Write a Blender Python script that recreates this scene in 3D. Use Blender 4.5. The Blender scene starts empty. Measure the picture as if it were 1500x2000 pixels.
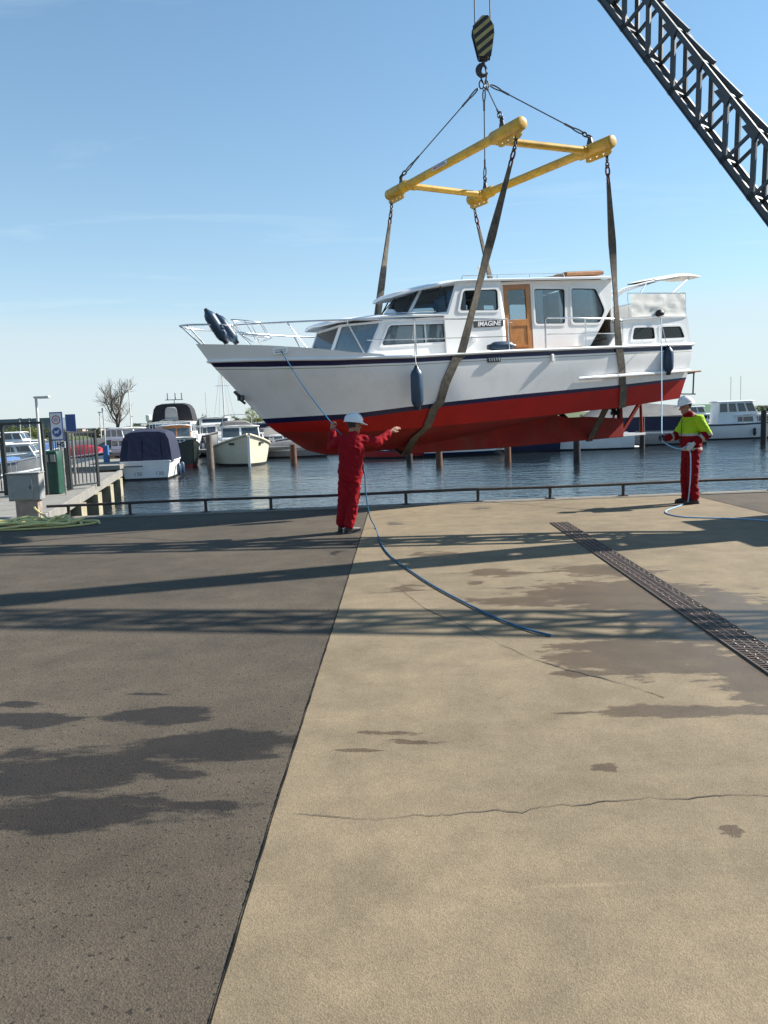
import bpy, bmesh, math, random
from mathutils import Vector, Matrix, Euler, noise
from mathutils.geometry import tessellate_polygon
random.seed(7)
R = math.radians
PI = math.pi
scene = bpy.context.scene
col = scene.collection

# ------------------------------------------------------------------ camera
FPX, CAMH, PITCH, ROLL = 1560.0, 1.62, R(6.65), R(-2.2)
cam_data = bpy.data.cameras.new('camera')
cam = bpy.data.objects.new('camera', cam_data); col.objects.link(cam)
cam_rot = Matrix.Rotation(PI / 2 - PITCH, 3, 'X') @ Matrix.Rotation(ROLL, 3, 'Z')
cam.matrix_world = Matrix.Translation((0, 0, CAMH)) @ cam_rot.to_4x4()
cam_data.sensor_fit = 'VERTICAL'; cam_data.sensor_height = 24.0
cam_data.lens = 24.0 * FPX / 2000.0
cam_data.clip_start = 0.05; cam_data.clip_end = 5000
scene.camera = cam

# ------------------------------------------------------------------ sky, sun, exposure
SUN_AZ, SUN_EL = R(15.5), R(37.5)        # azimuth from +X towards +Y
SDIR = Vector((math.cos(SUN_AZ) * math.cos(SUN_EL), math.sin(SUN_AZ) * math.cos(SUN_EL), math.sin(SUN_EL)))
world = bpy.data.worlds.new('World'); scene.world = world; world.use_nodes = True
wn, wl = world.node_tree.nodes, world.node_tree.links
wn.clear()
w_out = wn.new('ShaderNodeOutputWorld'); w_bg = wn.new('ShaderNodeBackground')
w_sky = wn.new('ShaderNodeTexSky'); w_sky.sky_type = 'NISHITA'; w_sky.sun_disc = False
w_sky.sun_elevation = SUN_EL; w_sky.sun_rotation = PI / 2 - SUN_AZ
w_sky.air_density = 1.0; w_sky.dust_density = 0.3; w_sky.ozone_density = 2.2; w_sky.altitude = 0
w_bg.inputs['Strength'].default_value = 0.070
# thin cirrus wisps and a pale bank of far cloud, laid on the dome by direction
w_tc = wn.new('ShaderNodeTexCoord'); w_sep = wn.new('ShaderNodeSeparateXYZ')
wl.new(w_tc.outputs['Generated'], w_sep.inputs[0])
def wmath(op, a, b=None, clamp=False):
    n = wn.new('ShaderNodeMath'); n.operation = op; n.use_clamp = clamp
    for i, v in enumerate((a, b)):
        if v is None: continue
        if isinstance(v, (int, float)): n.inputs[i].default_value = v
        else: wl.new(v, n.inputs[i])
    return n.outputs[0]
zc = wmath('ADD', wmath('MAXIMUM', w_sep.outputs[2], 0.0), 0.10)
cu = wmath('DIVIDE', w_sep.outputs[0], zc); cv = wmath('DIVIDE', w_sep.outputs[1], zc)
w_cmb = wn.new('ShaderNodeCombineXYZ')
wl.new(wmath('ADD', wmath('MULTIPLY', cu, 0.55), 7.3), w_cmb.inputs[0]); wl.new(wmath('ADD', wmath('MULTIPLY', cv, 1.5), 2.6), w_cmb.inputs[1])
w_n1 = wn.new('ShaderNodeTexNoise'); w_n1.inputs['Scale'].default_value = 1.15
w_n1.inputs['Detail'].default_value = 7; w_n1.inputs['Roughness'].default_value = 0.62; w_n1.inputs['Distortion'].default_value = 0.6
wl.new(w_cmb.outputs[0], w_n1.inputs['Vector'])
w_r1 = wn.new('ShaderNodeMapRange'); w_r1.inputs['From Min'].default_value = 0.565; w_r1.inputs['From Max'].default_value = 0.82
w_r1.inputs['To Max'].default_value = 0.36; wl.new(w_n1.outputs[0], w_r1.inputs['Value'])
w_mix = wn.new('ShaderNodeMix'); w_mix.data_type = 'RGBA'
w_mix.inputs[7].default_value = (7.6, 6.6, 6.4, 1)
wl.new(w_r1.outputs[0], w_mix.inputs[0]); wl.new(w_sky.outputs[0], w_mix.inputs[6])
w_hz = wn.new('ShaderNodeFloatCurve'); cvm = w_hz.mapping; cvm.use_clip = True
for q, (xx, yy) in enumerate(((0.0, 0.90), (0.095, 0.80), (0.15, 0.46), (0.28, 0.24), (0.50, 0.12), (1.0, 0.04))):
    if q == 0: cvm.curves[0].points[0].location = (xx, yy)
    elif q == 5: cvm.curves[0].points[-1].location = (xx, yy)
    else: cvm.curves[0].points.new(xx, yy)
cvm.update()
wl.new(wmath('MAXIMUM', w_sep.outputs[2], 0.0), w_hz.inputs['Value'])
w_wb = wn.new('ShaderNodeMix'); w_wb.data_type = 'RGBA'; w_wb.blend_type = 'MULTIPLY'; w_wb.inputs[0].default_value = 1.0
w_wb.inputs[7].default_value = (0.73, 1.12, 1.20, 1)
wl.new(w_mix.outputs[2], w_wb.inputs[6])
w_mx2 = wn.new('ShaderNodeMix'); w_mx2.data_type = 'RGBA'; w_mx2.inputs[7].default_value = (5.15, 5.65, 5.95, 1)
wl.new(w_hz.outputs[0], w_mx2.inputs[0]); wl.new(w_wb.outputs[2], w_mx2.inputs[6])
wl.new(w_mx2.outputs[2], w_bg.inputs['Color']); wl.new(w_bg.outputs[0], w_out.inputs[0])

sun_data = bpy.data.lights.new('sun', 'SUN'); sun_data.energy = 5.0; sun_data.angle = R(0.53)
sun_data.color = (1.0, 0.945, 0.86)
sun = bpy.data.objects.new('sun', sun_data); col.objects.link(sun)
sun.rotation_euler = (-SDIR).to_track_quat('-Z', 'Y').to_euler(); sun.location = SDIR * 60

scene.view_settings.view_transform = 'Standard'; scene.view_settings.look = 'None'
scene.view_settings.gamma = 1.0; scene.view_settings.exposure = 1.07
scene.render.engine = 'CYCLES'
scene.render.resolution_x = 768; scene.render.resolution_y = 1024

# ------------------------------------------------------------------ layout helpers
WATER = -0.85
def ray(x, y): return cam_rot @ Vector(((x - 750) / FPX, -(y - 1000) / FPX, -1.0))
def gnd(x, y, z=0.0):
    d = ray(x, y); t = (z - CAMH) / d.z
    return Vector((0, 0, CAMH)) + d * t
def atY(x, y, Y):
    d = ray(x, y); return Vector((0, 0, CAMH)) + d * (Y / d.y)

# ------------------------------------------------------------------ materials
def mat(name, c, rough=0.5, metal=0.0, var=0.12, vscale=6.0, bump=0.0, bscale=60.0, spec=0.5, c2=None, c2amt=0.5, c2scale=3.0, emit=None, coat=0.0, detail=4):
    m = bpy.data.materials.new(name); m.use_nodes = True
    nt = m.node_tree; N, L = nt.nodes, nt.links
    b = N['Principled BSDF']
    b.inputs['Roughness'].default_value = rough; b.inputs['Metallic'].default_value = metal
    b.inputs['Specular IOR Level'].default_value = spec
    if coat: b.inputs['Coat Weight'].default_value = coat; b.inputs['Coat Roughness'].default_value = 0.08
    tc = N.new('ShaderNodeTexCoord')
    n = N.new('ShaderNodeTexNoise'); n.inputs['Scale'].default_value = vscale; n.inputs['Detail'].default_value = detail
    L.new(tc.outputs['Object'], n.inputs['Vector'])
    mr = N.new('ShaderNodeMapRange'); mr.inputs['From Min'].default_value = 0.25; mr.inputs['From Max'].default_value = 0.75
    mr.inputs['To Min'].default_value = 1 - var; mr.inputs['To Max'].default_value = 1 + var
    L.new(n.outputs[0], mr.inputs['Value'])
    mx = N.new('ShaderNodeMix'); mx.data_type = 'RGBA'; mx.blend_type = 'MULTIPLY'; mx.inputs[0].default_value = 1.0
    mx.inputs[6].default_value = (*c, 1); L.new(mr.outputs[0], mx.inputs[7])
    if c2:
        n2 = N.new('ShaderNodeTexNoise'); n2.inputs['Scale'].default_value = c2scale; n2.inputs['Detail'].default_value = 6
        n2.inputs['Roughness'].default_value = 0.65
        L.new(tc.outputs['Object'], n2.inputs['Vector'])
        r2 = N.new('ShaderNodeMapRange'); r2.inputs['From Min'].default_value = 0.48; r2.inputs['From Max'].default_value = 0.72
        r2.inputs['To Max'].default_value = c2amt; L.new(n2.outputs[0], r2.inputs['Value'])
        m2 = N.new('ShaderNodeMix'); m2.data_type = 'RGBA'; m2.inputs[6].default_value = (*c, 1); m2.inputs[7].default_value = (*c2, 1)
        L.new(r2.outputs[0], m2.inputs[0]); L.new(m2.outputs[2], mx.inputs[6])
    L.new(mx.outputs[2], b.inputs['Base Color'])
    if bump:
        n3 = N.new('ShaderNodeTexNoise'); n3.inputs['Scale'].default_value = bscale; n3.inputs['Detail'].default_value = 5
        L.new(tc.outputs['Object'], n3.inputs['Vector'])
        bp = N.new('ShaderNodeBump'); bp.inputs['Strength'].default_value = bump; bp.inputs['Distance'].default_value = 0.02
        L.new(n3.outputs[0], bp.inputs['Height']); L.new(bp.outputs[0], b.inputs['Normal'])
    if emit:
        b.inputs['Emission Color'].default_value = (*c, 1); b.inputs['Emission Strength'].default_value = emit
    return m
def glass_mat(name, tint=(0.80, 0.85, 0.87), rough=0.02):
    m = bpy.data.materials.new(name); m.use_nodes = True
    N, L = m.node_tree.nodes, m.node_tree.links; N.clear()
    o = N.new('ShaderNodeOutputMaterial'); mx = N.new('ShaderNodeMixShader'); t = N.new('ShaderNodeBsdfTransparent')
    g = N.new('ShaderNodeBsdfGlossy'); f = N.new('ShaderNodeFresnel'); f.inputs['IOR'].default_value = 1.5
    t.inputs['Color'].default_value = (*tint, 1); g.inputs['Roughness'].default_value = rough
    ad = N.new('ShaderNodeMath'); ad.operation = 'MULTIPLY'; ad.inputs[1].default_value = 1.6; ad.use_clamp = True
    L.new(f.outputs[0], ad.inputs[0]); L.new(ad.outputs[0], mx.inputs[0]); L.new(t.outputs[0], mx.inputs[1]); L.new(g.outputs[0], mx.inputs[2])
    L.new(mx.outputs[0], o.inputs[0])
    return m
MT = {}
MT['white'] = mat('white_gelcoat', (0.84, 0.835, 0.82), 0.28, var=0.04, vscale=2.0, coat=0.25)
MT['hullwhite'] = mat('white_hull_paint', (0.82, 0.81, 0.80), 0.30, var=0.04, vscale=1.2, c2=(0.58, 0.54, 0.46), c2amt=0.35, c2scale=1.8, coat=0.2)
MT['navy'] = mat('navy_paint', (0.008, 0.010, 0.055), 0.30, var=0.15)
MT['gold'] = mat('gold_line', (0.40, 0.33, 0.20), 0.4)
MT['red'] = mat('red_antifouling', (0.38, 0.012, 0.008), 0.62, spec=0.25, var=0.16, vscale=2.5, c2=(0.24, 0.012, 0.009), c2amt=0.5, c2scale=1.2, bump=0.08, bscale=40)
MT['darkred'] = mat('weathered_shaded_red_antifouling', (0.25, 0.020, 0.015), 0.75, spec=0.25, var=0.22, vscale=3.0, c2=(0.13, 0.045, 0.035), c2amt=0.7, c2scale=1.6, bump=0.15, bscale=40)  # faded bottom paint, colour also darkened for shade on the downward-facing underside
MT['wood'] = mat('varnished_wood', (0.42, 0.17, 0.035), 0.35, var=0.25, vscale=9, coat=0.3)
MT['teak'] = mat('teak', (0.30, 0.13, 0.05), 0.6, var=0.25, vscale=12)
MT['steel'] = mat('polished_steel', (0.62, 0.63, 0.64), 0.25, 1.0, var=0.05)
MT['darksteel'] = mat('dark_steel', (0.05, 0.05, 0.055), 0.45, 0.6, var=0.25, vscale=20)
MT['rubber'] = mat('black_rubber', (0.018, 0.018, 0.02), 0.6, var=0.2)
MT['fender'] = mat('blue_fender_vinyl', (0.018, 0.045, 0.085), 0.42, var=0.22, vscale=8)
MT['fendercap'] = mat('dark_fender_end', (0.012, 0.016, 0.03), 0.4)
MT['curtain'] = mat('curtain_cloth', (0.88, 0.88, 0.88), 0.9, var=0.08)
MT['canvas'] = mat('white_canvas', (0.80, 0.78, 0.72), 0.85, var=0.08, vscale=5, bump=0.15, bscale=9)
MT['interior'] = mat('cabin_interior', (0.10, 0.07, 0.045), 0.7, var=0.2)
MT['ceiling'] = mat('cabin_lining', (0.42, 0.40, 0.37), 0.8)
MT['glass'] = glass_mat('window_glass')
MT['darkglass'] = mat('far_window_glass', (0.035, 0.045, 0.055), 0.08, var=0.3, vscale=3, spec=0.8)
MT['yellow'] = mat('yellow_paint', (0.62, 0.36, 0.035), 0.42, var=0.10, vscale=4, c2=(0.22, 0.12, 0.04), c2amt=0.65, c2scale=4.5, bump=0.06)
MT['crane'] = mat('dark_grey_paint', (0.050, 0.060, 0.070), 0.5, var=0.25, vscale=3, c2=(0.07, 0.05, 0.035), c2amt=0.4, c2scale=4)
MT['strap'] = mat('worn_webbing', (0.13, 0.112, 0.088), 0.9, var=0.35, vscale=14, c2=(0.05, 0.045, 0.035), c2amt=0.85, c2scale=6, bump=0.5, bscale=120)
MT['wire'] = mat('wire_rope', (0.075, 0.085, 0.10), 0.5, 0.5, var=0.3, vscale=40)
MT['rustlink'] = mat('worn_chain', (0.10, 0.035, 0.03), 0.6, 0.4, var=0.4, vscale=30)
MT['bluerope'] = mat('blue_rope', (0.02, 0.12, 0.24), 0.85, var=0.45, vscale=60, bump=0.6, bscale=150)
MT['paleblue'] = mat('pale_blue_rope', (0.25, 0.42, 0.60), 0.85, var=0.3, vscale=60)
MT['whiterope'] = mat('white_cord', (0.6, 0.6, 0.57), 0.9)

# ------------------------------------------------------------------ mesh builder
class MB:
    def __init__(s): s.v = []; s.f = []; s.m = []
    def add(s, v, f, mi=0):
        o = len(s.v); s.v.extend(Vector(p) for p in v)
        for q in f: s.f.append(tuple(o + i for i in q)); s.m.append(mi)
        return s
    def box(s, c, d, rot=None, mi=0):
        c = Vector(c); hx, hy, hz = (k / 2 for k in d)
        vs = [Vector((x, y, z)) for x in (-hx, hx) for y in (-hy, hy) for z in (-hz, hz)]
        if rot is not None: vs = [rot @ v for v in vs]
        return s.add([c + v for v in vs], [(0, 1, 3, 2), (4, 6, 7, 5), (0, 4, 5, 1), (2, 3, 7, 6), (0, 2, 6, 4), (1, 5, 7, 3)], mi)
    def bar(s, p, q, w, h=None, up=(0, 0, 1), mi=0):
        p, q = Vector(p), Vector(q); h = h or w; d = (q - p); l = d.length; d.normalize()
        up = Vector(up)
        if abs(d.dot(up)) > 0.98: up = Vector((1, 0, 0))
        a = d.cross(up).normalized(); b = a.cross(d)
        return s.box((p + q) / 2, (l, w, h), Matrix((d, a, b)).transposed(), mi)
    def tube(s, pts, r, n=8, closed=False, cap=True, mi=0):
        pts = [Vector(p) for p in pts]; k = len(pts)
        rr = r if isinstance(r, (list, tuple)) else [r] * k
        rings = []; prev = None
        for i, p in enumerate(pts):
            a = pts[(i - 1) % k] if (closed or i > 0) else pts[i]
            b = pts[(i + 1) % k] if (closed or i < k - 1) else pts[i]
            t = (b - a).normalized() if (b - a).length > 1e-9 else Vector((0, 0, 1))
            if prev is None:
                u = Vector((0, 0, 1)) if abs(t.z) < 0.9 else Vector((1, 0, 0))
                u = (u - t * u.dot(t)).normalized()
            else:
                u = prev - t * prev.dot(t)
                u = u.normalized() if u.length > 1e-6 else Vector((1, 0, 0))
            prev = u; w = t.cross(u)
            rings.append([p + (u * math.cos(2 * PI * j / n) + w * math.sin(2 * PI * j / n)) * rr[i] for j in range(n)])
        vs = [v for g in rings for v in g]; fs = []
        for i in range(k if closed else k - 1):
            o, o2 = i * n, ((i + 1) % k) * n
            fs += [(o + j, o + (j + 1) % n, o2 + (j + 1) % n, o2 + j) for j in range(n)]
        if cap and not closed: fs += [tuple(reversed(range(n))), tuple((k - 1) * n + j for j in range(n))]
        return s.add(vs, fs, mi)
    def lathe(s, prof, n=16, o=(0, 0, 0), rot=None, mi=0):
        o = Vector(o); vs = []; fs = []
        for r, z in prof:
            for j in range(n):
                v = Vector((r * math.cos(2 * PI * j / n), r * math.sin(2 * PI * j / n), z))
                vs.append(o + (rot @ v if rot is not None else v))
        for i in range(len(prof) - 1):
            fs += [(i * n + j, i * n + (j + 1) % n, (i + 1) * n + (j + 1) % n, (i + 1) * n + j) for j in range(n)]
        fs += [tuple(reversed(range(n))), tuple((len(prof) - 1) * n + j for j in range(n))]
        return s.add(vs, fs, mi)
    def ball(s, c, r, n=12, k=8, rot=None, mi=0):
        if isinstance(r, (int, float)): r = (r, r, r)
        c = Vector(c); vs = []; fs = []
        for i in range(k + 1):
            t = PI * i / k
            for j in range(n):
                a = 2 * PI * j / n
                v = Vector((r[0] * math.sin(t) * math.cos(a), r[1] * math.sin(t) * math.sin(a), r[2] * math.cos(t)))
                vs.append(c + (rot @ v if rot is not None else v))
        for i in range(k):
            for j in range(n):
                q = (i * n + j, (i + 1) * n + j, (i + 1) * n + (j + 1) % n, i * n + (j + 1) % n)
                fs.append(q)
        return s.add(vs, fs, mi)
    def grid(s, rows, mi=0, flip=False, wrap=False, mfun=None):
        nr, nc = len(rows), len(rows[0]); o = len(s.v)
        s.v.extend(Vector(p) for r_ in rows for p in r_)
        for i in range(nr - 1):
            for j in range(nc if wrap else nc - 1):
                j2 = (j + 1) % nc
                q = (o + i * nc + j, o + i * nc + j2, o + (i + 1) * nc + j2, o + (i + 1) * nc + j)
                s.f.append(tuple(reversed(q)) if flip else q); s.m.append(mfun(i, j) if mfun else mi)
        return s
    def panel(s, outer, holes, fn, th, mi=0):
        """flat panel with holes: 2D loops mapped by fn(u, v, w) with w = 0 outside face, w = th inside face"""
        loops = [outer] + list(holes); flat = [p for l in loops for p in l]
        tris = tessellate_polygon([[Vector((p[0], p[1], 0)) for p in l] for l in loops])
        n = len(flat)
        vs = [Vector(fn(p[0], p[1], 0)) for p in flat] + [Vector(fn(p[0], p[1], th)) for p in flat]
        fs = [tuple(t) for t in tris] + [tuple(n + i for i in reversed(t)) for t in tris]
        o = 0
        for l in loops:
            k = len(l)
            fs += [(o + i, o + (i + 1) % k, n + o + (i + 1) % k, n + o + i) for i in range(k)]
            o += k
        return s.add(vs, fs, mi)
    def prism(s, poly, fn, th, mi=0): return s.panel(poly, [], fn, th, mi)
    def build(s, name, mats, parent=None, smooth=None, bevel=0.0, seg=2, fix=True):
        me = bpy.data.meshes.new(name)
        me.from_pydata([tuple(v) for v in s.v], [], s.f)
        if not isinstance(mats, (list, tuple)): mats = [mats]
        for m in mats: me.materials.append(MT[m] if isinstance(m, str) else m)
        if len(mats) > 1: me.polygons.foreach_set('material_index', s.m)
        if fix:
            bm = bmesh.new(); bm.from_mesh(me)
            bmesh.ops.remove_doubles(bm, verts=bm.verts, dist=1e-5)
            bmesh.ops.dissolve_degenerate(bm, dist=1e-6, edges=bm.edges)
            bmesh.ops.recalc_face_normals(bm, faces=bm.faces); bm.to_mesh(me); bm.free()
        if smooth:
            me.polygons.foreach_set('use_smooth', [True] * len(me.polygons)); me.set_sharp_from_angle(angle=R(smooth))
        o = bpy.data.objects.new(name, me); col.objects.link(o)
        if parent: o.parent = parent
        if bevel:
            b = o.modifiers.new('bevel', 'BEVEL'); b.width = bevel; b.segments = seg; b.limit_method = 'ANGLE'; b.angle_limit = R(40)
            b.harden_normals = False
        return o
def tag(o, label, cat, group=None, kind=None):
    if label: o['label'] = label
    if cat: o['category'] = cat
    if group: o['group'] = group
    if kind: o['kind'] = kind
    return o
def thing(name, label, cat, loc=(0, 0, 0), rz=0.0, group=None):
    o = bpy.data.objects.new(name, None); col.objects.link(o); o.empty_display_size = 0.2
    o.location = loc; o.rotation_euler = (0, 0, rz)
    return tag(o, label, cat, group)
def struct(o): o['kind'] = 'structure'; return o
def linked(src, name, parent, loc=None, rot=None):
    o = bpy.data.objects.new(name, src.data); col.objects.link(o)
    if parent: o.parent = parent
    if loc is not None: o.location = loc
    if rot is not None: o.rotation_euler = rot
    return o
def rounded(poly, r, n=4):
    out = []; k = len(poly)
    for i in range(k):
        p0, p, p1 = (Vector((*poly[j % k], 0)) for j in (i - 1, i, i + 1))
        a, b = (p0 - p), (p1 - p); rr = min(r, a.length * 0.45, b.length * 0.45)
        A, B = p + a.normalized() * rr, p + b.normalized() * rr
        for t in range(n + 1):
            u = t / n; q = A * (1 - u) ** 2 + p * 2 * u * (1 - u) + B * u * u; out.append((q.x, q.y))
    return out
def inset(poly, d):
    c = Vector((sum(p[0] for p in poly) / len(poly), sum(p[1] for p in poly) / len(poly)))
    k = len(poly); area = sum(poly[i][0] * poly[(i + 1) % k][1] - poly[(i + 1) % k][0] * poly[i][1] for i in range(k))
    sg = 1 if area > 0 else -1; out = []
    for i in range(k):
        a, p, b = Vector(poly[i - 1]), Vector(poly[i]), Vector(poly[(i + 1) % k])
        e1, e2 = (p - a).normalized(), (b - p).normalized()
        n1, n2 = Vector((-e1.y, e1.x)) * sg, Vector((-e2.y, e2.x)) * sg
        m = (n1 + n2); den = 1 + n1.dot(n2)
        q = p + m * (d / max(den, 0.3)); out.append((q.x, q.y))
    return out
def lerp(a, b, t): return a + (b - a) * t
def interp(xs, ys, x):
    if x <= xs[0]: return ys[0]
    for i in range(len(xs) - 1):
        if x <= xs[i + 1]:
            t = (x - xs[i]) / (xs[i + 1] - xs[i]); return lerp(ys[i], ys[i + 1], t)
    return ys[-1]
def smooth_path(pts, n=8):
    pts = [Vector(p) for p in pts]; out = []
    for i in range(len(pts) - 1):
        p0, p1, p2, p3 = pts[max(i - 1, 0)], pts[i], pts[i + 1], pts[min(i + 2, len(pts) - 1)]
        for j in range(n):
            t = j / n
            out.append(0.5 * ((2 * p1) + (p2 - p0) * t + (2 * p0 - 5 * p1 + 4 * p2 - p3) * t * t + (3 * p1 - p0 - 3 * p2 + p3) * t ** 3))
    out.append(pts[-1]); return out
def text_mesh(txt, size, name, material, parent, fn, depth=0.002, shear=0.0, bold=0.0):
    c = bpy.data.curves.new(name, 'FONT'); c.body = txt; c.size = size; c.align_x = 'CENTER'; c.align_y = 'CENTER'
    c.extrude = depth; c.shear = shear; c.offset = bold; c.resolution_u = 3
    t = bpy.data.objects.new(name + '_tmp', c); col.objects.link(t)
    dg = bpy.context.evaluated_depsgraph_get(); me = bpy.data.meshes.new_from_object(t.evaluated_get(dg))
    bpy.data.objects.remove(t); bpy.data.curves.remove(c)
    for v in me.vertices: v.co = Vector(fn(v.co.x, v.co.y, v.co.z))
    me.materials.clear(); me.materials.append(MT[material]); me.name = name
    o = bpy.data.objects.new(name, me); col.objects.link(o); o.parent = parent
    return o
# ================================================================== the setting
def ellipse_mask(N, L, coord, ell):
    """soft union of warped ellipses on the ground; each (cx, cy, rx, ry, degrees, strength)"""
    tot = None
    for cx, cy, rx, ry, dg, st in ell:
        mp = N.new('ShaderNodeMapping'); mp.vector_type = 'TEXTURE'
        mp.inputs['Location'].default_value = (cx, cy, 0); mp.inputs['Rotation'].default_value = (0, 0, R(dg))
        mp.inputs['Scale'].default_value = (rx, ry, 1); L.new(coord, mp.inputs['Vector'])
        ln = N.new('ShaderNodeVectorMath'); ln.operation = 'LENGTH'; L.new(mp.outputs[0], ln.inputs[0])
        mr = N.new('ShaderNodeMapRange'); mr.clamp = True; mr.inputs['From Min'].default_value = 1.7; mr.inputs['From Max'].default_value = 0.0
        mr.inputs['To Min'].default_value = -0.7 ; mr.inputs['To Max'].default_value = 0.25 + 0.75 * st; L.new(ln.outputs['Value'], mr.inputs['Value'])
        if tot is None: tot = mr.outputs[0]
        else:
            a = N.new('ShaderNodeMath'); a.operation = 'MAXIMUM'; L.new(tot, a.inputs[0]); L.new(mr.outputs[0], a.inputs[1]); tot = a.outputs[0]
    return tot
def px_ell(px, py, wx, wy, st, tilt=0.0):
    """stain measured on the ground between its left/right and near/far ends"""
    a, b = gnd(px - wx, py + tilt), gnd(px + wx, py - tilt); c, d = gnd(px, py - wy), gnd(px, py + wy); m = (c + d) / 2
    m2 = (a + b) / 2
    return (m2.x, m.y, (b - a).length / 2, (c - d).length / 2, math.degrees(math.atan2(b.y - a.y, b.x - a.x)), st)
def ground_mat(name, c_dark, c_light, stains, agg_scale, agg_amt, rough, wetrough, wetmul, warp=0.25, tint2=None, bumpd=0.004, edge=0.2, pits=0):
    m = bpy.data.materials.new(name); m.use_nodes = True
    N, L = m.node_tree.nodes, m.node_tree.links; b = N['Principled BSDF']
    tc = N.new('ShaderNodeTexCoord'); co = tc.outputs['Object']
    def nz(scale, det=5, ro=0.55):
        n = N.new('ShaderNodeTexNoise'); n.inputs['Scale'].default_value = scale; n.inputs['Detail'].default_value = det
        n.inputs['Roughness'].default_value = ro; L.new(co, n.inputs['Vector']); return n
    big = nz(0.55, 6, 0.6); mid = nz(3.2, 6, 0.65); fine = nz(agg_scale, 2, 0.6)
    vo = N.new('ShaderNodeTexVoronoi'); vo.inputs['Scale'].default_value = agg_scale * 0.8; L.new(co, vo.inputs['Vector'])
    def mixc(f, a, c, blend='MIX'):
        x = N.new('ShaderNodeMix'); x.data_type = 'RGBA'; x.blend_type = blend
        for s_, v in ((0, f), (6, a), (7, c)):
            if isinstance(v, (int, float)): x.inputs[s_].default_value = v
            elif isinstance(v, tuple): x.inputs[s_].default_value = (*v, 1)
            else: L.new(v, x.inputs[s_])
        return x.outputs[2]
    def rng(v, a, c, lo=0.0, hi=1.0):
        r_ = N.new('ShaderNodeMapRange'); r_.inputs['From Min'].default_value = a; r_.inputs['From Max'].default_value = c
        r_.inputs['To Min'].default_value = lo; r_.inputs['To Max'].default_value = hi; L.new(v, r_.inputs['Value']); return r_.outputs[0]
    base = mixc(rng(big.outputs[0], 0.3, 0.7), c_dark, c_light)
    base = mixc(1.0, base, mixc(rng(mid.outputs[0], 0.3, 0.7), (0.80, 0.80, 0.80), (1.16, 1.16, 1.16)), 'MULTIPLY')
    base = mixc(1.0, base, mixc(rng(vo.outputs['Color'], 0.0, 1.0), (1 - agg_amt,) * 3, (1 + agg_amt,) * 3), 'MULTIPLY')
    base = mixc(rng(fine.outputs[0], 0.70, 0.80, 0, 0.55), base, tint2 or (0.4, 0.38, 0.35))
    if pits:
        pn = nz(pits, 1, 0.5); base = mixc(rng(pn.outputs[0], 0.665, 0.70, 0, 0.8), base, (0.010, 0.009, 0.008))
    # dusty streaks
    st = N.new('ShaderNodeMapping'); st.inputs['Scale'].default_value = (0.35, 2.2, 1); L.new(co, st.inputs['Vector'])
    sn = N.new('ShaderNodeTexNoise'); sn.inputs['Scale'].default_value = 1.1; sn.inputs['Detail'].default_value = 7; L.new(st.outputs[0], sn.inputs['Vector'])
    base = mixc(rng(sn.outputs[0], 0.52, 0.75, 0, 0.30), base, mixc(1.0, base, (0.66, 0.63, 0.60), 'MULTIPLY'))
    # pale scuffs and scratches, running two ways, and small blotches
    for ang_, sy_, lo_, am_ in ((38, 22, 0.66, 0.30), (-24, 30, 0.68, 0.24)):
        sm2 = N.new('ShaderNodeMapping'); sm2.inputs['Rotation'].default_value = (0, 0, R(ang_)); sm2.inputs['Scale'].default_value = (0.9, sy_, 1); L.new(co, sm2.inputs['Vector'])
        sn2 = N.new('ShaderNodeTexNoise'); sn2.inputs['Scale'].default_value = 1.3; sn2.inputs['Detail'].default_value = 3; L.new(sm2.outputs[0], sn2.inputs['Vector'])
        base = mixc(rng(sn2.outputs[0], lo_, lo_ + 0.10, 0, am_), base, mixc(1.0, base, (1.5, 1.5, 1.52), 'MULTIPLY'))
    bl_ = nz(11.0, 4, 0.7)
    base = mixc(rng(bl_.outputs[0], 0.56, 0.70, 0, 0.35), base, mixc(1.0, base, (0.72, 0.70, 0.68), 'MULTIPLY'))
    # warped coordinates give the wet patches ragged rims
    wv = N.new('ShaderNodeTexNoise'); wv.inputs['Scale'].default_value = 1.7; wv.inputs['Detail'].default_value = 8; wv.inputs['Roughness'].default_value = 0.68
    wm = N.new('ShaderNodeMapping'); wm.inputs['Scale'].default_value = (0.8, 1.5, 1); L.new(co, wm.inputs['Vector']); L.new(wm.outputs[0], wv.inputs['Vector'])
    sb = N.new('ShaderNodeVectorMath'); sb.operation = 'SUBTRACT'; sb.inputs[1].default_value = (0.5, 0.5, 0.5); L.new(wv.outputs['Color'], sb.inputs[0])
    sc = N.new('ShaderNodeVectorMath'); sc.operation = 'MULTIPLY'; sc.inputs[1].default_value = (warp * 3.2, warp, 0); L.new(sb.outputs[0], sc.inputs[0])
    ad = N.new('ShaderNodeVectorMath'); ad.operation = 'ADD'; L.new(co, ad.inputs[0]); L.new(sc.outputs[0], ad.inputs[1])
    core = ellipse_mask(N, L, ad.outputs[0], stains)
    s1 = N.new('ShaderNodeMapping'); s1.inputs['Scale'].default_value = (1.0, 2.4, 1); L.new(co, s1.inputs['Vector'])
    s2 = N.new('ShaderNodeTexNoise'); s2.inputs['Scale'].default_value = 3.2; s2.inputs['Detail'].default_value = 9; s2.inputs['Roughness'].default_value = 0.66; L.new(s1.outputs[0], s2.inputs['Vector'])
    nn_ = N.new('ShaderNodeMath'); nn_.operation = 'MULTIPLY_ADD'; nn_.inputs[1].default_value = 2.3; nn_.inputs[2].default_value = -1.15; L.new(s2.outputs[0], nn_.inputs[0])
    sm_ = N.new('ShaderNodeMath'); sm_.operation = 'ADD'; L.new(core, sm_.inputs[0]); L.new(nn_.outputs[0], sm_.inputs[1])
    wet = rng(sm_.outputs[0], 0.03, edge)
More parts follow.
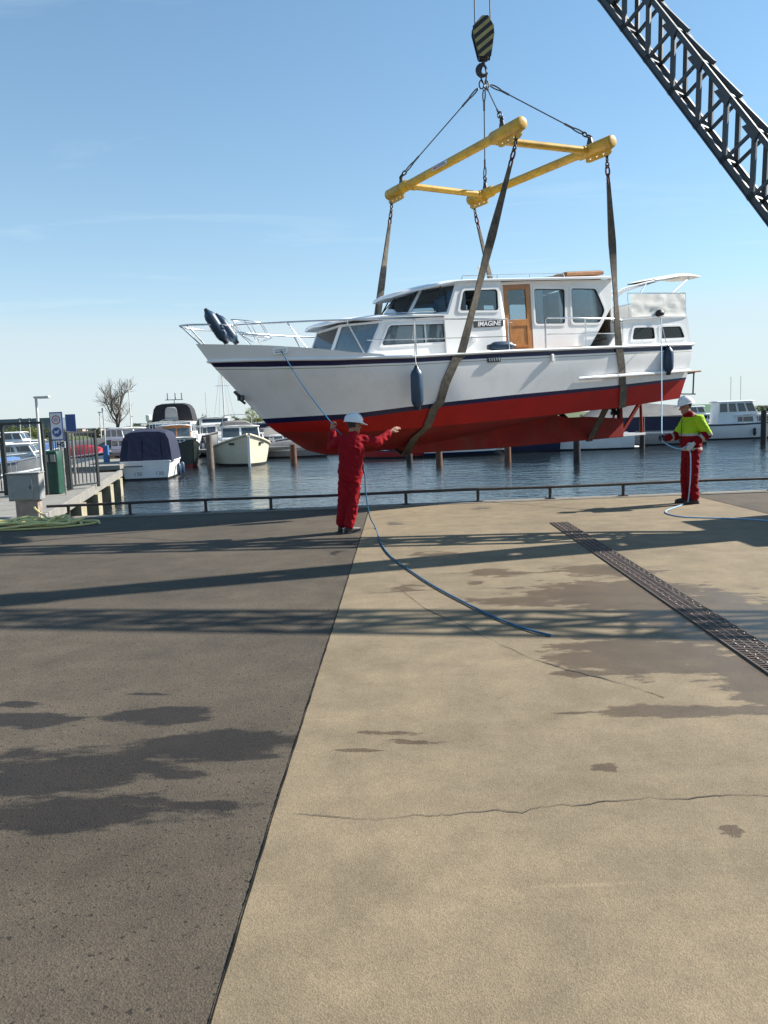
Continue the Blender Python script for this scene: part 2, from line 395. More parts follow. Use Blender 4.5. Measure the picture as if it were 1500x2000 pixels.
    base2 = mixc(wet, base, mixc(1.0, base, wetmul, 'MULTIPLY'))
    L.new(base2, b.inputs['Base Color'])
    rr = N.new('ShaderNodeMix'); rr.inputs[2].default_value = rough; rr.inputs[3].default_value = wetrough
    L.new(wet, rr.inputs[0]); L.new(rr.outputs[0], b.inputs['Roughness'])
    bp = N.new('ShaderNodeBump'); bp.inputs['Strength'].default_value = 0.9; bp.inputs['Distance'].default_value = bumpd
    L.new(vo.outputs['Distance'], bp.inputs['Height'])
    bp2 = N.new('ShaderNodeBump'); bp2.inputs['Strength'].default_value = 0.5; bp2.inputs['Distance'].default_value = bumpd * 1.2
    L.new(fine.outputs[0], bp2.inputs['Height']); L.new(bp.outputs[0], bp2.inputs['Normal']); L.new(bp2.outputs[0], b.inputs['Normal'])
    b.inputs['Specular IOR Level'].default_value = 0.35
    return m
asphalt_stains = [px_ell(305, 1397, 120, 18, 1.0), px_ell(60, 1406, 120, 18, 0.9), px_ell(50, 1376, 70, 7, 0.6), px_ell(290, 1356, 45, 4, 0.5), px_ell(40, 1470, 70, 12, 0.7, 8),
                  px_ell(130, 1512, 260, 48, 1.1, 22), px_ell(420, 1460, 220, 36, 1.1, 10), px_ell(330, 1515, 130, 12, 0.5, 5),
                  px_ell(150, 1592, 250, 38, 1.1, 6), px_ell(400, 1572, 130, 12, 0.75, 6), px_ell(-60, 1600, 140, 34, 0.9), px_ell(655, 1080, 15, 6, 0.6)]
concrete_stains = [px_ell(850, 1085, 60, 10, 0.55), px_ell(965, 1120, 90, 9, 0.7), px_ell(930, 1140, 25, 7, 0.6), px_ell(1180, 1115, 120, 14, 0.75), px_ell(1230, 1165, 230, 34, 1.0),
                   px_ell(1020, 1175, 150, 12, 0.6), px_ell(1370, 1195, 190, 50, 1.0), px_ell(1480, 1240, 180, 60, 1.0), px_ell(1260, 1285, 210, 42, 1.0), px_ell(1140, 1315, 90, 10, 0.7), px_ell(1420, 1300, 130, 20, 0.9),
                   px_ell(1500, 1360, 90, 55, 1.0), px_ell(1320, 1393, 190, 14, 1.0), px_ell(1120, 1396, 50, 5, 0.6), px_ell(770, 1435, 110, 8, 0.55), px_ell(810, 1450, 70, 6, 0.6), px_ell(690, 1468, 80, 4, 0.4),
                   px_ell(1192, 1503, 26, 9, 0.85), px_ell(1395, 1628, 28, 13, 0.95), px_ell(770, 1024, 22, 4, 0.6), px_ell(940, 994, 25, 4, 0.6), px_ell(790, 1150, 40, 10, 0.5), px_ell(1390, 1556, 8, 3, 0.9)]
MT['asphalt'] = ground_mat('asphalt', (0.050, 0.040, 0.028), (0.088, 0.071, 0.051), asphalt_stains, 190, 0.34, 0.88, 0.6, (0.29, 0.26, 0.235), 0.10, (0.20, 0.18, 0.16), 0.0022, 0.32, 40)
MT['concrete'] = ground_mat('concrete', (0.148, 0.116, 0.073), (0.214, 0.166, 0.104), concrete_stains, 240, 0.24, 0.85, 0.36, (0.56, 0.50, 0.44), 0.16, (0.30, 0.26, 0.19), 0.0012, 0.2, 0)
MT['coping'] = mat('concrete_coping', (0.20, 0.18, 0.15), 0.85, var=0.2, vscale=5, bump=0.3, bscale=40)
MT['quaywall'] = mat('quay_wall_concrete', (0.20, 0.185, 0.16), 0.9, var=0.3, vscale=2, bump=0.5, bscale=12)
MT['joint'] = mat('joint_sealant', (0.016, 0.014, 0.012), 0.95, spec=0.1)
MT['crack'] = mat('crack_shadow', (0.05, 0.042, 0.035), 0.95)
EDGE = 15.0
quay = MB()
quay.add([(-90, -60, 0), (90, -60, 0), (90, EDGE - 0.32, 0), (-90, EDGE - 0.32, 0)], [(0, 1, 2, 3)])
struct(quay.build('asphalt_pavement', 'asphalt', fix=False))
XJ0, XJ1, XR = -0.27, -0.52, 5.69
apron = MB()
def xj(y): return interp((2.0, 3.26, 6.58, 13.75), (-0.524, -0.505, -0.425, -0.275), y)
n = 80; ys = [lerp(-12, EDGE - 0.33, (i / n)) for i in range(n + 1)]
apron.grid([[(xj(y), y, 0.006), (2.5, y, 0.006), (XR, y, 0.006)] for y in ys])
ap = struct(apron.build('concrete_apron', 'concrete', fix=False))
# sealed joints between slab and asphalt
jm = MB(); rows = []
for i in range(700):
    y = lerp(1.2, EDGE - 0.34, (i / 699) ** 1.3); w = -0.001 + 0.004 * noise.noise((0, y * 4, 0)) + 0.006 * max(0, noise.noise((5, y * 30, 0))); x = xj(y)
    rows.append([(x - w - 0.004, y, 0.0085), (x + 0.002 + 0.004 * noise.noise((3, y * 5, 0)), y, 0.0085)])
jm.grid(rows); jm.build('joint', 'joint', ap, fix=False)
jm = MB(); rows = []
for i in range(40):
    y = lerp(3, EDGE - 0.34, i / 39); rows.append([(XR - 0.005, y, 0.0085), (XR + 0.012, y, 0.0085)])
jm.grid(rows); jm.build('joint', 'joint', ap, fix=False)
def crack(pts, w, seed):
    c = MB(); P = [gnd(*p) for p in pts]; fine = []
    for i in range(len(P) - 1):
        k = max(6, int((P[i + 1] - P[i]).length / 0.035))
        fine += [P[i].lerp(P[i + 1], j / k) for j in range(k)]
    rows = []
    for i, p in enumerate(fine):
        d = noise.noise((i * 0.22, seed, 0)) * 0.035 + noise.noise((i * 0.9, seed, 4)) * 0.022
        ww = w * max(0.22, 0.60 + 1.2 * noise.noise((i * 0.13, seed, 9)))
        rows.append([(p.x, p.y + d - ww, 0.0095), (p.x, p.y + d + ww, 0.0095)])
    c.grid(rows); return c.build('crack', 'crack', ap, fix=False)
crack([(575, 1594), (700, 1601), (830, 1598), (880, 1592), (1010, 1589), (1070, 1581), (1200, 1567), (1380, 1560), (1500, 1558), (1560, 1557)], 0.0030, 3.7)
crack([(765, 1112), (778, 1150), (830, 1190), (900, 1222), (960, 1252), (1030, 1285), (1110, 1310), (1240, 1345), (1310, 1370)], 0.012, 5.2)
crack([(745, 1040), (742, 1085), (765, 1112)], 0.010, 6.2)
crack([(825, 990), (822, 1030)], 0.008, 7.2)
crack([(720, 1160), (900, 1150), (1080, 1152)], 0.004, 8.4)
# coping and quay wall
c = MB(); x = -8.0; 
cop = None
for i in range(12):
    x0 = -9.0 + i * 2.5
    b = MB().box((x0 + 1.25, EDGE - 0.15, -0.09), (2.488, 0.34, 0.21))
    o = b.build('coping_stone', 'coping', None, bevel=0.012) if cop is None else linked(cop, 'coping_stone', None)
    if cop is None:
        wall = struct(MB().box((0, EDGE - 0.20, -2.1), (180, 0.30, 3.8)).build('quay_wall', 'quaywall')); cop = o
    else: o.location = (i * 2.5, 0, 0)
    o.parent = wall
# water
wm = bpy.data.materials.new('harbour_water'); wm.use_nodes = True
N, L = wm.node_tree.nodes, wm.node_tree.links; b = N['Principled BSDF']
b.inputs['Base Color'].default_value = (0.012, 0.018, 0.022, 1); b.inputs['Roughness'].default_value = 0.07; b.inputs['IOR'].default_value = 1.333
tc = N.new('ShaderNodeTexCoord'); prev = None
gust = N.new('ShaderNodeTexNoise'); gust.inputs['Scale'].default_value = 0.09; gust.inputs['Detail'].default_value = 4; L.new(tc.outputs['Object'], gust.inputs['Vector'])
for sc, det, sx, sy, dist, stg in ((0.5, 3, 0.8, 1.0, 0.16, 0.7), (2.0, 4, 0.7, 1.2, 0.11, 0.8), (6.0, 3, 0.75, 1.2, 0.03, 0.8)):
    mp = N.new('ShaderNodeMapping'); mp.inputs['Scale'].default_value = (sx, sy, 1); mp.inputs['Rotation'].default_value = (0, 0, R(14 * sc)); L.new(tc.outputs['Object'], mp.inputs['Vector'])
    nz = N.new('ShaderNodeTexNoise'); nz.inputs['Scale'].default_value = sc; nz.inputs['Detail'].default_value = det; L.new(mp.outputs[0], nz.inputs['Vector'])
    bp = N.new('ShaderNodeBump'); bp.inputs['Strength'].default_value = stg; bp.inputs['Distance'].default_value = dist
    gm_ = N.new('ShaderNodeMapRange'); gm_.inputs['From Min'].default_value = 0.35; gm_.inputs['From Max'].default_value = 0.65; gm_.inputs['To Min'].default_value = stg * 0.35; gm_.inputs['To Max'].default_value = stg; L.new(gust.outputs[0], gm_.inputs['Value']); L.new(gm_.outputs[0], bp.inputs['Strength'])
    L.new(nz.outputs[0], bp.inputs['Height'])
    if prev: L.new(prev, bp.inputs['Normal'])
    prev = bp.outputs[0]
L.new(prev, b.inputs['Normal']); MT['water'] = wm
struct(MB().add([(-900, EDGE - 0.3, WATER), (900, EDGE - 0.3, WATER), (900, 900, WATER), (-900, 900, WATER)], [(0, 1, 2, 3)]).build('water', 'water', fix=False))
# far shore
MT['grass'] = mat('grass', (0.060, 0.085, 0.022), 0.9, var=0.35, vscale=0.6, c2=(0.11, 0.10, 0.035), c2amt=0.7, c2scale=0.15, bump=0.6, bscale=6)
MT['earth'] = mat('bank_earth', (0.06, 0.055, 0.045), 0.95, var=0.3, vscale=1.0)
rows = []
for i in range(61):
    x = -420 + i * 14
    y0 = 128 + 7 * noise.noise((x * 0.02, 1, 0)) if x < 20 else 118 + 5 * noise.noise((x * 0.02, 1, 0))
    hh = 1.3 + 0.5 * noise.noise((x * 0.015, 5, 0))
    rows.append([(x, y0 - 2, WATER - 0.6), (x, y0, WATER + 0.25), (x, y0 + 3, WATER + 0.7), (x, y0 + 16, 0.1), (x, y0 + 40, hh * 0.35), (x, y0 + 80, hh * 0.4), (x, 1500, 0.2), (x, 2600, 0.2)])
struct(MB().grid(rows, flip=True, mfun=lambda i, j: 1 if j == 0 else 0).build('far_shore', ['grass', 'earth'], smooth=60))
# ================================================================== the hoisted motor yacht
YPOS, YROT = Vector((1.495, 16.04, 1.524)), Euler((0, R(3.1), R(206)))
yacht = thing('motor_yacht', 'white steel motor yacht with red bottom hanging in slings above the quay edge', 'yacht', YPOS)
yacht.rotation_euler = YROT
YM = Matrix.Translation(YPOS) @ YROT.to_matrix().to_4x4()
def warp(p, ye=None):
    # gentle symmetric fairing of the drawn lines: lengthens the shoulders, lifts the bottom
    x, y, z = p[0], abs(p[1]) if ye is None else ye, p[2]
    B_ = (1, x, y, z, x * y, x * z, y * z, x * x, x * x * y, x * x * z, y * y)
    cu_ = (0.19563, 1.03004, 0.2289, -0.006, -0.00277, -0.00053, 0.00034, -0.01346, -0.00153, 2e-05, 0.00137)
    cv_ = (0.14512, 0.01462, 0.01144, 0.93596, -0.00062, -0.01264, -0.00494, -0.00026, 1e-05, 0.00023, -0.00024)
    return Vector((sum(a * b for a, b in zip(B_, cu_)), p[1], sum(a * b for a, b in zip(B_, cv_))))
def YW(p): return YM @ warp(p)
STOP = ((-5, -3.07, -0.85, 1.21, 2.62, 3.79, 4.78), (1.02, 1.06, 1.11, 1.13, 1.20, 1.30, 1.385))
SBOT = ((-5, -3.07, -0.84, 1.2, 2.63, 3.8, 4.70), (0.935, 0.97, 1.015, 1.04, 1.10, 1.19, 1.29))
BTOP = ((-4.9, -3.1, -0.85, 0.74, 2.22, 3.87), (0.37, 0.315, 0.29, 0.25, 0.18, 0.22))
BBOT = ((-4.9, -3.1, -0.84, 0.75, 2.23, 3.80), (0.325, 0.25, 0.21, 0.17, 0.085, 0.12))
CHIN = ((-4.75, -3.2, -1.5, 0.2, 2.2, 3.62), (-0.06, -0.14, -0.17, -0.19, -0.19, -0.05))
KEEL = ((-4.75, -4, -2.2, -0.5, 0.9, 2.3, 2.7, 3.05), (-0.02, -0.08, -0.24, -0.50, -0.62, -0.64, -0.60, -0.48))
def z_of(tab): return lambda x: interp(tab[0], tab[1], x)
sb, st_ = z_of(SBOT), z_of(STOP)
HROWS = [  # x at transom, x at stem, z(x), half beam, where the bow taper starts, its power, half beam at transom
    (-4.75, 3.05, z_of(KEEL), 0.03, 0, 2, 0.03),
    (-4.75, 3.33, lambda x: 0.45 * z_of(KEEL)(x) + 0.55 * z_of(CHIN)(x), 0.74, -0.4, 1.8, 0.66),
    (-4.77, 3.62, z_of(CHIN), 1.38, -0.3, 1.9, 1.27),
    (-4.88, 3.80, z_of(BBOT), 1.50, 0.0, 2.0, 1.34),
    (-4.90, 3.87, z_of(BTOP), 1.51, 0.0, 2.0, 1.345),
    (-4.95, 4.22, lambda x: 0.55 * z_of(BTOP)(x) + 0.45 * (sb(x)), 1.56, 0.2, 2.1, 1.39),
    (-4.98, 4.46, lambda x: 0.22 * z_of(BTOP)(x) + 0.78 * (sb(x) - 0.05), 1.585, 0.3, 2.15, 1.41),
    (-4.99, 4.665, lambda x: sb(x) - 0.048, 1.60, 0.4, 2.2, 1.42),
    (-4.99, 4.675, lambda x: sb(x) - 0.034, 1.60, 0.4, 2.2, 1.42),
    (-5.0, 4.70, sb, 1.60, 0.4, 2.2, 1.42),
    (-5.0, 4.78, st_, 1.605, 0.45, 2.2, 1.425)]
def row_pt(r, x):
    x0, xe, zf, Bm, xm, pw, Bt = HROWS[r]
    if x <= -3: y = lerp(Bm, Bt, ((-3 - x) / (-3 - x0)) ** 1.6)
    elif x <= xm: y = Bm
    else: y = Bm * (1 - ((x - xm) / (xe - xm)) ** pw)
    return Vector((x, max(y, 0.02) if r else y, zf(x)))
def hull_rows(side):
    ns = 56; out = []
    for r in range(len(HROWS)):
        x0, xe = HROWS[r][:2]; row = []
        for i in range(ns + 1):
            u = i / ns; u = u if u < 0.5 else 0.5 + 0.5 * (1 - (1 - (u - 0.5) * 2) ** 1.35)
            p = row_pt(r, lerp(x0, xe, u)); row.append(Vector((p.x, p.y * side, p.z)))
        out.append(row)
    return out
hb = MB(); HM = [1, 1, 0, 2, 3, 3, 3, 4, 3, 2]
for s in (1, -1):
    hb.grid(hull_rows(s), mfun=lambda i, j: HM[i])
pr, sr = hull_rows(1), hull_rows(-1)
hb.grid([[pr[i][0], sr[i][0]] for i in range(len(HROWS))], mfun=lambda i, j: HM[i])          # transom
hb.grid([[pr[i][-1], sr[i][-1]] for i in range(len(HROWS))], mfun=lambda i, j: HM[i])        # stem bar
hull = hb.build('hull', ['red', 'darkred', 'navy', 'hullwhite', 'gold'], yacht, smooth=28)
# keel plate with open aperture, stern post, heel and stock
kp = [(1.16, -0.56), (0.95, -0.75), (-1.45, -0.815), (-4.15, -0.83), (-4.15, -0.42), (-3.7, -0.36), (-3.3, -0.31), (-2.75, -0.29), (-2.55, -0.22), (-2.5, -0.16), (-0.5, -0.42)]
MB().prism(kp, lambda u, v, w: (u, 0.06 - w, v), 0.12).build('keel', 'darkred', hull, bevel=0.01)
g = MB(); g.bar((-4.12, 0, -0.80), (-4.12, 0, -0.05), 0.10, 0.07); g.build('stern_post', 'darkred', hull)
g = MB(); g.bar((-4.10, 0, -0.79), (-4.72, 0, -0.80), 0.10, 0.05); g.build('heel_bar', MT['hullwhite'], hull)
g = MB(); g.tube([(-4.66, 0, -0.82), (-4.66, 0, -0.02)], 0.03); g.build('rudder_stock', MT['darkred'], hull)
g = MB(); g.bar((-4.14, 0, -0.74), (-4.62, 0.0, -0.12), 0.06, 0.06); g.build('rudder_strut', 'darkred', hull)
g = MB(); rotp = Matrix.Rotation(PI / 2, 3, 'Y')
g.lathe([(0.02, -0.12), (0.05, -0.05), (0.05, 0.08)], 10, (-4.0, 0, -0.28), rotp)
for k in range(3):
    a = 2 * PI * k / 3 + 0.5; rt = Matrix.Rotation(a, 3, 'X') @ Matrix.Rotation(0.5, 3, 'Z')
    g.ball(Vector((-4.0, 0, -0.28)) + rt @ Vector((0, 0, 0.09)), (0.015, 0.05, 0.09), 8, 6, rt)
g.build('propeller', MT['darksteel'], hull, smooth=50)
# bulwark at the bow, rub rail, aft strake, deck
def sheer(x, k=1.0): p = row_pt(10, x); return Vector((p.x, p.y * k, p.z))
BW = ((1.72, 1.83, 2.34, 3.05, 3.76, 4.39, 5.0), (1.16, 1.235, 1.31, 1.45, 1.57, 1.66, 1.75))
for s in (1, -1):
    rows = []
    for k in range(7):
        t = k / 6; row = []
        for i in range(49):
            u = i / 48; x = lerp(1.62, 4.78, u); p = sheer(x)
            top = interp(*BW, lerp(1.72, 5.0, u)) if u > 0 else 1.16
            if u < 0.06: top = p.z + 0.01 + (interp(*BW, lerp(1.72, 5.0, 0.06)) - p.z) * math.sqrt(u / 0.06)
            q = Vector((lerp(x, lerp(1.62, 5.0, u), t), p.y * (1 + 0.015 * t), lerp(p.z + 0.005, top, t)))
            row.append((q.x, max(q.y, 0.012) * s, q.z))
        rows.append(row)
    inn = [[(x, (abs(y) - 0.03 if abs(y) > 0.05 else 0.006) * s, z) for x, y, z in rows[k]] for k in range(6, -1, -1)]
    b_ = MB(); b_.grid(rows + inn); b_.build('bulwark', MT['white'], hull, smooth=40)
    g = MB(); g.tube([Vector((sheer(x).x, (sheer(x).y + 0.012) * s, sheer(x).z + 0.018)) for x in [lerp(-5.03, 4.80, i / 60) for i in range(61)]], 0.030, 8)
    g.build('rub_rail', MT['white'], hull, smooth=60)
    rs = []
    for i in range(25):
        x = lerp(-4.93, -2.28, i / 24); p = row_pt(5, x); q = row_pt(6, x)
        w = 0.085 * min(1, (24 - i) / 3 + 0.05); y = p.y * s; z = 0.50
        rs.append([(x, y, z + 0.045), (x, y + w * s, z + 0.012), (x, y + w * s, z - 0.012), (x, y, z - 0.03)])
    g = MB(); g.grid(rs); g.add(rs[0], [(0, 1, 2, 3)]); g.build('aft_strake', MT['white'], hull, smooth=30)
dk = MB(); rows = []
for i in range(60):
    x = lerp(-5.0, 4.76, i / 59); p = sheer(x, 0.985); rows.append([(x, p.y * t, p.z + 0.012 + 0.03 * (1 - t * t)) for t in (-1, -0.5, 0, 0.5, 1)])
dk.grid(rows); dk.build('deck', MT['white'], yacht, smooth=40)

# ---- cabins: walls with window openings
def side_wall(name, outer, holes, y, th=0.04, m='white', parent=yacht, curtains=(), mirror=True, rnd=0.05, glass='glass', lining=False):
    for s in ((1, -1) if mirror else (1,)):
        hs = [rounded(h, rnd) for h in holes]
        fn = lambda u, v, w, s=s: (u, (y - w) * s, v)
        w_ = MB(); w_.panel(outer, hs, fn, th); wall_ = w_.build(name, m, parent, smooth=30)
        if lining: MB().panel(inset(outer, 0.02), hs, lambda u, v, w, s=s: (u, (y - th - 0.003 - w) * s, v), 0.012).build('cabin_lining', 'interior', parent)
        for k, h in enumerate(holes):
            big, small = rounded(inset(h, -0.028), rnd + 0.02), rounded(inset(h, 0.012), rnd)
            f_ = MB(); f_.panel(big, [small], lambda u, v, w, s=s: (u, (y + 0.014 - w) * s, v), 0.03)
            wo = f_.build('window', m, wall_, smooth=30)
            MB().prism(rounded(inset(h, 0.004), rnd), lambda u, v, w, s=s: (u, (y - 0.012 - w) * s, v), 0.005).build('glass', glass, wall_)
            MB().panel(rounded(inset(h, 0.010), rnd), [rounded(inset(h, 0.026), rnd)], lambda u, v, w, s=s: (u, (y + 0.004 - w) * s, v), 0.012).build('window_seal', 'rubber', wall_)
        for (x0, x1, z0, z1) in curtains:
            cu_ = MB(); nn = 28; rr_ = []
            for i in range(nn + 1):
                x = lerp(x0, x1, i / nn); d = 0.014 * math.sin(i * 1.35 + s) + 0.01 * noise.noise((x * 9, s, 0))
                rr_.append([(x + 0.006 * math.sin(i * 0.7 + j), (y - 0.032 + d * (0.5 + 0.15 * j)) * s, lerp(z1, z0, j / 3)) for j in range(4)])
            cu_.grid(rr_); cu_.build('curtain', 'curtain', yacht, smooth=60, fix=False)
def quad_wall(name, P, parent=yacht, marg=0.045, th=0.03, m='white', curtain=False, mull=None):
    """raked pane between four corners P (bottom left, bottom right, top right, top left seen from outside)"""
    P = [Vector(p) for p in P]; c = sum(P, Vector()) / 4
    nrm = (P[1] - P[0]).cross(P[3] - P[0]).normalized()
    def bl(u, v, w): return P[0] * (1 - u) * (1 - v) + P[1] * u * (1 - v) + P[2] * u * v + P[3] * (1 - u) * v - nrm * w
    wu = ((P[1] - P[0]).length + (P[2] - P[3]).length) / 2; hv = (P[3] - P[0]).length
    a, b_ = marg / wu, marg / hv
    hole = [(a, b_), (1 - a, b_), (1 - a, 1 - b_), (a, 1 - b_)]
    w_ = MB(); w_.panel([(0, 0), (1, 0), (1, 1), (0, 1)], [hole], bl, th); fr = w_.build(name, m, parent)
    MB().prism([(a * .9, b_ * .9), (1 - a * .9, b_ * .9), (1 - a * .9, 1 - b_ * .9), (a * .9, 1 - b_ * .9)], lambda u, v, w: bl(u, v, w + 0.012), 0.005).build('glass', 'glass', fr)
    if curtain:
        cu_ = MB(); rr_ = []
        for i in range(29):
            u = i / 28; d = 0.034 + 0.010 * math.sin(i * 1.4)
            rr_.append([bl(u, j / 3, d) for j in range(4)])
        cu_.grid(rr_); cu_.build('curtain', 'curtain', yacht, smooth=60, fix=False)
    return fr
DZ = 1.10
# trunk cabin
side_wall('trunk_wall', [(-0.30, DZ), (1.98, 1.12), (1.54, 1.90), (-0.30, 1.90)], [[(-0.16, 1.41), (1.64, 1.41), (1.44, 1.80), (0.02, 1.77)]], 1.10,
          curtains=[(0.0, 0.68, 1.36, 1.84), (0.75, 1.62, 1.36, 1.84)], rnd=0.07)
for s in (1, -1):
    g = MB(); g.box((0.72, 1.098 * s, 1.60), (0.035, 0.02, 0.40)); g.build('window_divider', 'steel', yacht)
quad_wall('trunk_front', [(2.46, -0.56, 1.20), (2.46, 0.56, 1.20), (2.14, 0.56, 1.91), (2.14, -0.56, 1.91)], curtain=True)
quad_wall('trunk_front', [(2.46, 0.56, 1.20), (1.95, 1.10, 1.14), (1.55, 1.10, 1.89), (2.14, 0.56, 1.91)], curtain=True)
quad_wall('trunk_front', [(1.95, -1.10, 1.14), (2.46, -0.56, 1.20), (2.14, -0.56, 1.91), (1.55, -1.10, 1.89)], curtain=True)
def roof(name, outline, z0, crown, th, parent=yacht, lip=0.03, m='white', zf=None):
    """crowned roof from a half outline of (x, y) going aft; thickness th"""
    tb = MB(); rows_t, rows_b = [], []
    for x, y in outline:
        zb = zf(x) if zf else z0
        rt, rb = [], []
        for k in range(-6, 7):
            t = k / 6; zz = zb + crown * (1 - t * t) * min(1, y / outline[-1][1])
            e = th * (1 - max(0, abs(t) - 0.83) * 2.5)
            rt.append((x, y * t, zz + e)); rb.append((x, y * t * 0.995, zz))
        rows_t.append(rt); rows_b.append(rb[::-1])
    loops = [a + b_ for a, b_ in zip(rows_t, rows_b)]
    tb.grid(loops, wrap=True); nq = len(loops[0])
    tb.add(loops[0], [tuple(range(nq))]); tb.add(loops[-1], [tuple(range(nq))])
    return tb.build(name, m, parent, smooth=35)
roof('trunk_roof', [(2.46, 0.30), (2.42, 0.50), (2.30, 0.70), (2.0, 0.95), (1.6, 1.15), (1.2, 1.16), (0.2, 1.16), (-0.2, 1.16)], 1.90, 0.10, 0.055,
     zf=lambda x: 1.905 + (0.03 * math.sin(max(0, x - 0.6)) if x < 2.2 else 0.03 - (x - 2.2) * 0.10))
# wheelhouse
YF, YA = 1.16, 1.05
side_wall('wheelhouse_wall', [(-0.86, DZ), (0.34, DZ), (0.34, 1.92), (0.26, 1.93), (0.02, 2.53), (-0.86, 2.52)], [[(-0.80, 1.95), (0.04, 1.98), (-0.07, 2.38), (-0.80, 2.38)]], YF, rnd=0.06, lining=True,
          curtains=[(-0.14, 0.06, 1.95, 2.40)])
for s in (1, -1):
    g = MB(); g.prism([(-0.86, YF), (-0.99, YA), (-0.99, YA - 0.05), (-0.86, YF - 0.06)], lambda u, v, w, s=s: (u, v * s, DZ + w), 1.42); g.build('wheelhouse_wall', 'white', yacht)
W2 = [(-2.31, 1.63), (-1.64, 1.66), (-1.64, 2.37), (-2.34, 2.34)]
W3 = [(-3.09, 1.61), (-2.46, 1.64), (-2.46, 2.35), (-3.04, 2.32), (-3.23, 1.87)]
side_wall('wheelhouse_wall', [(-2.80, DZ), (-1.58, DZ), (-1.58, 2.52), (-3.40, 2.48), (-3.37, 1.92), (-2.98, 1.34)], [W2, W3], YA, rnd=0.06, lining=True,
          curtains=[(-1.86, -1.62, 1.62, 2.38), (-2.33, -2.22, 1.62, 2.36), (-3.2, -2.93, 1.62, 2.32)])
for s in (1, -1):
    g = MB(); g.prism([(-0.99, 2.46), (-1.58, 2.46), (-1.58, 2.52), (-0.99, 2.52)], lambda u, v, w, s=s: (u, (YA - w) * s, v), 0.05); g.build('wheelhouse_wall', 'white', yacht)
    dr = MB(); dr.panel([(-1.575, 1.15), (-0.995, 1.15), (-0.995, 2.455), (-1.575, 2.455)], [[(-1.48, 1.78), (-1.09, 1.78), (-1.09, 2.36), (-1.48, 2.36)]], lambda u, v, w, s=s: (u, (YA - 0.005 - w) * s, v), 0.045)
    door = dr.build('door', 'wood', yacht, bevel=0.006)
    MB().box((-1.285, (YA - 0.03) * s, 2.07), (0.41, 0.006, 0.60)).build('glass', 'glass', door)
    MB().panel([(-1.49, 1.24), (-1.08, 1.24), (-1.08, 1.68), (-1.49, 1.68)], [[(-1.46, 1.27), (-1.11, 1.27), (-1.11, 1.65), (-1.46, 1.65)]], lambda u, v, w, s=s: (u, (YA + 0.008 - w) * s, v), 0.014).build('moulding', 'wood', door)
    MB().tube([(-1.05, (YA + 0.0) * s, 1.72), (-1.05, (YA + 0.04) * s, 1.72), (-1.12, (YA + 0.04) * s, 1.72)], 0.009).build('handle', 'steel', door)
    MB().box((-1.75, 1.22 * s, 1.145), (1.55, 0.22, 0.03)).build('teak_step', 'teak', yacht, bevel=0.006)
quad_wall('windscreen', [(0.80, -0.56, 1.97), (0.80, 0.56, 1.97), (0.44, 0.56, 2.54), (0.44, -0.56, 2.54)])
quad_wall('windscreen', [(0.80, 0.56, 1.97), (0.24, 1.15, 1.95), (0.02, 1.15, 2.53), (0.44, 0.56, 2.54)])
quad_wall('windscreen', [(0.24, -1.15, 1.95), (0.80, -0.56, 1.97), (0.44, -0.56, 2.54), (0.02, -1.15, 2.53)])
wr = roof('wheelhouse_roof', [(0.96, 0.30), (0.92, 0.52), (0.75, 0.72), (0.40, 0.98), (0.05, 1.20), (-0.3, 1.21), (-1.5, 1.21), (-3.3, 1.20), (-3.46, 1.15)], 2.52, 0.09, 0.055,
          zf=lambda x: (2.525 - max(0, -x - 0.3) * 0.014) - (0.115 * max(0, x + 0.05) ** 1.4))
MB().box((-3.40, 0, 1.95), (0.04, 2.06, 1.1)).build('wheelhouse_wall', 'white', yacht)
for s in (1, -1):   # wipers
    g = MB(); g.tube([(0.47, 0.45 * s, 2.50), (0.72, 0.52 * s, 2.22)], 0.010, 6); g.tube([(0.60, 0.50 * s, 2.42), (0.80, 0.53 * s, 2.10)], 0.014, 6); g.build('wiper', 'rubber', yacht)
    g = MB(); g.tube([(0.27, 0.98 * s, 2.50), (0.40, 1.10 * s, 2.22)], 0.010, 6); g.build('wiper', 'rubber', yacht)
MB().box((-1.6, 0, 2.50), (3.2, 2.0, 0.02)).build('cabin_headlining', 'ceiling', yacht)
MB().box((-3.36, 0, 1.95), (0.02, 2.0, 1.05)).build('cabin_lining', 'interior', yacht)
# interior: sole, dash, seat backs, lining
MB().box((-1.2, 0, 1.30), (4.2, 1.96, 0.04)).build('cabin_sole', 'interior', yacht)
MB().box((0.45, 0, 1.86), (0.5, 1.7, 0.10)).build('dashboard', 'interior', yacht, bevel=0.02)
MB().box((-2.75, 0.1, 1.58), (0.35, 1.5, 0.5)).build('seat', 'interior', yacht, bevel=0.05)
MB().box((-0.8, -0.45, 1.65), (0.4, 0.6, 0.7)).build('helm_seat', MT['rubber'], yacht, bevel=0.06)
g = MB(); g.tube([(0.18 + 0.05 * math.cos(t), -0.4 + 0.2 * math.cos(t), 2.0 + 0.19 * math.sin(t)) for t in [2 * PI * k / 20 for k in range(20)]], 0.014, 6, closed=True); g.build('steering_wheel', 'wood', yacht)
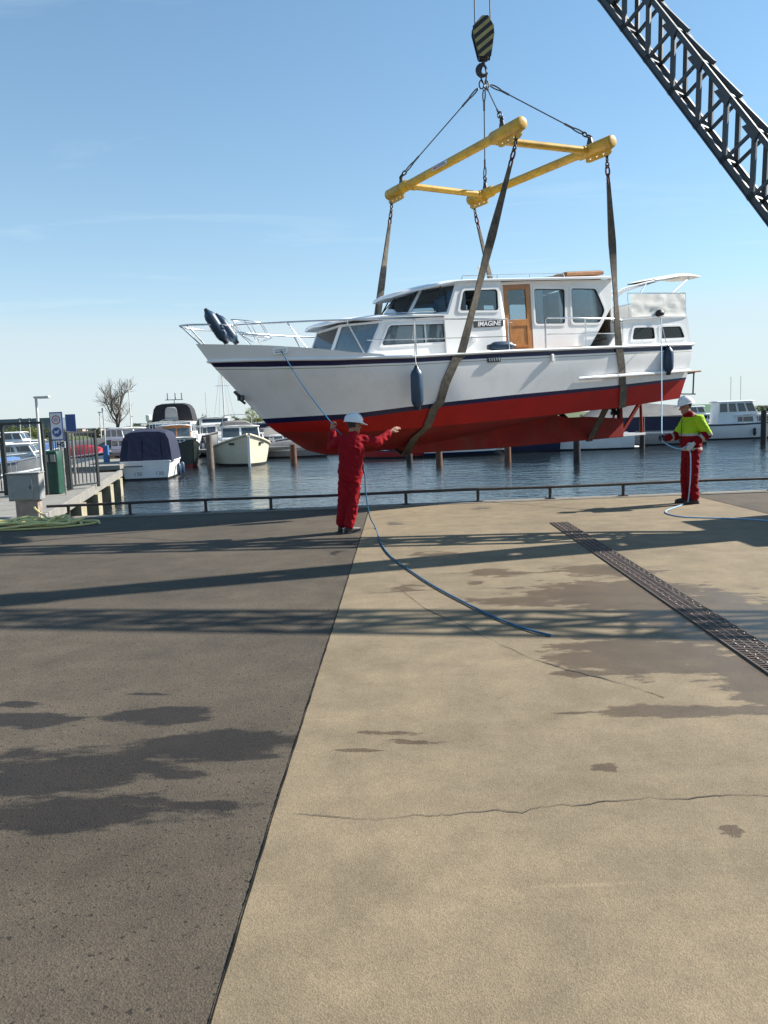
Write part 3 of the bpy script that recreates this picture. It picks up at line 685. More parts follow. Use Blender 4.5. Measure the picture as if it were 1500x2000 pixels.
# name board, deck gear
nb = MB().box((-0.56, YF + 0.010, 1.715), (0.62, 0.016, 0.125)).build('name_board', MT['rubber'], yacht)
MT['lettering'] = mat('white_lettering', (0.8, 0.8, 0.8), 0.5, var=0.02)
text_mesh('IMAGINE', 0.135, 'lettering', 'lettering', nb, lambda u, v, w: (-0.565 - u * 0.92, YF + 0.020 + w, 1.712 + v * 0.95), shear=0.18, bold=0.003)
MB().box((-0.22, YF + 0.025, 1.44), (0.10, 0.05, 0.11)).build('vent_box', 'white', yacht, bevel=0.012)
vt = MB().box((-0.465, 1.612, 0.985), (0.27, 0.02, 0.085)).build('hull_vent', MT['darksteel'], yacht)
for k in range(5):
    MB().box((-0.565 + k * 0.05, 1.628, 0.99), (0.024, 0.015, 0.065), Matrix.Rotation(0.25, 3, 'Y')).build('slat', 'steel', vt)
MB().box((-1.69, 1.625, 0.945), (0.055, 0.05, 0.15)).build('drain_spout', 'white', yacht, bevel=0.012)
for s in (1, -1):   # bow fairleads
    p = row_pt(10, 3.50); fy = p.y * 1.012
    rot = Matrix.Rotation(math.atan2(row_pt(10, 3.75).y - row_pt(10, 3.25).y, 0.5) * s, 3, 'Z')
    g = MB(); o2 = rounded([(-0.15, -0.06), (0.15, -0.06), (0.15, 0.06), (-0.15, 0.06)], 0.06); i2 = rounded([(-0.115, -0.032), (0.115, -0.032), (0.115, 0.032), (-0.115, 0.032)], 0.03)
    g.panel(o2, [i2], lambda u, v, w, s=s: Vector((3.52, (fy + 0.035) * s, 1.452)) + rot @ Vector((u, (0.025 - w) * s, v)), 0.04)
    fl = g.build('fairlead', 'white', yacht, smooth=40)
    g = MB(); g.prism(i2, lambda u, v, w, s=s: Vector((3.52, (fy + 0.030) * s, 1.452)) + rot @ Vector((u, (-0.004 - w) * s, v)), 0.006); g.build('recess', 'navy', fl)
# anchor tucked under the stem
g = MB(); g.bar((4.36, 0, 0.80), (4.20, 0, 0.60), 0.07, 0.05); g.bar((4.22, -0.16, 0.66), (4.22, 0.16, 0.66), 0.05, 0.10); g.bar((4.30, 0, 0.66), (4.17, 0, 0.54), 0.02, 0.05)
g.build('anchor', 'darksteel', yacht, bevel=0.01)
# rails
def rail_top(x): return interp((-3.3, -2.5, -1.67, -0.85, 1.02, 3.3, 4.4, 5.28), (1.64, 1.69, 1.735, 1.75, 1.84, 1.97, 2.03, 2.11), x)
def rail_y(x): return min(1.47, sheer(min(x, 4.76)).y * 0.93) if x < 4.3 else interp((4.3, 4.7, 5.0, 5.2, 5.28), (0.46, 0.38, 0.28, 0.15, 0.0), x)
def bwt(x): return interp(*BW, x) if x > 1.75 else sheer(x).z + 0.03
for s in (1, -1):
    g = MB(); g.tube([(x, rail_y(x) * s, rail_top(x)) for x in [lerp(-0.85, 5.28, (i / 50)) for i in range(51)]], 0.0165, 8); rl = g.build('rail', 'steel', yacht, smooth=60)
    g = MB(); g.tube([(x, rail_y(x) * s, lerp(sheer(x).z + 0.03, rail_top(x), 0.46)) for x in [lerp(-0.85, 1.95, i / 14) for i in range(15)]], 0.009, 6); g.build('mid_rail', 'steel', yacht, smooth=60)
    for xt, xb in ((-0.86, -0.86), (1.02, 1.04), (2.3, 2.0), (3.35, 3.02), (4.35, 4.0), (5.15, 4.85)):
        g = MB(); yb = min(rail_y(xb), sheer(min(xb, 4.7)).y * 0.985) if xb < 4.7 else 0.10
        g.tube([(xt, rail_y(xt) * s, rail_top(xt)), (xb, yb * s if xb > 1.8 else rail_y(xb) * s, bwt(xb) - 0.01)], 0.014, 6); g.build('stanchion', 'steel', yacht, smooth=60)
    g = MB(); g.tube([(-1.64, 1.46 * s, 1.13), (-1.66, 1.46 * s, 1.70), (-1.72, 1.46 * s, 1.735), (-2.5, 1.46 * s, 1.69), (-3.25, 1.43 * s, 1.645), (-3.40, 1.38 * s, 1.62)], 0.0165, 8); g.build('rail', 'steel', yacht, smooth=60)
    g = MB(); g.tube([(-1.65, 1.46 * s, 1.42), (-3.3, 1.42 * s, 1.36)], 0.009, 6); g.build('mid_rail', 'steel', yacht)
    g = MB(); g.tube([(-2.53, 1.46 * s, 1.12), (-2.53, 1.46 * s, 1.69)], 0.014, 6); g.build('stanchion', 'steel', yacht)
    # handrails on the roofs
    g = MB(); zr = lambda x: 2.60 + 0.0 * x
    g.tube([(-0.15, 1.02 * s, 2.60), (-0.17, 1.02 * s, 2.665), (-1.5, 1.02 * s, 2.655), (-2.35, 1.02 * s, 2.64), (-2.37, 1.02 * s, 2.575)], 0.009, 6)
    for x in (-0.9, -1.6): g.tube([(x, 1.02 * s, 2.58), (x, 1.02 * s, 2.66)], 0.008, 6)
    g.build('roof_handrail', 'steel', yacht, smooth=60)
    g = MB(); g.tube([(1.45, 0.95 * s, 1.96), (1.43, 0.95 * s, 2.03), (0.45, 1.05 * s, 2.02), (0.43, 1.05 * s, 1.95)], 0.010, 6); g.build('roof_handrail', 'steel', yacht, smooth=60)
# wire fender basket in the pulpit
g = MB()
for cx, cz in ((4.06, 2.05), (3.92, 1.77)):
    g.tube([(cx + 0.30 * math.cos(t), 0.62 + 0.13 * math.sin(t), cz + 0.05 * math.cos(t)) for t in [2 * PI * k / 22 for k in range(22)]], 0.008, 6, closed=True)
for k in range(6):
    t = 2 * PI * k / 6 + 0.3; g.tube([(4.06 + 0.30 * math.cos(t), 0.62 + 0.13 * math.sin(t), 2.05 + 0.05 * math.cos(t)), (3.92 + 0.30 * math.cos(t), 0.62 + 0.13 * math.sin(t), 1.77 + 0.05 * math.cos(t)), (3.90 + 0.1 * math.cos(t), 0.62, 1.66)], 0.006, 5)
g.build('fender_basket', 'steel', yacht, smooth=60)
# roof hatch, vents
hh = MB().box((-3.15, 0.25, 2.69), (0.86, 0.75, 0.075)).build('roof_hatch', 'teak', yacht, bevel=0.012)
for k in range(3): MB().box((-3.15, 0.0 + k * 0.25, 2.735), (0.82, 0.16, 0.015)).build('panel', 'wood', hh)
MB().box((-2.45, 0.25, 2.655), (0.50, 0.72, 0.02), Matrix.Rotation(0.06, 3, 'Y')).build('hatch_rail', MT['interior'], yacht)
for x in (-0.35, -2.6): MB().lathe([(0.11, 0), (0.11, 0.02), (0.05, 0.035)], 14, (x, 0.45, 2.63)).build('roof_vent', MT['darksteel'], yacht, smooth=40)
g = MB(); g.tube([(-1.25, -0.2, 2.62), (-1.3, -0.2, 2.95)], 0.016, 6); g.lathe([(0.03, 0), (0.04, 0.05), (0.03, 0.10)], 10, (-1.3, -0.2, 2.95)); g.build('masthead_light', 'white', yacht, smooth=40)
g = MB(); g.lathe([(0.04, 0), (0.10, 0.03), (0.12, 0.10), (0.07, 0.17), (0.03, 0.18)], 14, (1.05, 0.45, 1.99)); g.build('searchlight', 'white', yacht, smooth=40)
# aft cabin
side_wall('aft_cabin_wall', [(-5.02, 1.05), (-3.05, 1.08), (-3.46, 1.64), (-4.96, 1.615)], [[(-4.17, 1.20), (-3.60, 1.21), (-3.66, 1.475), (-4.15, 1.46)], [(-4.89, 1.185), (-4.28, 1.195), (-4.28, 1.46), (-4.79, 1.445)]], 1.30,
          curtains=[(-4.15, -3.85, 1.18, 1.50), (-4.85, -4.35, 1.17, 1.49)], rnd=0.05)
roof('aft_cabin_roof', [(-3.38, 1.345), (-4.2, 1.345), (-4.9, 1.32), (-5.02, 1.28)], 1.61, 0.04, 0.045)
MB().prism([(-1.30, 1.05), (1.30, 1.05), (1.26, 1.62), (-1.26, 1.62)], lambda u, v, w: (-5.02 + (v - 1.05) * 0.08 + w, u, v), 0.04).build('aft_cabin_wall', 'white', yacht)
MB().prism([(-1.30, 1.05), (1.30, 1.05), (1.30, 1.60), (-1.30, 1.60)], lambda u, v, w: (-3.42 + w, u, v), 0.03).build('aft_cabin_wall', 'white', yacht)
g = MB()
for s in (1, -1):
    g.tube([(-3.62, 1.24 * s, 1.66), (-3.60, 1.24 * s, 2.165), (-4.98, 1.24 * s, 2.115), (-4.97, 1.24 * s, 1.65)], 0.014, 6)
    g.tube([(-4.3, 1.24 * s, 1.66), (-4.3, 1.24 * s, 2.14)], 0.011, 6)
g.tube([(-4.98, 1.24, 2.115), (-4.98, -1.24, 2.115)], 0.014, 6); g.build('aft_rail', 'steel', yacht, smooth=60)
def dodger(p0, p1, out):
    p0, p1 = Vector(p0), Vector(p1); g = MB(); rows = []
    for i in range(31):
        u = i / 30; p = p0.lerp(p1, u); rr_ = []
        for j in range(11):
            v = j / 10; d = 0.012 * noise.noise((u * 6, v * 3, out[1])) + 0.028 * abs(noise.noise((u * 5 + v * 4, v * 2 - u * 3, 3))) * math.sin(PI * v)
            rr_.append((p.x + out[0] * d, p.y + out[1] * d, p.z + lerp(0.45, 0.0, v) + 0.012 * noise.noise((u * 5, v, 7)) * (1 if j in (0, 10) else 0)))
        rows.append(rr_)
    g.grid(rows); g.build('spray_dodger', 'canvas', yacht, smooth=70, fix=False)
dodger((-3.66, 1.262, 1.69), (-4.95, 1.262, 1.645), (0, 1)); dodger((-3.66, -1.262, 1.69), (-4.95, -1.262, 1.645), (0, -1)); dodger((-5.0, 1.22, 1.645), (-5.0, -1.22, 1.645), (-1, 0))
# lowered canopy arch over the aft deck
for s in (1, -1):
    g = MB(); g.tube([(-3.45, 1.02 * s, 2.16), (-3.7, 1.02 * s, 2.29), (-4.3, 1.02 * s, 2.40), (-5.1, 1.0 * s, 2.50)], 0.020, 8); g.tube([(-4.0, 1.10 * s, 2.14), (-4.25, 1.02 * s, 2.39)], 0.012, 6)
    g.tube([(-4.75, 1.10 * s, 2.12), (-5.3, 1.0 * s, 2.46)], 0.022, 6); g.build('canopy_frame', 'white', yacht, smooth=60)
g = MB(); rows = []
for x, z, t in ((-4.45, 2.445, 0.02), (-4.6, 2.47, 0.05), (-5.0, 2.52, 0.06), (-5.3, 2.52, 0.05), (-5.58, 2.47, 0.02)):
    rows.append([(x, 1.05, z - t / 2), (x, 1.0, z + t / 2), (x, 0.25, z + t / 2 + 0.03), (x, 0.2, z - t / 2 + 0.03), (x, 0.6, z - t / 2 - 0.01)])
g.grid(rows, wrap=True); g.build('folded_canopy', 'canvas', yacht, smooth=50)
g = MB(); rows = []
for i in range(9):
    u = i / 8; rows.append([(lerp(-3.5, -4.7, u), lerp(1.0, 0.35, j / 6), lerp(2.19, 2.46, u) - 0.015 + 0.02 * noise.noise((u * 4, j * 0.8, 2))) for j in range(7)])
g.grid(rows); g.build('canopy_cloth', mat('grey_canvas', (0.30, 0.29, 0.27), 0.9, var=0.1), yacht, smooth=60, fix=False)
g = MB(); g.lathe([(0.02, 0), (0.075, 0.02), (0.085, 0.07), (0.05, 0.13), (0.01, 0.14)], 12, (-4.30, 1.30, 1.66)); g.build('deck_lamp', 'rubber', yacht, smooth=40)
# swim platform
g = MB(); g.box((-5.20, 0, 0.48), (0.44, 2.3, 0.035)); pf = g.build('swim_platform', 'teak', yacht, bevel=0.008)
for s in (1, -1):
    g = MB(); g.tube([(-5.34, 1.0 * s, 0.46), (-5.30, 1.0 * s, 0.0)], 0.018, 6); g.build('platform_post', 'darksteel', pf)
    g = MB(); g.bar((-5.36, 1.0 * s, 0.0), (-4.84, 1.0 * s, 0.04), 0.03, 0.025); g.build('lower_bracket', 'darksteel', pf)
    g = MB(); g.bar((-5.36, 1.0 * s, 0.46), (-4.93, 1.0 * s, 0.44), 0.03, 0.03); g.build('bracket', 'darksteel', pf)
UPPER = ('trunk', 'wheelhouse', 'window', 'glass', 'curtain', 'door', 'moulding', 'handle', 'windscreen', 'wiper', 'cabin', 'dashboard', 'seat', 'helm', 'steering', 'roof', 'panel', 'hatch', 'masthead', 'searchlight', 'aft_cabin', 'aft_rail', 'spray', 'canopy', 'folded', 'deck_lamp', 'name_board', 'lettering', 'vent_box')
for o in yacht.children_recursive:
    up_ = o.name.startswith(UPPER)
    for v in o.data.vertices: v.co = warp(v.co, 1.05 if up_ else None)
    o.data.update()
# ---- fenders hung on the yacht: things of their own
def fender(loc, r, L_, label, rot=None, cord=None, group='yacht fenders'):
    t = thing('fender', label, 'fender', YW(loc), 0, group)
    t.rotation_euler = (rot or Euler((0, 0, 0)))
    pr_ = [(0.025, L_ / 2 + 0.05), (0.035, L_ / 2 + 0.02), (0.05, L_ / 2 - 0.01), (r * 0.85, L_ / 2 - r * 0.55), (r, L_ / 2 - r * 1.1), (r * 1.03, 0), (r, -L_ / 2 + r * 1.1), (r * 0.85, -L_ / 2 + r * 0.55), (0.05, -L_ / 2 + 0.01), (0.035, -L_ / 2 - 0.04)]
    MB().lathe(pr_[2:-1], 20).build('fender_body', 'fender', t, smooth=50)
    MB().lathe(pr_[:4][:3], 12).build('end_eye', 'fendercap', t, smooth=50)
    MB().lathe([(0.05, -L_ / 2 + 0.012), (r * 0.6, -L_ / 2 + r * 0.45), (0.045, -L_ / 2 - 0.05)], 12).build('end_eye', 'fendercap', t, smooth=50)
    if cord:
        inv = t.rotation_euler.to_matrix().inverted()
        P = [inv @ (YW(c) - Vector(t.location)) for c in cord]
        MB().tube([(0, 0, L_ / 2 + 0.03)] + P, 0.007, 6).build('cord', 'whiterope', t)
    return t
fender((1.165, 1.745, 0.56), 0.105, 0.66, 'blue fender hanging free on the white topside below the forward cabin window', cord=[(1.12, 1.63, 1.19), (1.03, 1.47, 1.83), (1.10, 1.48, 1.45)])
fender((-4.33, 1.56, 0.745), 0.10, 0.50, 'blue fender hanging from the aft cabin side beside the pale blue line', cord=[(-4.33, 1.50, 1.10), (-4.30, 1.36, 1.66)])
fender((-0.76, 1.34, 1.245), 0.095, 0.46, 'blue fender lying on the side deck in front of the wooden door', rot=Euler((0, R(88), R(15))))
fender((4.62, 0.33, 2.03), 0.098, 0.56, 'blue fender standing in the bow pulpit, tilted forward, front one of two', rot=Euler((R(4), R(-30), R(15))), cord=None)
fender((4.40, 0.05, 2.00), 0.092, 0.52, 'blue fender leaning in the bow pulpit behind another fender', rot=Euler((R(-4), R(-33), R(15))), cord=None)
# ================================================================== crane, hook, spreader, slings
HOOK = Vector((2.25, 16.3, 0))
def chain(mb, p, q, pitch=0.075, r=0.011, w=0.026, mi=0):
    p, q = Vector(p), Vector(q); d = q - p; n = max(1, round(d.length / pitch)); d.normalize()
    a = d.orthogonal().normalized(); b_ = d.cross(a)
    for i in range(n):
        c = p + (q - p) * ((i + 0.5) / n); u = a if i % 2 else b_; h = (q - p).length / n * 0.62
        mb.tube([c + u * w * math.cos(t) + d * h * math.sin(t) for t in [2 * PI * k / 12 for k in range(12)]], r, 6, closed=True, mi=mi)
# spreader frame
FA, FB, FC, FD = Vector((0.43, 17.78, 6.40)), Vector((2.47, 14.00, 6.40)), Vector((2.26, 18.43, 6.40)), Vector((4.27, 15.07, 6.40))
FA, FB, FC, FD = [p + Vector((0, 0, 0)) for p in (FA, FB, FC, FD)]
fc = (FA + FB + FC + FD) / 4
spr = thing('spreader_frame', 'yellow steel lifting spreader frame hanging above the yacht', 'spreader', fc)
rel = lambda p: Vector(p) - fc
for (P, Q) in ((FA, FB), (FC, FD)):
    d = (Q - P).normalized(); nn = d.cross(Vector((0, 0, 1)))
    g = MB(); g.tube([rel(P + d * 0.15), rel(Q - d * 0.15)], 0.080, 20); bm_ = g.build('main_beam', 'yellow', spr, smooth=50)
    for E_, s in ((P, 1), (Q, -1)):
        g = MB(); L_ = 0.86
        prof = [(0.02, -0.15), (0.085, -0.15), (0.103, -0.14), (0.112, -0.12), (0.112, L_ - 0.20), (0.10, L_ - 0.17)]
        rot = (d * s).to_track_quat('Z', 'Y').to_matrix()
        g.lathe(prof, 20, rel(E_), rot); sl = g.build('end_sleeve', 'yellow', spr, smooth=45)
        g = MB(); hl = [(-0.12, -0.03), (0.50, -0.03), (0.50, -0.19), (0.44, -0.215), (-0.05, -0.215), (-0.12, -0.17)]
        holes = [rounded([(x - 0.022, -0.175), (x + 0.022, -0.175), (x + 0.022, -0.13), (x - 0.022, -0.13)], 0.02, 3) for x in (0.06, 0.22, 0.38)]
        g.panel(hl, holes, lambda u, v, w, E_=E_, s=s: rel(E_) + d * s * u + Vector((0, 0, v)) + nn * (w - 0.016), 0.032); g.build('lug_plate', 'yellow', sl)
        g = MB(); g.panel([(0.28, 0.09), (0.44, 0.09), (0.40, 0.22), (0.32, 0.22)], [], lambda u, v, w, E_=E_, s=s: rel(E_) + d * s * (u + 0.05) + Vector((0, 0, v)) + nn * (w - 0.012), 0.024); g.build('lifting_eye', 'darksteel', sl)
for t, (P, Q, P2, Q2) in enumerate(((FA, FB, FC, FD), (FB, FA, FD, FC))):
    a = P + (Q - P) * 0.16; b_ = P2 + (Q2 - P2) * 0.10
    g = MB(); g.tube([rel(a) - Vector((0, 0, 0.02)), rel(b_) - Vector((0, 0, 0.02))], 0.064, 18); cb = g.build('cross_tube', 'yellow', spr, smooth=50)
    dd = (b_ - a).normalized()
    for e0, sg_ in ((a, 1), (b_, -1)):
        g = MB(); g.tube([rel(e0 + dd * 0.09 * sg_) - Vector((0, 0, 0.02)), rel(e0 + dd * 0.17 * sg_) - Vector((0, 0, 0.02))], 0.078, 18); g.build('collar', 'yellow', cb, smooth=50)
MT['sticker'] = mat('sticker_white', (0.62, 0.62, 0.62), 0.5); MT['stickerblue'] = mat('sticker_blue', (0.10, 0.13, 0.30), 0.5); MT['stickerred'] = mat('sticker_red', (0.45, 0.08, 0.06), 0.5)
d = (FB - FA).normalized(); nn = Vector((0, 0, 1)).cross(d); nn = nn if nn.y < 0 else -nn
g = MB(); o_ = rel(FA + (FB - FA) * 0.47) 
up = Vector((0, 0, 1))
for (u0, u1, v0, v1, mi, k) in ((-0.26, 0.26, -0.04, 0.04, 0, 0), (-0.24, -0.08, -0.022, 0.012, 2, 1), (-0.06, 0.16, 0.006, 0.026, 1, 1), (-0.06, 0.22, -0.024, -0.008, 1, 1)):
    of = nn * (0.0815 + 0.0025 * k)
    rows = [[o_ + d * lerp(u0, u1, i / 4) + (nn * math.cos(lerp(v0, v1, j / 4) / 0.09) + up * math.sin(lerp(v0, v1, j / 4) / 0.09)) * (0.0815 + 0.0025 * k) for j in range(5)] for i in range(5)]
    g.grid(rows, mi=mi)
g.build('load_sticker', ['sticker', 'stickerblue', 'stickerred'], spr, fix=False)
# master link and wire slings
ML = Vector((2.25, 16.3, 8.02))
def wire_sling(corner, opp, label):
    d = (opp - corner).normalized(); e = corner + d * 0.41 + Vector((0, 0, 0.235))
    top = ML + (e - ML).normalized() * 0.14
    t = thing('wire_rope_sling', label, 'wire sling', top, 0, 'wire slings on the spreader')
    r_ = lambda p: Vector(p) - top
    ax = (e - top).normalized(); sd = ax.orthogonal().normalized()
    if abs(sd.y) > 0.8: sd = ax.cross(sd)
    def eye(p, ax, n): return [p + ax * (0.02 + 0.13 * (1 - math.cos(tt)) / 1.0) + sd * 0.042 * math.sin(tt) * (1.2 - 0.4 * (1 - math.cos(tt)) / 2) for tt in [2 * PI * k / 16 for k in range(16)]]
    g = MB(); g.tube([r_(top + ax * 0.27), r_(e - ax * 0.36)], 0.0115, 8); g.build('wire_rope', 'wire', t, smooth=60)
    g = MB(); g.tube([r_(p) for p in eye(top, ax, 1)], 0.0135, 6, closed=True); g.build('eye', 'wire', t, smooth=60)
    g = MB(); g.tube([r_(p) for p in eye(e - ax * 0.12, -ax, 1)], 0.0135, 6, closed=True); g.build('eye', 'wire', t, smooth=60)
    g = MB(); g.tube([r_(top + ax * 0.25), r_(top + ax * 0.46)], 0.020, 8); g.tube([r_(e - ax * 0.35), r_(e - ax * 0.56)], 0.020, 8); g.build('ferrule', 'wire', t, smooth=60)
    g = MB(); chain(g, r_(e - ax * 0.15), r_(e + ax * 0.03), 0.09, 0.016, 0.035); g.build('shackle', 'darksteel', t, smooth=60)
wire_sling(FA, FB, 'wire rope sling to the spreader corner on the far side over the bow')
wire_sling(FB, FA, 'short steep wire rope sling to the spreader corner above the long forward web sling')
wire_sling(FC, FD, 'near vertical wire rope sling to the spreader corner above the wheelhouse roof')
wire_sling(FD, FC, 'wire rope sling slanting down to the spreader corner above the stern')
ml = thing('master_link', 'steel master link holding the wire slings on the crane hook', 'lifting link', ML)
g = MB(); g.tube([(0.055 * math.sin(t), 0.02, 0.14 + 0.16 * math.cos(t)) for t in [2 * PI * k / 20 for k in range(20)]], 0.016, 8, closed=True); g.build('main_link', 'darksteel', ml, smooth=60)
for s in (-1, 1):
    g = MB(); g.tube([(s * 0.05 + 0.045 * math.sin(t), 0.02 * s, -0.06 + 0.08 * math.cos(t)) for t in [2 * PI * k / 16 for k in range(16)]], 0.013, 8, closed=True); g.build('sub_link', 'darksteel', ml, smooth=60)
# hook block with hazard stripes
HB = Vector((2.25, 16.3, 8.80))
hbk = thing('hook_block', 'crane hook block with black and yellow hazard stripes', 'hook block', HB)
MT['hazy'] = mat('hazard_yellow', (0.33, 0.28, 0.10), 0.5, var=0.2); MT['hazb'] = mat('hazard_black', (0.012, 0.012, 0.013), 0.5)
cheek = [(-0.02, 0.38), (0.10, 0.38), (0.20, 0.20), (0.21, 0.06), (0.14, -0.36), (-0.10, -0.36), (-0.21, 0.10), (-0.20, 0.20)]
for s in (-1, 1):
    g = MB(); g.prism(cheek, lambda u, v, w, s=s: (u, s * 0.09 - 0.015 + w, v), 0.03); ck = g.build('cheek_plate', 'hazb', hbk, bevel=0.008)
    for k in range(5):
        z0 = -0.34 + k * 0.17
        def clip(poly, a, b_, keep):   # keep side of line v = a + b*u
            out = []
            for i in range(len(poly)):
                p, q = poly[i], poly[(i + 1) % len(poly)]; fp, fq = (p[1] - a - b_ * p[0]) * keep, (q[1] - a - b_ * q[0]) * keep
                if fp >= 0: out.append(p)
                if fp * fq < 0: t = fp / (fp - fq); out.append((lerp(p[0], q[0], t), lerp(p[1], q[1], t)))
            return out
        poly = clip(clip(inset(cheek, 0.008), z0, 0.75, 1), z0 + 0.08, 0.75, -1)
        if len(poly) > 2:
            g = MB(); g.prism(poly, lambda u, v, w, s=s: (u, s * (0.09 + 0.0165) - 0.002 + w, v), 0.004); g.build('hazard_stripe', 'hazy', ck)
g = MB(); g.lathe([(0.05, -0.06), (0.19, -0.06), (0.175, -0.02), (0.175, 0.02), (0.19, 0.06), (0.05, 0.06)], 24, (0, 0, 0.12), Matrix.Rotation(PI / 2, 3, 'X')); g.build('sheave', 'darksteel', hbk, smooth=40)
g = MB(); g.box((0, 0, -0.33), (0.18, 0.15, 0.14)); g.build('hook_trunnion', 'hazb', hbk, bevel=0.02)
pts = [(0.0, 0, -0.36), (0.0, 0, -0.46)] + [(0.0 + 0.10 * math.sin(a) - 0.01, 0, -0.57 + 0.10 * math.cos(a)) for a in [-(0.15 + k * 0.40) for k in range(11)]]
rr = [0.035, 0.035] + [0.04 + 0.012 * math.sin(PI * k / 10) - 0.025 * max(0, k - 6) / 4 for k in range(11)]
g = MB(); g.tube(pts, rr, 10); g.build('hook', 'darksteel', hbk, smooth=60)
g = MB(); g.bar((0.02, 0, -0.45), (0.075, 0, -0.55), 0.03, 0.012); g.build('hook_latch', 'steel', hbk)

# the crane itself: boom, mast, back leg, machine house beyond the right edge of the photograph
PIV, TIP = Vector((7.0, 10.86, 2.32)), Vector((2.26, 16.3, 12.92))
crane = thing('harbour_crane', 'dark grey lattice boom of the harbour crane lifting the yacht', 'crane', (7.6, 10.6, 0))
co_ = Vector(crane.location)
def lattice(p, q, w0, w1, n, name, brace='N', chord=0.075, plate=True, wide=1.0):
    """four-chord lattice from p to q, w0/w1 half widths at foot and head"""
    d = (q - p).normalized(); side = d.cross(Vector((0, 0, 1))).normalized(); upv = side.cross(d)
    def node(i, a, b_):
        t = i / n; w = lerp(w0, w1, t); 
        if t < 0.08: w *= 0.45 + 0.55 * t / 0.08
        return p + (q - p) * t + side * a * w * wide + upv * b_ * w - co_
    g = MB()
    for a in (-1, 1):
        for b_ in (-1, 1):
            for i in range(n):
                x, y = node(i, a, b_), node(i + 1, a, b_); dd = (y - x).normalized()
                g.bar(x - dd * 0.05, y + dd * 0.05, chord, chord, up=upv)
                if plate and b_ == -1: g.bar(x + upv * -0.05, y + upv * -0.05, chord * 1.7, 0.016, up=upv)
    root = g.build(name, 'crane', crane)
    def piece(nm, x, y, w, h, upx): 
        m = MB(); m.bar(x, y, w, h, up=upx); m.build(nm, 'crane', root)
    for i in range(n + 1):
        for a in (-1, 1): piece('lattice_post', node(i, a, -1), node(i, a, 1), 0.045, 0.045, d)
        for b_ in (-1, 1): piece('cross_member', node(i, -1, b_), node(i, 1, b_), 0.05, 0.05, d)
    for i in range(n):
        for a in (-1, 1): piece('brace', node(i, a, -1), node(i + 1, a, 1), 0.07, 0.05, side)
        if brace == 'X':
            for b_ in (-1, 1):
                s = 1 if i % 2 else -1; piece('brace', node(i, -s, b_), node(i + 1, s, b_), 0.05, 0.04, upv)
    return node, root, side, upv, d
node, boom, bs, bu, bd = lattice(PIV, TIP, 0.285, 0.25, 17, 'boom', wide=0.72)
# access walkway wedges along the upper chord and gusset plates
for i in range(2, 17):
    for a in (-1, 1):
        c_ = node(i, a, 1); g = MB(); g.prism([(-0.16, -0.07), (0.16, -0.07), (0.10, 0.07), (-0.10, 0.07)], lambda u, v, w: c_ + bd * u + bu * (v - 0.03) + bs * (w - 0.008 + 0.05 * a), 0.016); g.build('gusset', 'crane', boom)
    g = MB(); c_ = node(i, -1, -1); c2_ = node(i + 1, -1, -1) if i < 17 else c_
    g.add([c_ - bu * 0.08, c2_ - bu * 0.02, c2_ - bu * 0.0, c_ - bu * 0.02, c_ - bu * 0.08 + bs * 0.16, c2_ - bu * 0.02 + bs * 0.16, c2_ + bs * 0.16, c_ - bu * 0.02 + bs * 0.16], [(0, 1, 2, 3), (7, 6, 5, 4), (0, 4, 5, 1), (3, 2, 6, 7), (0, 3, 7, 4), (1, 5, 6, 2)]); g.build('chord_plate', 'crane', boom)
    g = MB(); c_ = node(i, 1, 1); c2_ = node(i + 1, 1, 1) if i < 17 else c_
    g.add([c_ + bu * 0.09, c2_ + bu * 0.03, c2_ + bu * 0.0, c_ + bu * 0.03, c_ + bu * 0.09 - bs * 0.10, c2_ + bu * 0.03 - bs * 0.10, c2_ - bs * 0.10, c_ + bu * 0.03 - bs * 0.10], [(0, 1, 2, 3), (7, 6, 5, 4), (0, 4, 5, 1), (3, 2, 6, 7), (0, 3, 7, 4), (1, 5, 6, 2)]); g.build('chord_plate', 'crane', boom)
for i in (10,):   # web plate with cut-outs on one bay
    A0, A1, B0, B1 = node(i, 0, -1), node(i + 1, 0, -1), node(i, 0, 1), node(i + 1, 0, 1)
    hole1 = rounded([(0.14, 0.22), (0.45, 0.12), (0.45, 0.50), (0.14, 0.62)], 0.1, 4); hole2 = rounded([(0.55, 0.45), (0.86, 0.35), (0.86, 0.72), (0.60, 0.85)], 0.1, 4)
    g = MB(); g.panel([(-0.3, 0), (1.3, 0), (1.3, 1), (-0.3, 1)], [hole1, hole2], lambda u, v, w: A0 * (1 - u) * (1 - v) + A1 * u * (1 - v) + B1 * u * v + B0 * (1 - u) * v + bs * (w - 0.18), 0.02); g.build('web_plate', 'crane', boom)
# hoist cables from the boom head
g = MB(); g.lathe([(0.04, -0.12), (0.32, -0.12), (0.30, 0), (0.32, 0.12), (0.04, 0.12)], 20, TIP - co_ + bd * 0.1, bs.to_track_quat('Z', 'Y').to_matrix()); g.build('head_sheave', 'darksteel', crane, smooth=40)
for dx in (-0.145, 0.145):
    g = MB(); g.tube([HB - co_ + Vector((dx, -0.02 * (1 if dx > 0 else -1), 0.1)), TIP - co_ + Vector((dx, 0, 0.0))], 0.0125, 8); g.build('hoist_cable', 'wire', crane, smooth=60)
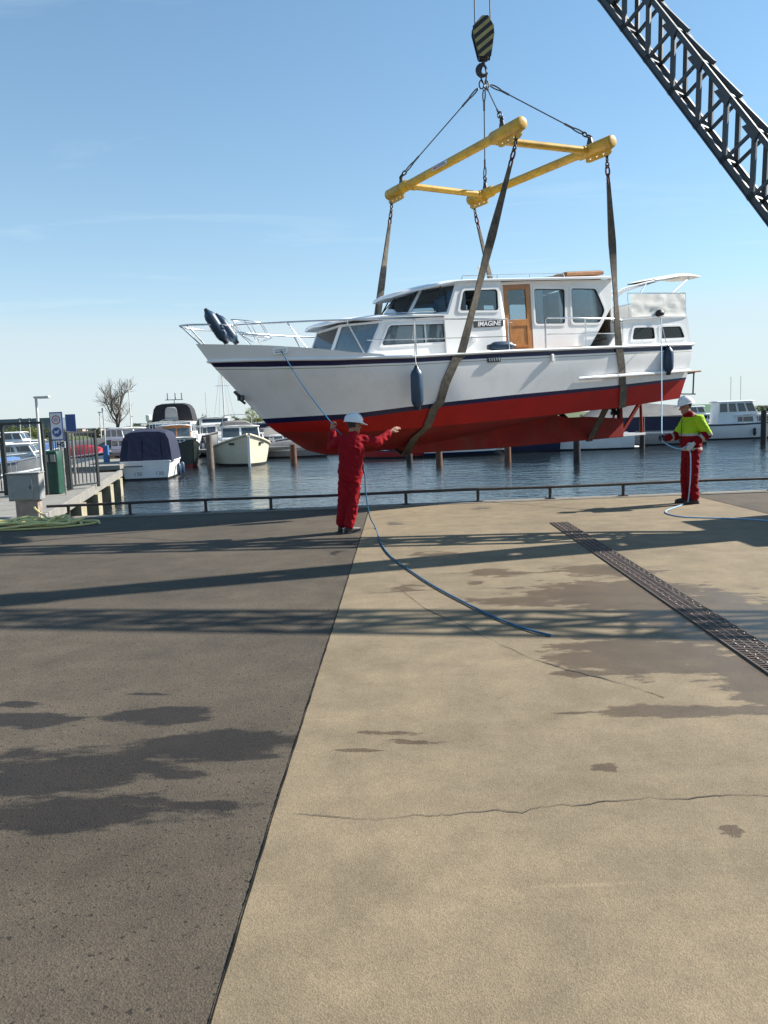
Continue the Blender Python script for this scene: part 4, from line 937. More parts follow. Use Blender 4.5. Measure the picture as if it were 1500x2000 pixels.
# mast and back leg
MASTF, MASTT = Vector((7.7, 10.85, 0.3)), Vector((7.7, 10.85, 10.3))
g = MB(); 
for a, b_ in ((-1, -1), (-1, 1), (1, -1), (1, 1)): g.bar(MASTF - co_ + Vector((a * 0.32, b_ * 0.32, 0)), MASTT - co_ + Vector((a * 0.10, b_ * 0.10, 0)), 0.16, 0.16)
mast = g.build('mast', 'crane', crane)
for k in range(9):
    z = 0.6 + k * 1.08; w = lerp(0.32, 0.10, (z - 0.3) / 10)
    for s in (1, -1):
        m = MB(); m.box(MASTF - co_ + Vector((s * w, 0, z + 0.25)), (0.02, 2 * w, 0.62)); m.build('batten_plate', 'crane', mast)
        m = MB(); m.box(MASTF - co_ + Vector((0, s * w, z + 0.25)), (2 * w, 0.02, 0.62)); m.build('batten_plate', 'crane', mast)
m = MB(); m.box(MASTT - co_ + Vector((0, 0, -1.0)), (0.55, 0.55, 0.9)); m.build('mast_head', 'crane', crane, bevel=0.03)
lattice(Vector((10.6, 4.3, 0.1)), MASTT, 0.33, 0.17, 13, 'back_leg', 'X', plate=False, chord=0.065)
for dx in (-0.2, 0.2):
    g = MB(); g.tube([MASTT - co_ + Vector((dx, 0, 0)), TIP - co_ + Vector((dx, 0, 0.2))], 0.014, 6); g.build('pendant_cable', 'wire', crane)
m = MB(); m.box((1.3, 0.5, 1.7), (2.3, 2.2, 2.0)); m.box((1.3, 0.5, 2.75), (2.4, 2.3, 0.1)); m.build('machine_house', mat('crane_house_grey', (0.20, 0.22, 0.22), 0.5), crane, bevel=0.03)
m = MB(); m.lathe([(1.3, 0), (1.3, 0.35), (0.9, 0.4), (0.9, 0.72)], 28, (0.5, 0.3, 0)); m.build('pedestal', 'crane', crane, smooth=40)
m = MB(); m.box((-0.50, 0.33, 2.05), (0.5, 0.4, 0.5)); m.bar((-0.1, 0.2, 1.3), (-0.85, 0.32, 2.15), 0.3, 0.3); m.build('boom_foot', 'crane', crane, bevel=0.02)

# web slings under the hull
def hull_pt(x, r, s, off=0.012):
    p = row_pt(r, x); q = YW((p.x, p.y * s, p.z)); return q
def web_sling(label, port_corner, stb_corner, portx, keelx, stbx, keelz):
    """port sheer -> keel -> starboard sheer; x per hull row interpolated"""
    t = thing('lifting_sling', label, 'lifting sling', port_corner, 0, 'web slings under the yacht')
    seq = []
    rows_ = [10, 9, 6, 5, 4, 3, 2]
    for r in rows_: f = rows_.index(r) / 6; seq.append((hull_pt(lerp(portx[0], portx[1], f), r, 1), (0, 1, 0.1 if r > 3 else -0.4)))
    seq.append((hull_pt(lerp(portx[1], keelx, 0.6), 1, 1), (0, 0.3, -1)))
    kz = YW((keelx, 0, keelz)); seq.append((kz, (0, 0, -1)))
    seq.append((hull_pt(lerp(stbx[1], keelx, 0.6), 1, -1), (0, -0.3, -1)))
    for r in rows_[::-1]: f = rows_.index(r) / 6; seq.append((hull_pt(lerp(stbx[0], stbx[1], f), r, -1), (0, -1, 0.1 if r > 3 else -0.4)))
    M3 = YROT.to_matrix(); P = [q + (M3 @ Vector(nv)).normalized() * 0.022 for q, nv in seq]
    hangP, hangS = port_corner + Vector((0, 0, -0.20)), stb_corner + Vector((0, 0, -0.20))
    endP, endS = hangP + (P[0] - hangP).normalized() * 0.46, hangS + (P[-1] - hangS).normalized() * 0.46
    path = [endP.lerp(P[0], k / 14) for k in range(14)] + P + [P[-1].lerp(endS, (k + 1) / 14) for k in range(14)]
    fwd = (M3 @ Vector((1, 0, 0))).normalized(); g = MB(); rows = []; n_ = len(path)
    for i, p in enumerate(path):
        tg = (path[min(i + 1, n_ - 1)] - path[max(i - 1, 0)]).normalized(); w = (fwd - tg * fwd.dot(tg)).normalized()
        nrm = tg.cross(w); hw = 0.082
        e = min(i, n_ - 1 - i)
        if e < 14:
            hw = lerp(0.03, 0.075, min(1, e / 5)); tw = 0.35 * math.sin(e * 0.5) ; w2 = (w * math.cos(tw) + nrm * math.sin(tw))
        else: w2 = w; 
        n2 = tg.cross(w2); th = 0.008 if e >= 14 else lerp(0.02, 0.010, min(1, e / 8))
        q = p - port_corner
        rows.append([q + w2 * hw + n2 * th, q + w2 * hw * 0.4 + n2 * (th + 0.004), q - w2 * hw * 0.4 + n2 * (th + 0.004), q - w2 * hw + n2 * th, q - w2 * hw - n2 * th, q + w2 * hw - n2 * th])
    g.grid(rows, wrap=True); g.build('webbing', 'strap', t, smooth=60)
    for h, e in ((hangP, endP), (hangS, endS)):
        g = MB(); chain(g, h - port_corner + Vector((0, 0, 0.06)), h.lerp(e, 0.45) - port_corner, 0.085, 0.013, 0.03); g.build('chain', 'darksteel', t, smooth=60)
        g = MB(); chain(g, h.lerp(e, 0.42) - port_corner, e.lerp(h, -0.06) - port_corner, 0.14, 0.017, 0.036); g.build('shackle', 'rustlink', t, smooth=60)
web_sling('grey webbing lifting sling slanting across the name board under the forward hull', FB, FA, (0.21, 0.87), 0.98, (0.42, 0.9), -0.75)
web_sling('grey webbing lifting sling hanging straight past the wheelhouse end under the stern', FD, FC, (-3.15, -3.32), -3.32, (-2.9, -3.2), -0.83)
# ================================================================== quay furniture
MT['railpaint'] = mat('brown_rail_paint', (0.035, 0.028, 0.024), 0.6, var=0.35, vscale=8, c2=(0.10, 0.04, 0.02), c2amt=0.5, c2scale=5)
rl = thing('quay_rail', 'low dark brown tube rail along the quay edge', 'railing', (0, EDGE - 0.12, 0.015))
xs_ = [-5.9, -4.75, -3.33, -2.11, -0.75, 0.42, 1.77, 3.12, 4.49, 5.85, 7.3, 8.7]
g = MB(); g.tube([(x, 0.0, 0.225 + 0.006 * math.sin(x * 1.3)) for x in [lerp(-6.3, 9.3, i / 50) for i in range(51)]], 0.026, 10); g.build('rail_tube', 'railpaint', rl, smooth=60)
p0 = None
for x in xs_:
    if p0 is None:
        g = MB(); g.tube([(0, 0, 0.0), (0, 0, 0.215)], 0.030, 10); g.box((0, 0, 0.006), (0.16, 0.13, 0.012)); p0 = g.build('rail_post', 'railpaint', rl, smooth=40); p0.location = (x, 0, 0)
    else: linked(p0, 'rail_post', rl, (x, 0, 0))
# drain channel with cast grates
MT['grate'] = mat('cast_iron', (0.10, 0.078, 0.065), 0.6, 0.3, var=0.4, vscale=30, c2=(0.12, 0.06, 0.035), c2amt=0.5, c2scale=8)
MT['galv'] = mat('galvanised_edge', (0.30, 0.28, 0.25), 0.5, 0.6, var=0.3, vscale=12)
MT['pit'] = mat('drain_dark', (0.03, 0.025, 0.022), 0.9)
ga, gb = Vector((2.56, 11.62, 0)), Vector((2.36, 3.2, 0)); gl = (gb - ga).length; gang = math.atan2(gb.y - ga.y, gb.x - ga.x); gl = 8.5
dr_ = thing('drain_channel', 'rusty cast iron drain grating set in the concrete apron', 'drain grate', ga, gang)
MB().box((gl / 2, 0, 0.006), (gl, 0.245, 0.006)).build('channel', 'pit', dr_)
for s in (-1, 1):
    for k in (0.122,): MB().box((gl / 2, s * k, 0.013), (gl, 0.012, 0.014)).build('edge_strip', 'grate', dr_)
gm = MB()
for yy in (-0.058, 0.0, 0.058): gm.box((0.25, yy, 0.0125), (0.485, 0.012, 0.012))
for k in range(13): gm.box((0.02 + k * 0.0385, 0, 0.0125), (0.015, 0.228, 0.011))
gp = None; nseg = round(gl / 0.5)
for i in range(nseg):
    if gp is None: gp = gm.build('grate', 'grate', dr_); gp.location = (0, 0, 0)
    else: linked(gp, 'grate', dr_, (i * 0.5, 0, 0))
stud = None; nst = 0
b_ = MB().ball((0, 0, 0.021), (0.009, 0.009, 0.005), 6, 4)
for i in range(nseg):
    for s in (-1, 1):
        for k in range(6):
            q = (i * 0.5 + 0.04 + k * 0.083, s * 0.07 + 0.022 * (k % 2), 0)
            if stud is None: stud = b_.build('grate_stud', mat('worn_stud', (0.22, 0.19, 0.16), 0.5, 0.3), dr_, smooth=60); stud.location = q
            else: linked(stud, 'grate_stud', dr_, q)
# power cabinet on a brick-coloured plinth
MT['cabinet'] = mat('cabinet_grey', (0.27, 0.27, 0.26), 0.55, var=0.12, vscale=5, c2=(0.18, 0.17, 0.15), c2amt=0.4, c2scale=4)
MT['plinth'] = mat('plinth_concrete', (0.30, 0.235, 0.19), 0.85, var=0.2, vscale=8, bump=0.3)
cbp = gnd(58, 1015); cbp.y -= 0.05
cab = thing('power_cabinet', 'grey steel power cabinet on a brown plinth by the hose pile', 'cabinet', cbp, R(8))
MB().box((0.02, 0.05, 0.19), (0.40, 0.28, 0.38)).build('plinth', 'plinth', cab, bevel=0.015)
bx = MB().box((0, 0.05, 0.62), (0.56, 0.34, 0.50)).build('casing', 'cabinet', cab, bevel=0.015)
dd = MB().box((-0.05, -0.129, 0.62), (0.42, 0.016, 0.44)).build('door', 'cabinet', cab, bevel=0.006)
MB().box((0.12, -0.141, 0.62), (0.02, 0.014, 0.07)).build('handle', 'darksteel', dd)
MB().box((0, 0.04, 0.878), (0.60, 0.38, 0.018)).build('roof', 'cabinet', cab, bevel=0.006)
# yellow hose heap
MT['hose'] = mat('yellow_hose', (0.62, 0.55, 0.22), 0.5, var=0.15, vscale=10)
hp_ = gnd(62, 1030); hs = thing('garden_hose', 'heap of yellow water hose lying by the power cabinet', 'hose', hp_)
for q in range(3):
    P = []; rnd = random.Random(10 + q)
    cx, cy = (-0.35, 0.1, 0.35)[q], (0.0, -0.10, 0.05)[q]
    for k in range(48):
        a = k * 0.33; r1 = 0.62 + 0.24 * math.sin(k * 0.11 + q); 
        P.append((cx + (r1 + 0.1 * noise.noise((k * 0.05, q, 0))) * math.cos(a) * 0.95, cy + r1 * 0.42 * math.sin(a) + 0.06 * noise.noise((k * 0.09, q, 5)), 0.025 + 0.20 * abs(noise.noise((k * 0.17, q, 2))) + 0.001 * k))
    g = MB(); g.tube(P, 0.021, 7); g.build('coil', 'hose', hs, smooth=60)
g = MB(); g.tube(smooth_path([(-0.9, -0.2, 0.02), (-0.2, -0.38, 0.02), (0.5, -0.30, 0.02), (0.95, -0.02, 0.02), (1.05, 0.2, 0.03), (0.6, 0.32, 0.04), (0.2, 0.3, 0.1), (-0.05, 0.33, 0.28), (-0.1, 0.42, 0.30)]), 0.017, 7); g.build('hose_end', 'hose', hs, smooth=60)
# jetty
MT['deckconc'] = mat('jetty_deck_concrete', (0.20, 0.19, 0.17), 0.85, var=0.2, vscale=2, c2=(0.2, 0.19, 0.17), c2amt=0.5, c2scale=1.2)
MT['pile'] = mat('concrete_pile', (0.30, 0.265, 0.18), 0.85, var=0.25, vscale=3, c2=(0.16, 0.15, 0.09), c2amt=0.7, c2scale=2)
JA, JB = Vector((-6.55, 15.05, 0)), Vector((-10.15, 31.0, 0)); jd = (JB - JA).normalized(); jn = Vector((-jd.y, jd.x, 0))   # jn points left
jl = (JB - JA).length; jang = math.atan2(jd.y, jd.x)
jt = thing('jetty', 'grey concrete jetty on pale piles leading out from the quay', 'jetty', JA, jang)
npan = 7; pm = None
for i in range(npan):
    l = jl / npan
    if pm is None: pm = MB().box((l / 2, 1.9, -0.10), (l - 0.02, 3.7, 0.16)).build('deck_panel', 'deckconc', jt, bevel=0.01)
    else: linked(pm, 'deck_panel', jt, (i * l, 0, 0))
for y in (0.0, 3.8): MB().box((jl / 2, y, -0.08), (jl, 0.14, 0.24)).build('edge_beam', 'deckconc', jt, bevel=0.012)
pl = None
for i in range(5):
    for y in (0.10, 3.5):
        if pl is None: pl = MB().box((0, 0, -1.35), (0.9, 0.5, 2.3)).build('pile', 'pile', jt, bevel=0.02); pl.location = (1.6 + i * 3.3, y, 0)
        else: linked(pl, 'pile', jt, (1.6 + i * 3.3, y, 0))
    MB().box((1.6 + i * 3.3, 1.8, -0.27), (0.3, 3.2, 0.18)).build('cross_beam', 'deckconc', jt)
# branch of the jetty running left behind the boats
J2 = thing('jetty', 'far grey jetty behind the moored boats beyond the blue service post', 'jetty', (-40, 57, 0))
MB().box((14, 0, -0.15), (40, 1.6, 0.2)).build('deck', 'deckconc', J2, bevel=0.01)
for k in range(8): MB().box((-4 + k * 5, 0, -0.9), (0.4, 1.2, 1.4)).build('pile', 'pile', J2)
# gate and fence on the jetty
MT['fence'] = mat('black_fence_paint', (0.018, 0.022, 0.022), 0.5, var=0.3, vscale=10)
def fence(name, label, P, Q, h, nb, cat, group=None, diag=False):
    P, Q = Vector(P), Vector(Q); d = Q - P; L_ = d.length
    t = thing(name, label, cat, P, math.atan2(d.y, d.x), group)
    for x in (0, L_): MB().box((x, 0, h / 2), (0.07, 0.07, h)).build('post', 'fence', t, bevel=0.006)
    for z in (h - 0.03, 0.10): MB().box((L_ / 2, 0, z), (L_ - 0.07, 0.05, 0.05)).build('rail', 'fence', t)
    bm_ = None
    for k in range(1, nb):
        if bm_ is None: bm_ = MB().box((0, 0, h / 2 + 0.03), (0.022, 0.022, h - 0.22)).build('bar', 'fence', t); bm_.location = (k * L_ / nb, 0, 0)
        else: linked(bm_, 'bar', t, (k * L_ / nb, 0, 0))
    return t
def on_jetty(px, py): return gnd(px, py, 0.0)
f1a, f1b = gnd(16, 968), gnd(93, 966)
gt = thing('jetty_gate', 'open black steel gate frame across the jetty beside the lamp post', 'gate', (f1a.x, f1a.y, 0), math.atan2(f1b.y - f1a.y, f1b.x - f1a.x))
gw = (f1b - f1a).length
for x in (0, gw): MB().box((x, 0, 0.94), (0.07, 0.07, 1.88)).build('post', 'fence', gt, bevel=0.006)
MB().box((gw / 2, 0, 1.86), (gw + 0.07, 0.05, 0.06)).build('rail', 'fence', gt)
fl_ = gnd(-70, 972); fence('fence_panel', 'black barred fence panel left of the jetty gate', (fl_.x, fl_.y, 0), (f1a.x - 0.05, f1a.y, 0), 1.52, 11, 'fence')
f2a, f2b = gnd(98, 962), gnd(134, 958)
fence('fence_panel', 'short black barred fence panel behind the green bin', (f2a.x, f2a.y + 0.3, 0), (f2b.x, f2b.y, 0), 1.62, 6, 'fence')
f3a, f3b = gnd(140, 956), gnd(193, 950)
fence('fence_panel', 'black barred fence panel overhanging the water past the sign', (f3a.x, f3a.y, 0), (f3b.x, f3b.y, 0), 1.60, 7, 'fence')
# litter bin
MT['bingreen'] = mat('green_bin', (0.010, 0.055, 0.035), 0.5, var=0.2)
bp_ = gnd(110, 963); lb = thing('litter_bin', 'dark green litter bin with white notices on the jetty', 'bin', (bp_.x, bp_.y, 0), R(-8))
rows = []
for z, w in ((0.0, 0.19), (0.85, 0.215), (1.02, 0.215), (1.10, 0.19), (1.13, 0.12)):
    rows.append([(w * a, w * b_ * 0.9, z) for a, b_ in rounded([(-1, -1), (1, -1), (1, 1), (-1, 1)], 0.25, 3)])
g = MB(); g.grid(rows, wrap=True); g.add(rows[-1], [tuple(range(len(rows[-1])))]); g.build('bin_body', 'bingreen', lb, smooth=40)
for x in (-0.09, 0.10): MB().box((x, -0.205, 0.93), (0.13, 0.012, 0.19)).build('notice', MT['cabinet'], lb)
MB().box((0, -0.197, 0.79), (0.36, 0.012, 0.02)).build('lid_seam', 'fence', lb)
# lamp post
MT['lamppaint'] = mat('lamp_grey', (0.50, 0.49, 0.45), 0.5, var=0.1)
lp = gnd(85, 948); lm = thing('lamp_post', 'pale grey lamp post with flat lamp head standing on the jetty', 'lamp post', (lp.x, lp.y, 0))
g = MB(); g.tube([(0, 0, 0), (0, 0, 0.45), (0, 0, 0.5), (0, 0, 2.62)], [0.065, 0.065, 0.048, 0.038], 12); g.build('pole', 'lamppaint', lm, smooth=40)
MB().box((0.18, 0, 2.66), (0.46, 0.16, 0.07)).build('lamp_head', 'lamppaint', lm, bevel=0.02)
MB().box((0.24, 0, 2.62), (0.28, 0.11, 0.012)).build('diffuser', 'lettering', lm)
# sign post
MT['signblue'] = mat('sign_blue', (0.035, 0.075, 0.23), 0.4); MT['signwhite'] = mat('sign_white', (0.62, 0.63, 0.66), 0.4, var=0.03); MT['signred'] = mat('sign_red', (0.40, 0.05, 0.06), 0.4)
sp_ = gnd(128, 966); sg = thing('sign_post', 'blue bordered notice board with two round pictograms above an HS plate', 'sign', (sp_.x, sp_.y, 0), R(-4))
g = MB(); g.tube([(0, 0.03, 0), (0, 0.03, 2.1)], 0.022, 10); g.build('post', 'galv', sg, smooth=50)
bd_ = MB().box((-0.08, 0, 1.75), (0.34, 0.02, 0.72)).build('board', 'signblue', sg, bevel=0.004)
MB().box((-0.08, -0.013, 1.75), (0.29, 0.006, 0.66)).build('board_face', 'signwhite', bd_)
def disc(mb, cx, cz, r0, r1, y, mi=0, n=28):
    rows = [[(cx + r * math.cos(2 * PI * k / n), y, cz + r * math.sin(2 * PI * k / n)) for k in range(n)] for r in (r0, r1)]; mb.grid(rows, wrap=True, mi=mi)
g = MB(); disc(g, -0.08, 1.91, 0.09, 0.115, -0.019, 0); disc(g, -0.08, 1.91, 0.06, 0.063, -0.019, 1); g.build('round_pictogram', ['signred', 'cabinet'], bd_, fix=False)
g = MB()
for x0 in (-0.12, -0.085, -0.05): g.ball((x0, -0.019, 1.945), (0.014, 0.003, 0.014), 8, 6); g.box((x0, -0.019, 1.90), (0.022, 0.003, 0.055))
g.build('figure_pictogram', 'cabinet', bd_)
g = MB(); disc(g, -0.08, 1.60, 0.0, 0.122, -0.019, 0); g.build('round_pictogram', ['signblue'], bd_, fix=False)
dog = [(-0.055, -0.05), (-0.045, -0.05), (-0.04, -0.015), (0.015, -0.012), (0.022, -0.05), (0.032, -0.05), (0.036, 0.005), (0.05, 0.03), (0.072, 0.036), (0.068, 0.052), (0.048, 0.066), (0.04, 0.058), (0.022, 0.024), (-0.045, 0.02), (-0.066, 0.045), (-0.07, 0.04), (-0.058, 0.008)]
g = MB(); g.prism(dog, lambda u, v, w: (-0.08 + u, -0.025 + w, 1.60 + v), 0.003); g.build('dog_pictogram', 'signwhite', bd_)
hsb = MB().box((-0.015, 0, 1.28), (0.24, 0.016, 0.17)).build('plate', 'signwhite', sg)
for k in range(5): MB().box((-0.10 + k * 0.04, 0, 1.38), (0.012, 0.01, 0.04)).build('hanger', 'signwhite', hsb)
text_mesh('HS', 0.175, 'lettering', 'hazb', hsb, lambda u, v, w: (-0.015 + u * 0.95, -0.011 - w, 1.28 + v), bold=0.006)
sb2 = gnd(140, 955); sg2 = thing('notice_board', 'plain blue notice board behind the pictogram sign', 'sign', (atY(138, 822, 23.5).x - 0.12, 23.5, 0), R(-4))
MB().box((0.12, 0, 1.85), (0.30, 0.02, 0.5)).build('board', 'signblue', sg2); MB().box((0.12, 0.03, 0.95), (0.05, 0.04, 1.9)).build('post', 'galv', sg2)
# service post on the jetty
svp = gnd(206, 897); sv = thing('service_post', 'blue electricity and water post with a tall white mast on the jetty', 'service post', (svp.x + 1.4, 40.5, -0.02))
MT['svblue'] = mat('service_blue', (0.05, 0.14, 0.32), 0.5)
sv.location = (-13.95, 40.6, -0.02)
MB().box((0, 0, 0.42), (0.26, 0.22, 0.84)).build('cabinet', 'svblue', sv, bevel=0.02)
g = MB(); g.tube([(0, 0, 0.84), (0, 0, 2.6)], 0.03, 8); g.box((0, 0, 2.65), (0.10, 0.08, 0.14)); g.build('mast', 'lamppaint', sv)
J3 = thing('jetty', 'outer end of the concrete jetty carrying the blue service post', 'jetty', (-13.4, 40.6, 0), R(100))
MB().box((0, 0.6, -0.12), (8.5, 2.6, 0.2)).build('deck', 'deckconc', J3, bevel=0.01)
for k in range(3): MB().box((-3 + k * 3, 0.2, -1.0), (0.5, 0.45, 1.6)).build('pile', 'pile', J3)
# ---------------------------------------------------------------- mooring piles
MT['brownpile'] = mat('brown_timber_pile', (0.13, 0.055, 0.030), 0.8, var=0.3, vscale=5, c2=(0.05, 0.04, 0.03), c2amt=0.7, c2scale=3, bump=0.4, bscale=20)
MT['greypile'] = mat('weathered_timber_pile', (0.14, 0.12, 0.10), 0.85, var=0.3, vscale=5, c2=(0.10, 0.04, 0.025), c2amt=0.7, c2scale=2, bump=0.4, bscale=20)
MT['darkpile'] = mat('dark_timber_pile', (0.03, 0.026, 0.024), 0.8, var=0.3, vscale=5, bump=0.4, bscale=20)
piles = [(412, 916, 849, 'greypile', 'weathered mooring pile between the blue canopied boat and the cream launch'), (574, 905, 868, 'brownpile', 'red brown mooring pile under the bow of the hoisted yacht'),
         (858, 910, 876, 'brownpile', 'brown mooring pile under the forward end of the yacht keel'), (992, 903, 865, 'brownpile', 'brown mooring pile below the middle of the yacht keel'),
         (1127, 905, 845, 'darkpile', 'black mooring pile in front of the small white boat stern'), (1254, 876, 815, 'darkpile', 'black mooring pile beside the rudder post of the hoisted yacht'),
         (1491, 868, 802, 'darkpile', 'tall black mooring pile in front of the white cabin cruiser'), (800, 905, 862, 'darkpile', 'dark mooring pile behind the outstretched arm of the worker in red')]
for k, (px, py, top, mm, lab) in enumerate(piles):
    b_ = gnd(px, py, WATER); t_ = atY(px, top, b_.y); h = t_.z - WATER; r_ = 0.20 if k < 2 else 0.17
    g = MB(); n_ = 9; g.tube([(0.02 * noise.noise((i, k, 0)), 0.02 * noise.noise((i, k, 3)), lerp(-1.0, h, i / n_)) for i in range(n_ + 1)], [r_ * (1.06 - 0.1 * i / n_) for i in range(n_ + 1)], 14)
    o = tag(g.build('mooring_pile', mm, None, smooth=50), lab, 'pile', 'mooring piles'); o.location = (b_.x, b_.y, WATER)
# ================================================================== people
MT['skin'] = mat('skin', (0.30, 0.15, 0.10), 0.6, var=0.12, vscale=20)
MT['hair'] = mat('short_dark_hair', (0.035, 0.028, 0.024), 0.8)
MT['coverall'] = mat('red_coverall', (0.25, 0.006, 0.012), 0.85, var=0.14, vscale=9, spec=0.15, c2=(0.17, 0.005, 0.008), c2amt=0.6, c2scale=5)
MT['workred'] = mat('red_work_trousers', (0.17, 0.004, 0.007), 0.85, spec=0.15, var=0.15, vscale=9)
MT['hivis'] = mat('hi_vis_yellow', (0.33, 0.50, 0.015), 0.75, spec=0.2, var=0.1, vscale=9)
MT['reflect'] = mat('reflective_tape', (0.36, 0.34, 0.30), 0.45, var=0.15, vscale=30)
MT['helmet'] = mat('white_helmet', (0.72, 0.72, 0.72), 0.35, var=0.05)
MT['boot'] = mat('black_boot', (0.018, 0.018, 0.02), 0.6, var=0.3)
MT['glove'] = mat('black_glove', (0.02, 0.02, 0.022), 0.8)
MT['whiteglove'] = mat('pale_glove', (0.45, 0.44, 0.42), 0.9)
def limb(mb, pts, step=0.02):
    """chain of balls through (point, radius) knots: rounded, tapering"""
    for (p, r), (q, s) in zip(pts[:-1], pts[1:]):
        p, q = Vector(p), Vector(q); n = max(2, int((q - p).length / step))
        for i in range(n + 1):
            t = i / n; rr = lerp(r, s, t) if not isinstance(r, tuple) else tuple(lerp(a, b_, t) for a, b_ in zip(r, s))
            mb.ball(p.lerp(q, t), rr, 14, 8)
def remeshed(mb, name, mats, parent, voxel, smooth_it=6, fold=0.0, fscale=9.0, seed=0.0, pick=None):
    o = mb.build(name + '_raw', mats[0], None, fix=False)
    m = o.modifiers.new('remesh', 'REMESH'); m.mode = 'VOXEL'; m.voxel_size = voxel
    s_ = o.modifiers.new('smooth', 'SMOOTH'); s_.iterations = smooth_it; s_.factor = 0.5
    dg = bpy.context.evaluated_depsgraph_get(); me = bpy.data.meshes.new_from_object(o.evaluated_get(dg)); me.name = name
    bpy.data.objects.remove(o)
    if fold:
        nn = [v.normal.copy() for v in me.vertices]
        for v, nv in zip(me.vertices, nn):
            c = v.co; a_ = 1 - 2.6 * abs(noise.noise((c.x * fscale * 0.9, c.y * fscale * 0.9, c.z * fscale * 1.5 + c.x * 5 + seed))); b_ = 1 - 2.4 * abs(noise.noise((c.x * fscale * 1.6 + c.z * 9, c.y * fscale * 1.6, c.z * fscale * 1.3 - c.x * 8 + seed)))
            w = 0.7 * max(a_, -0.6) + 0.5 * max(b_, -0.6) + 0.5 * noise.noise((c.x * 5, c.y * 5, c.z * 5 + seed)) - 0.3
            v.co = c + nv * (w * fold)
    me.materials.clear()
    for x in mats: me.materials.append(MT[x])
    if pick:
        for p in me.polygons: p.material_index = pick(p.center)
    me.polygons.foreach_set('use_smooth', [True] * len(me.polygons))
    r_ = bpy.data.objects.new(name, me); col.objects.link(r_); r_.parent = parent
    return r_
def hand(mb, wrist, d, palm_n, curl=0.6, s=1.0, thumb=1, spread=0.25):
    """palm, four fingers of unequal length and a thumb; d = direction of the fingers, palm_n = palm normal"""
    w, d, n = Vector(wrist), Vector(d).normalized(), Vector(palm_n); n = (n - d * n.dot(d)).normalized(); a = d.cross(n)
    limb(mb, [(w, 0.026 * s), (w + d * 0.03 * s, 0.027 * s)], 0.01)
    for k in (-1, -0.33, 0.33, 1):
        limb(mb, [(w + d * 0.02 * s + a * k * 0.014 * s, 0.016 * s), (w + d * 0.085 * s + a * k * 0.030 * s, 0.0145 * s)], 0.008)
    for k, ln in ((-1, 0.058), (-0.33, 0.075), (0.33, 0.080), (1, 0.070)):
        p = w + d * 0.085 * s + a * k * 0.030 * s; dr = (d + a * k * spread * 0.5).normalized(); ang = 0.0
        for seg, fr in ((0, 0.45), (1, 0.32), (2, 0.25)):
            ang += curl * (0.55 if seg == 0 else 0.75); dd = dr * math.cos(ang) + n * math.sin(ang); q = p + dd * ln * fr * s
            limb(mb, [(p, (0.0105 - 0.001 * seg) * s), (q, (0.0095 - 0.001 * seg) * s)], 0.006); p = q
    p = w + d * 0.03 * s + a * thumb * 0.026 * s; dd = (d * 0.55 + a * thumb * 0.8 + n * 0.35).normalized(); q = p + dd * 0.038 * s
    limb(mb, [(p, 0.0145 * s), (q, 0.0115 * s)], 0.006); dd = (d * 0.9 + a * thumb * 0.15 + n * 0.45 * curl).normalized(); limb(mb, [(q, 0.0115 * s), (q + dd * 0.032 * s, 0.0095 * s)], 0.006)
def head(mb, c, face, up=(0, 0, 1), s=1.0):
    c, f, u = Vector(c), Vector(face).normalized(), Vector(up); u = (u - f * u.dot(f)).normalized(); a = f.cross(u)
    rot = Matrix((a, f, u)).transposed()
    P = lambda x, y, z: c + (a * x + f * y + u * z) * s
    mb.ball(P(0, -0.012, 0.03), (0.076 * s, 0.092 * s, 0.095 * s), 18, 12, rot)
    mb.ball(P(0, 0.022, -0.045), (0.062 * s, 0.066 * s, 0.075 * s), 16, 10, rot)
    mb.ball(P(0, 0.060, -0.098), (0.030 * s, 0.028 * s, 0.024 * s), 12, 8, rot)          # chin
    limb(mb, [(P(0, 0.088, 0.0), 0.010 * s), (P(0, 0.108, -0.034), 0.015 * s)], 0.006)   # nose
    mb.ball(P(0, 0.078, 0.022), (0.052 * s, 0.018 * s, 0.013 * s), 12, 8, rot)           # brow
    mb.ball(P(0, 0.083, -0.066), (0.024 * s, 0.012 * s, 0.008 * s), 10, 6, rot); mb.ball(P(0, 0.080, -0.078), (0.021 * s, 0.012 * s, 0.008 * s), 10, 6, rot)   # lips
    for k in (-1, 1):
        mb.ball(P(k * 0.076, -0.008, -0.008), (0.011 * s, 0.022 * s, 0.034 * s), 10, 8, rot)   # ears
        mb.ball(P(k * 0.038, 0.062, -0.025), (0.022 * s, 0.02 * s, 0.02 * s), 10, 6, rot)      # cheeks
    return P, rot
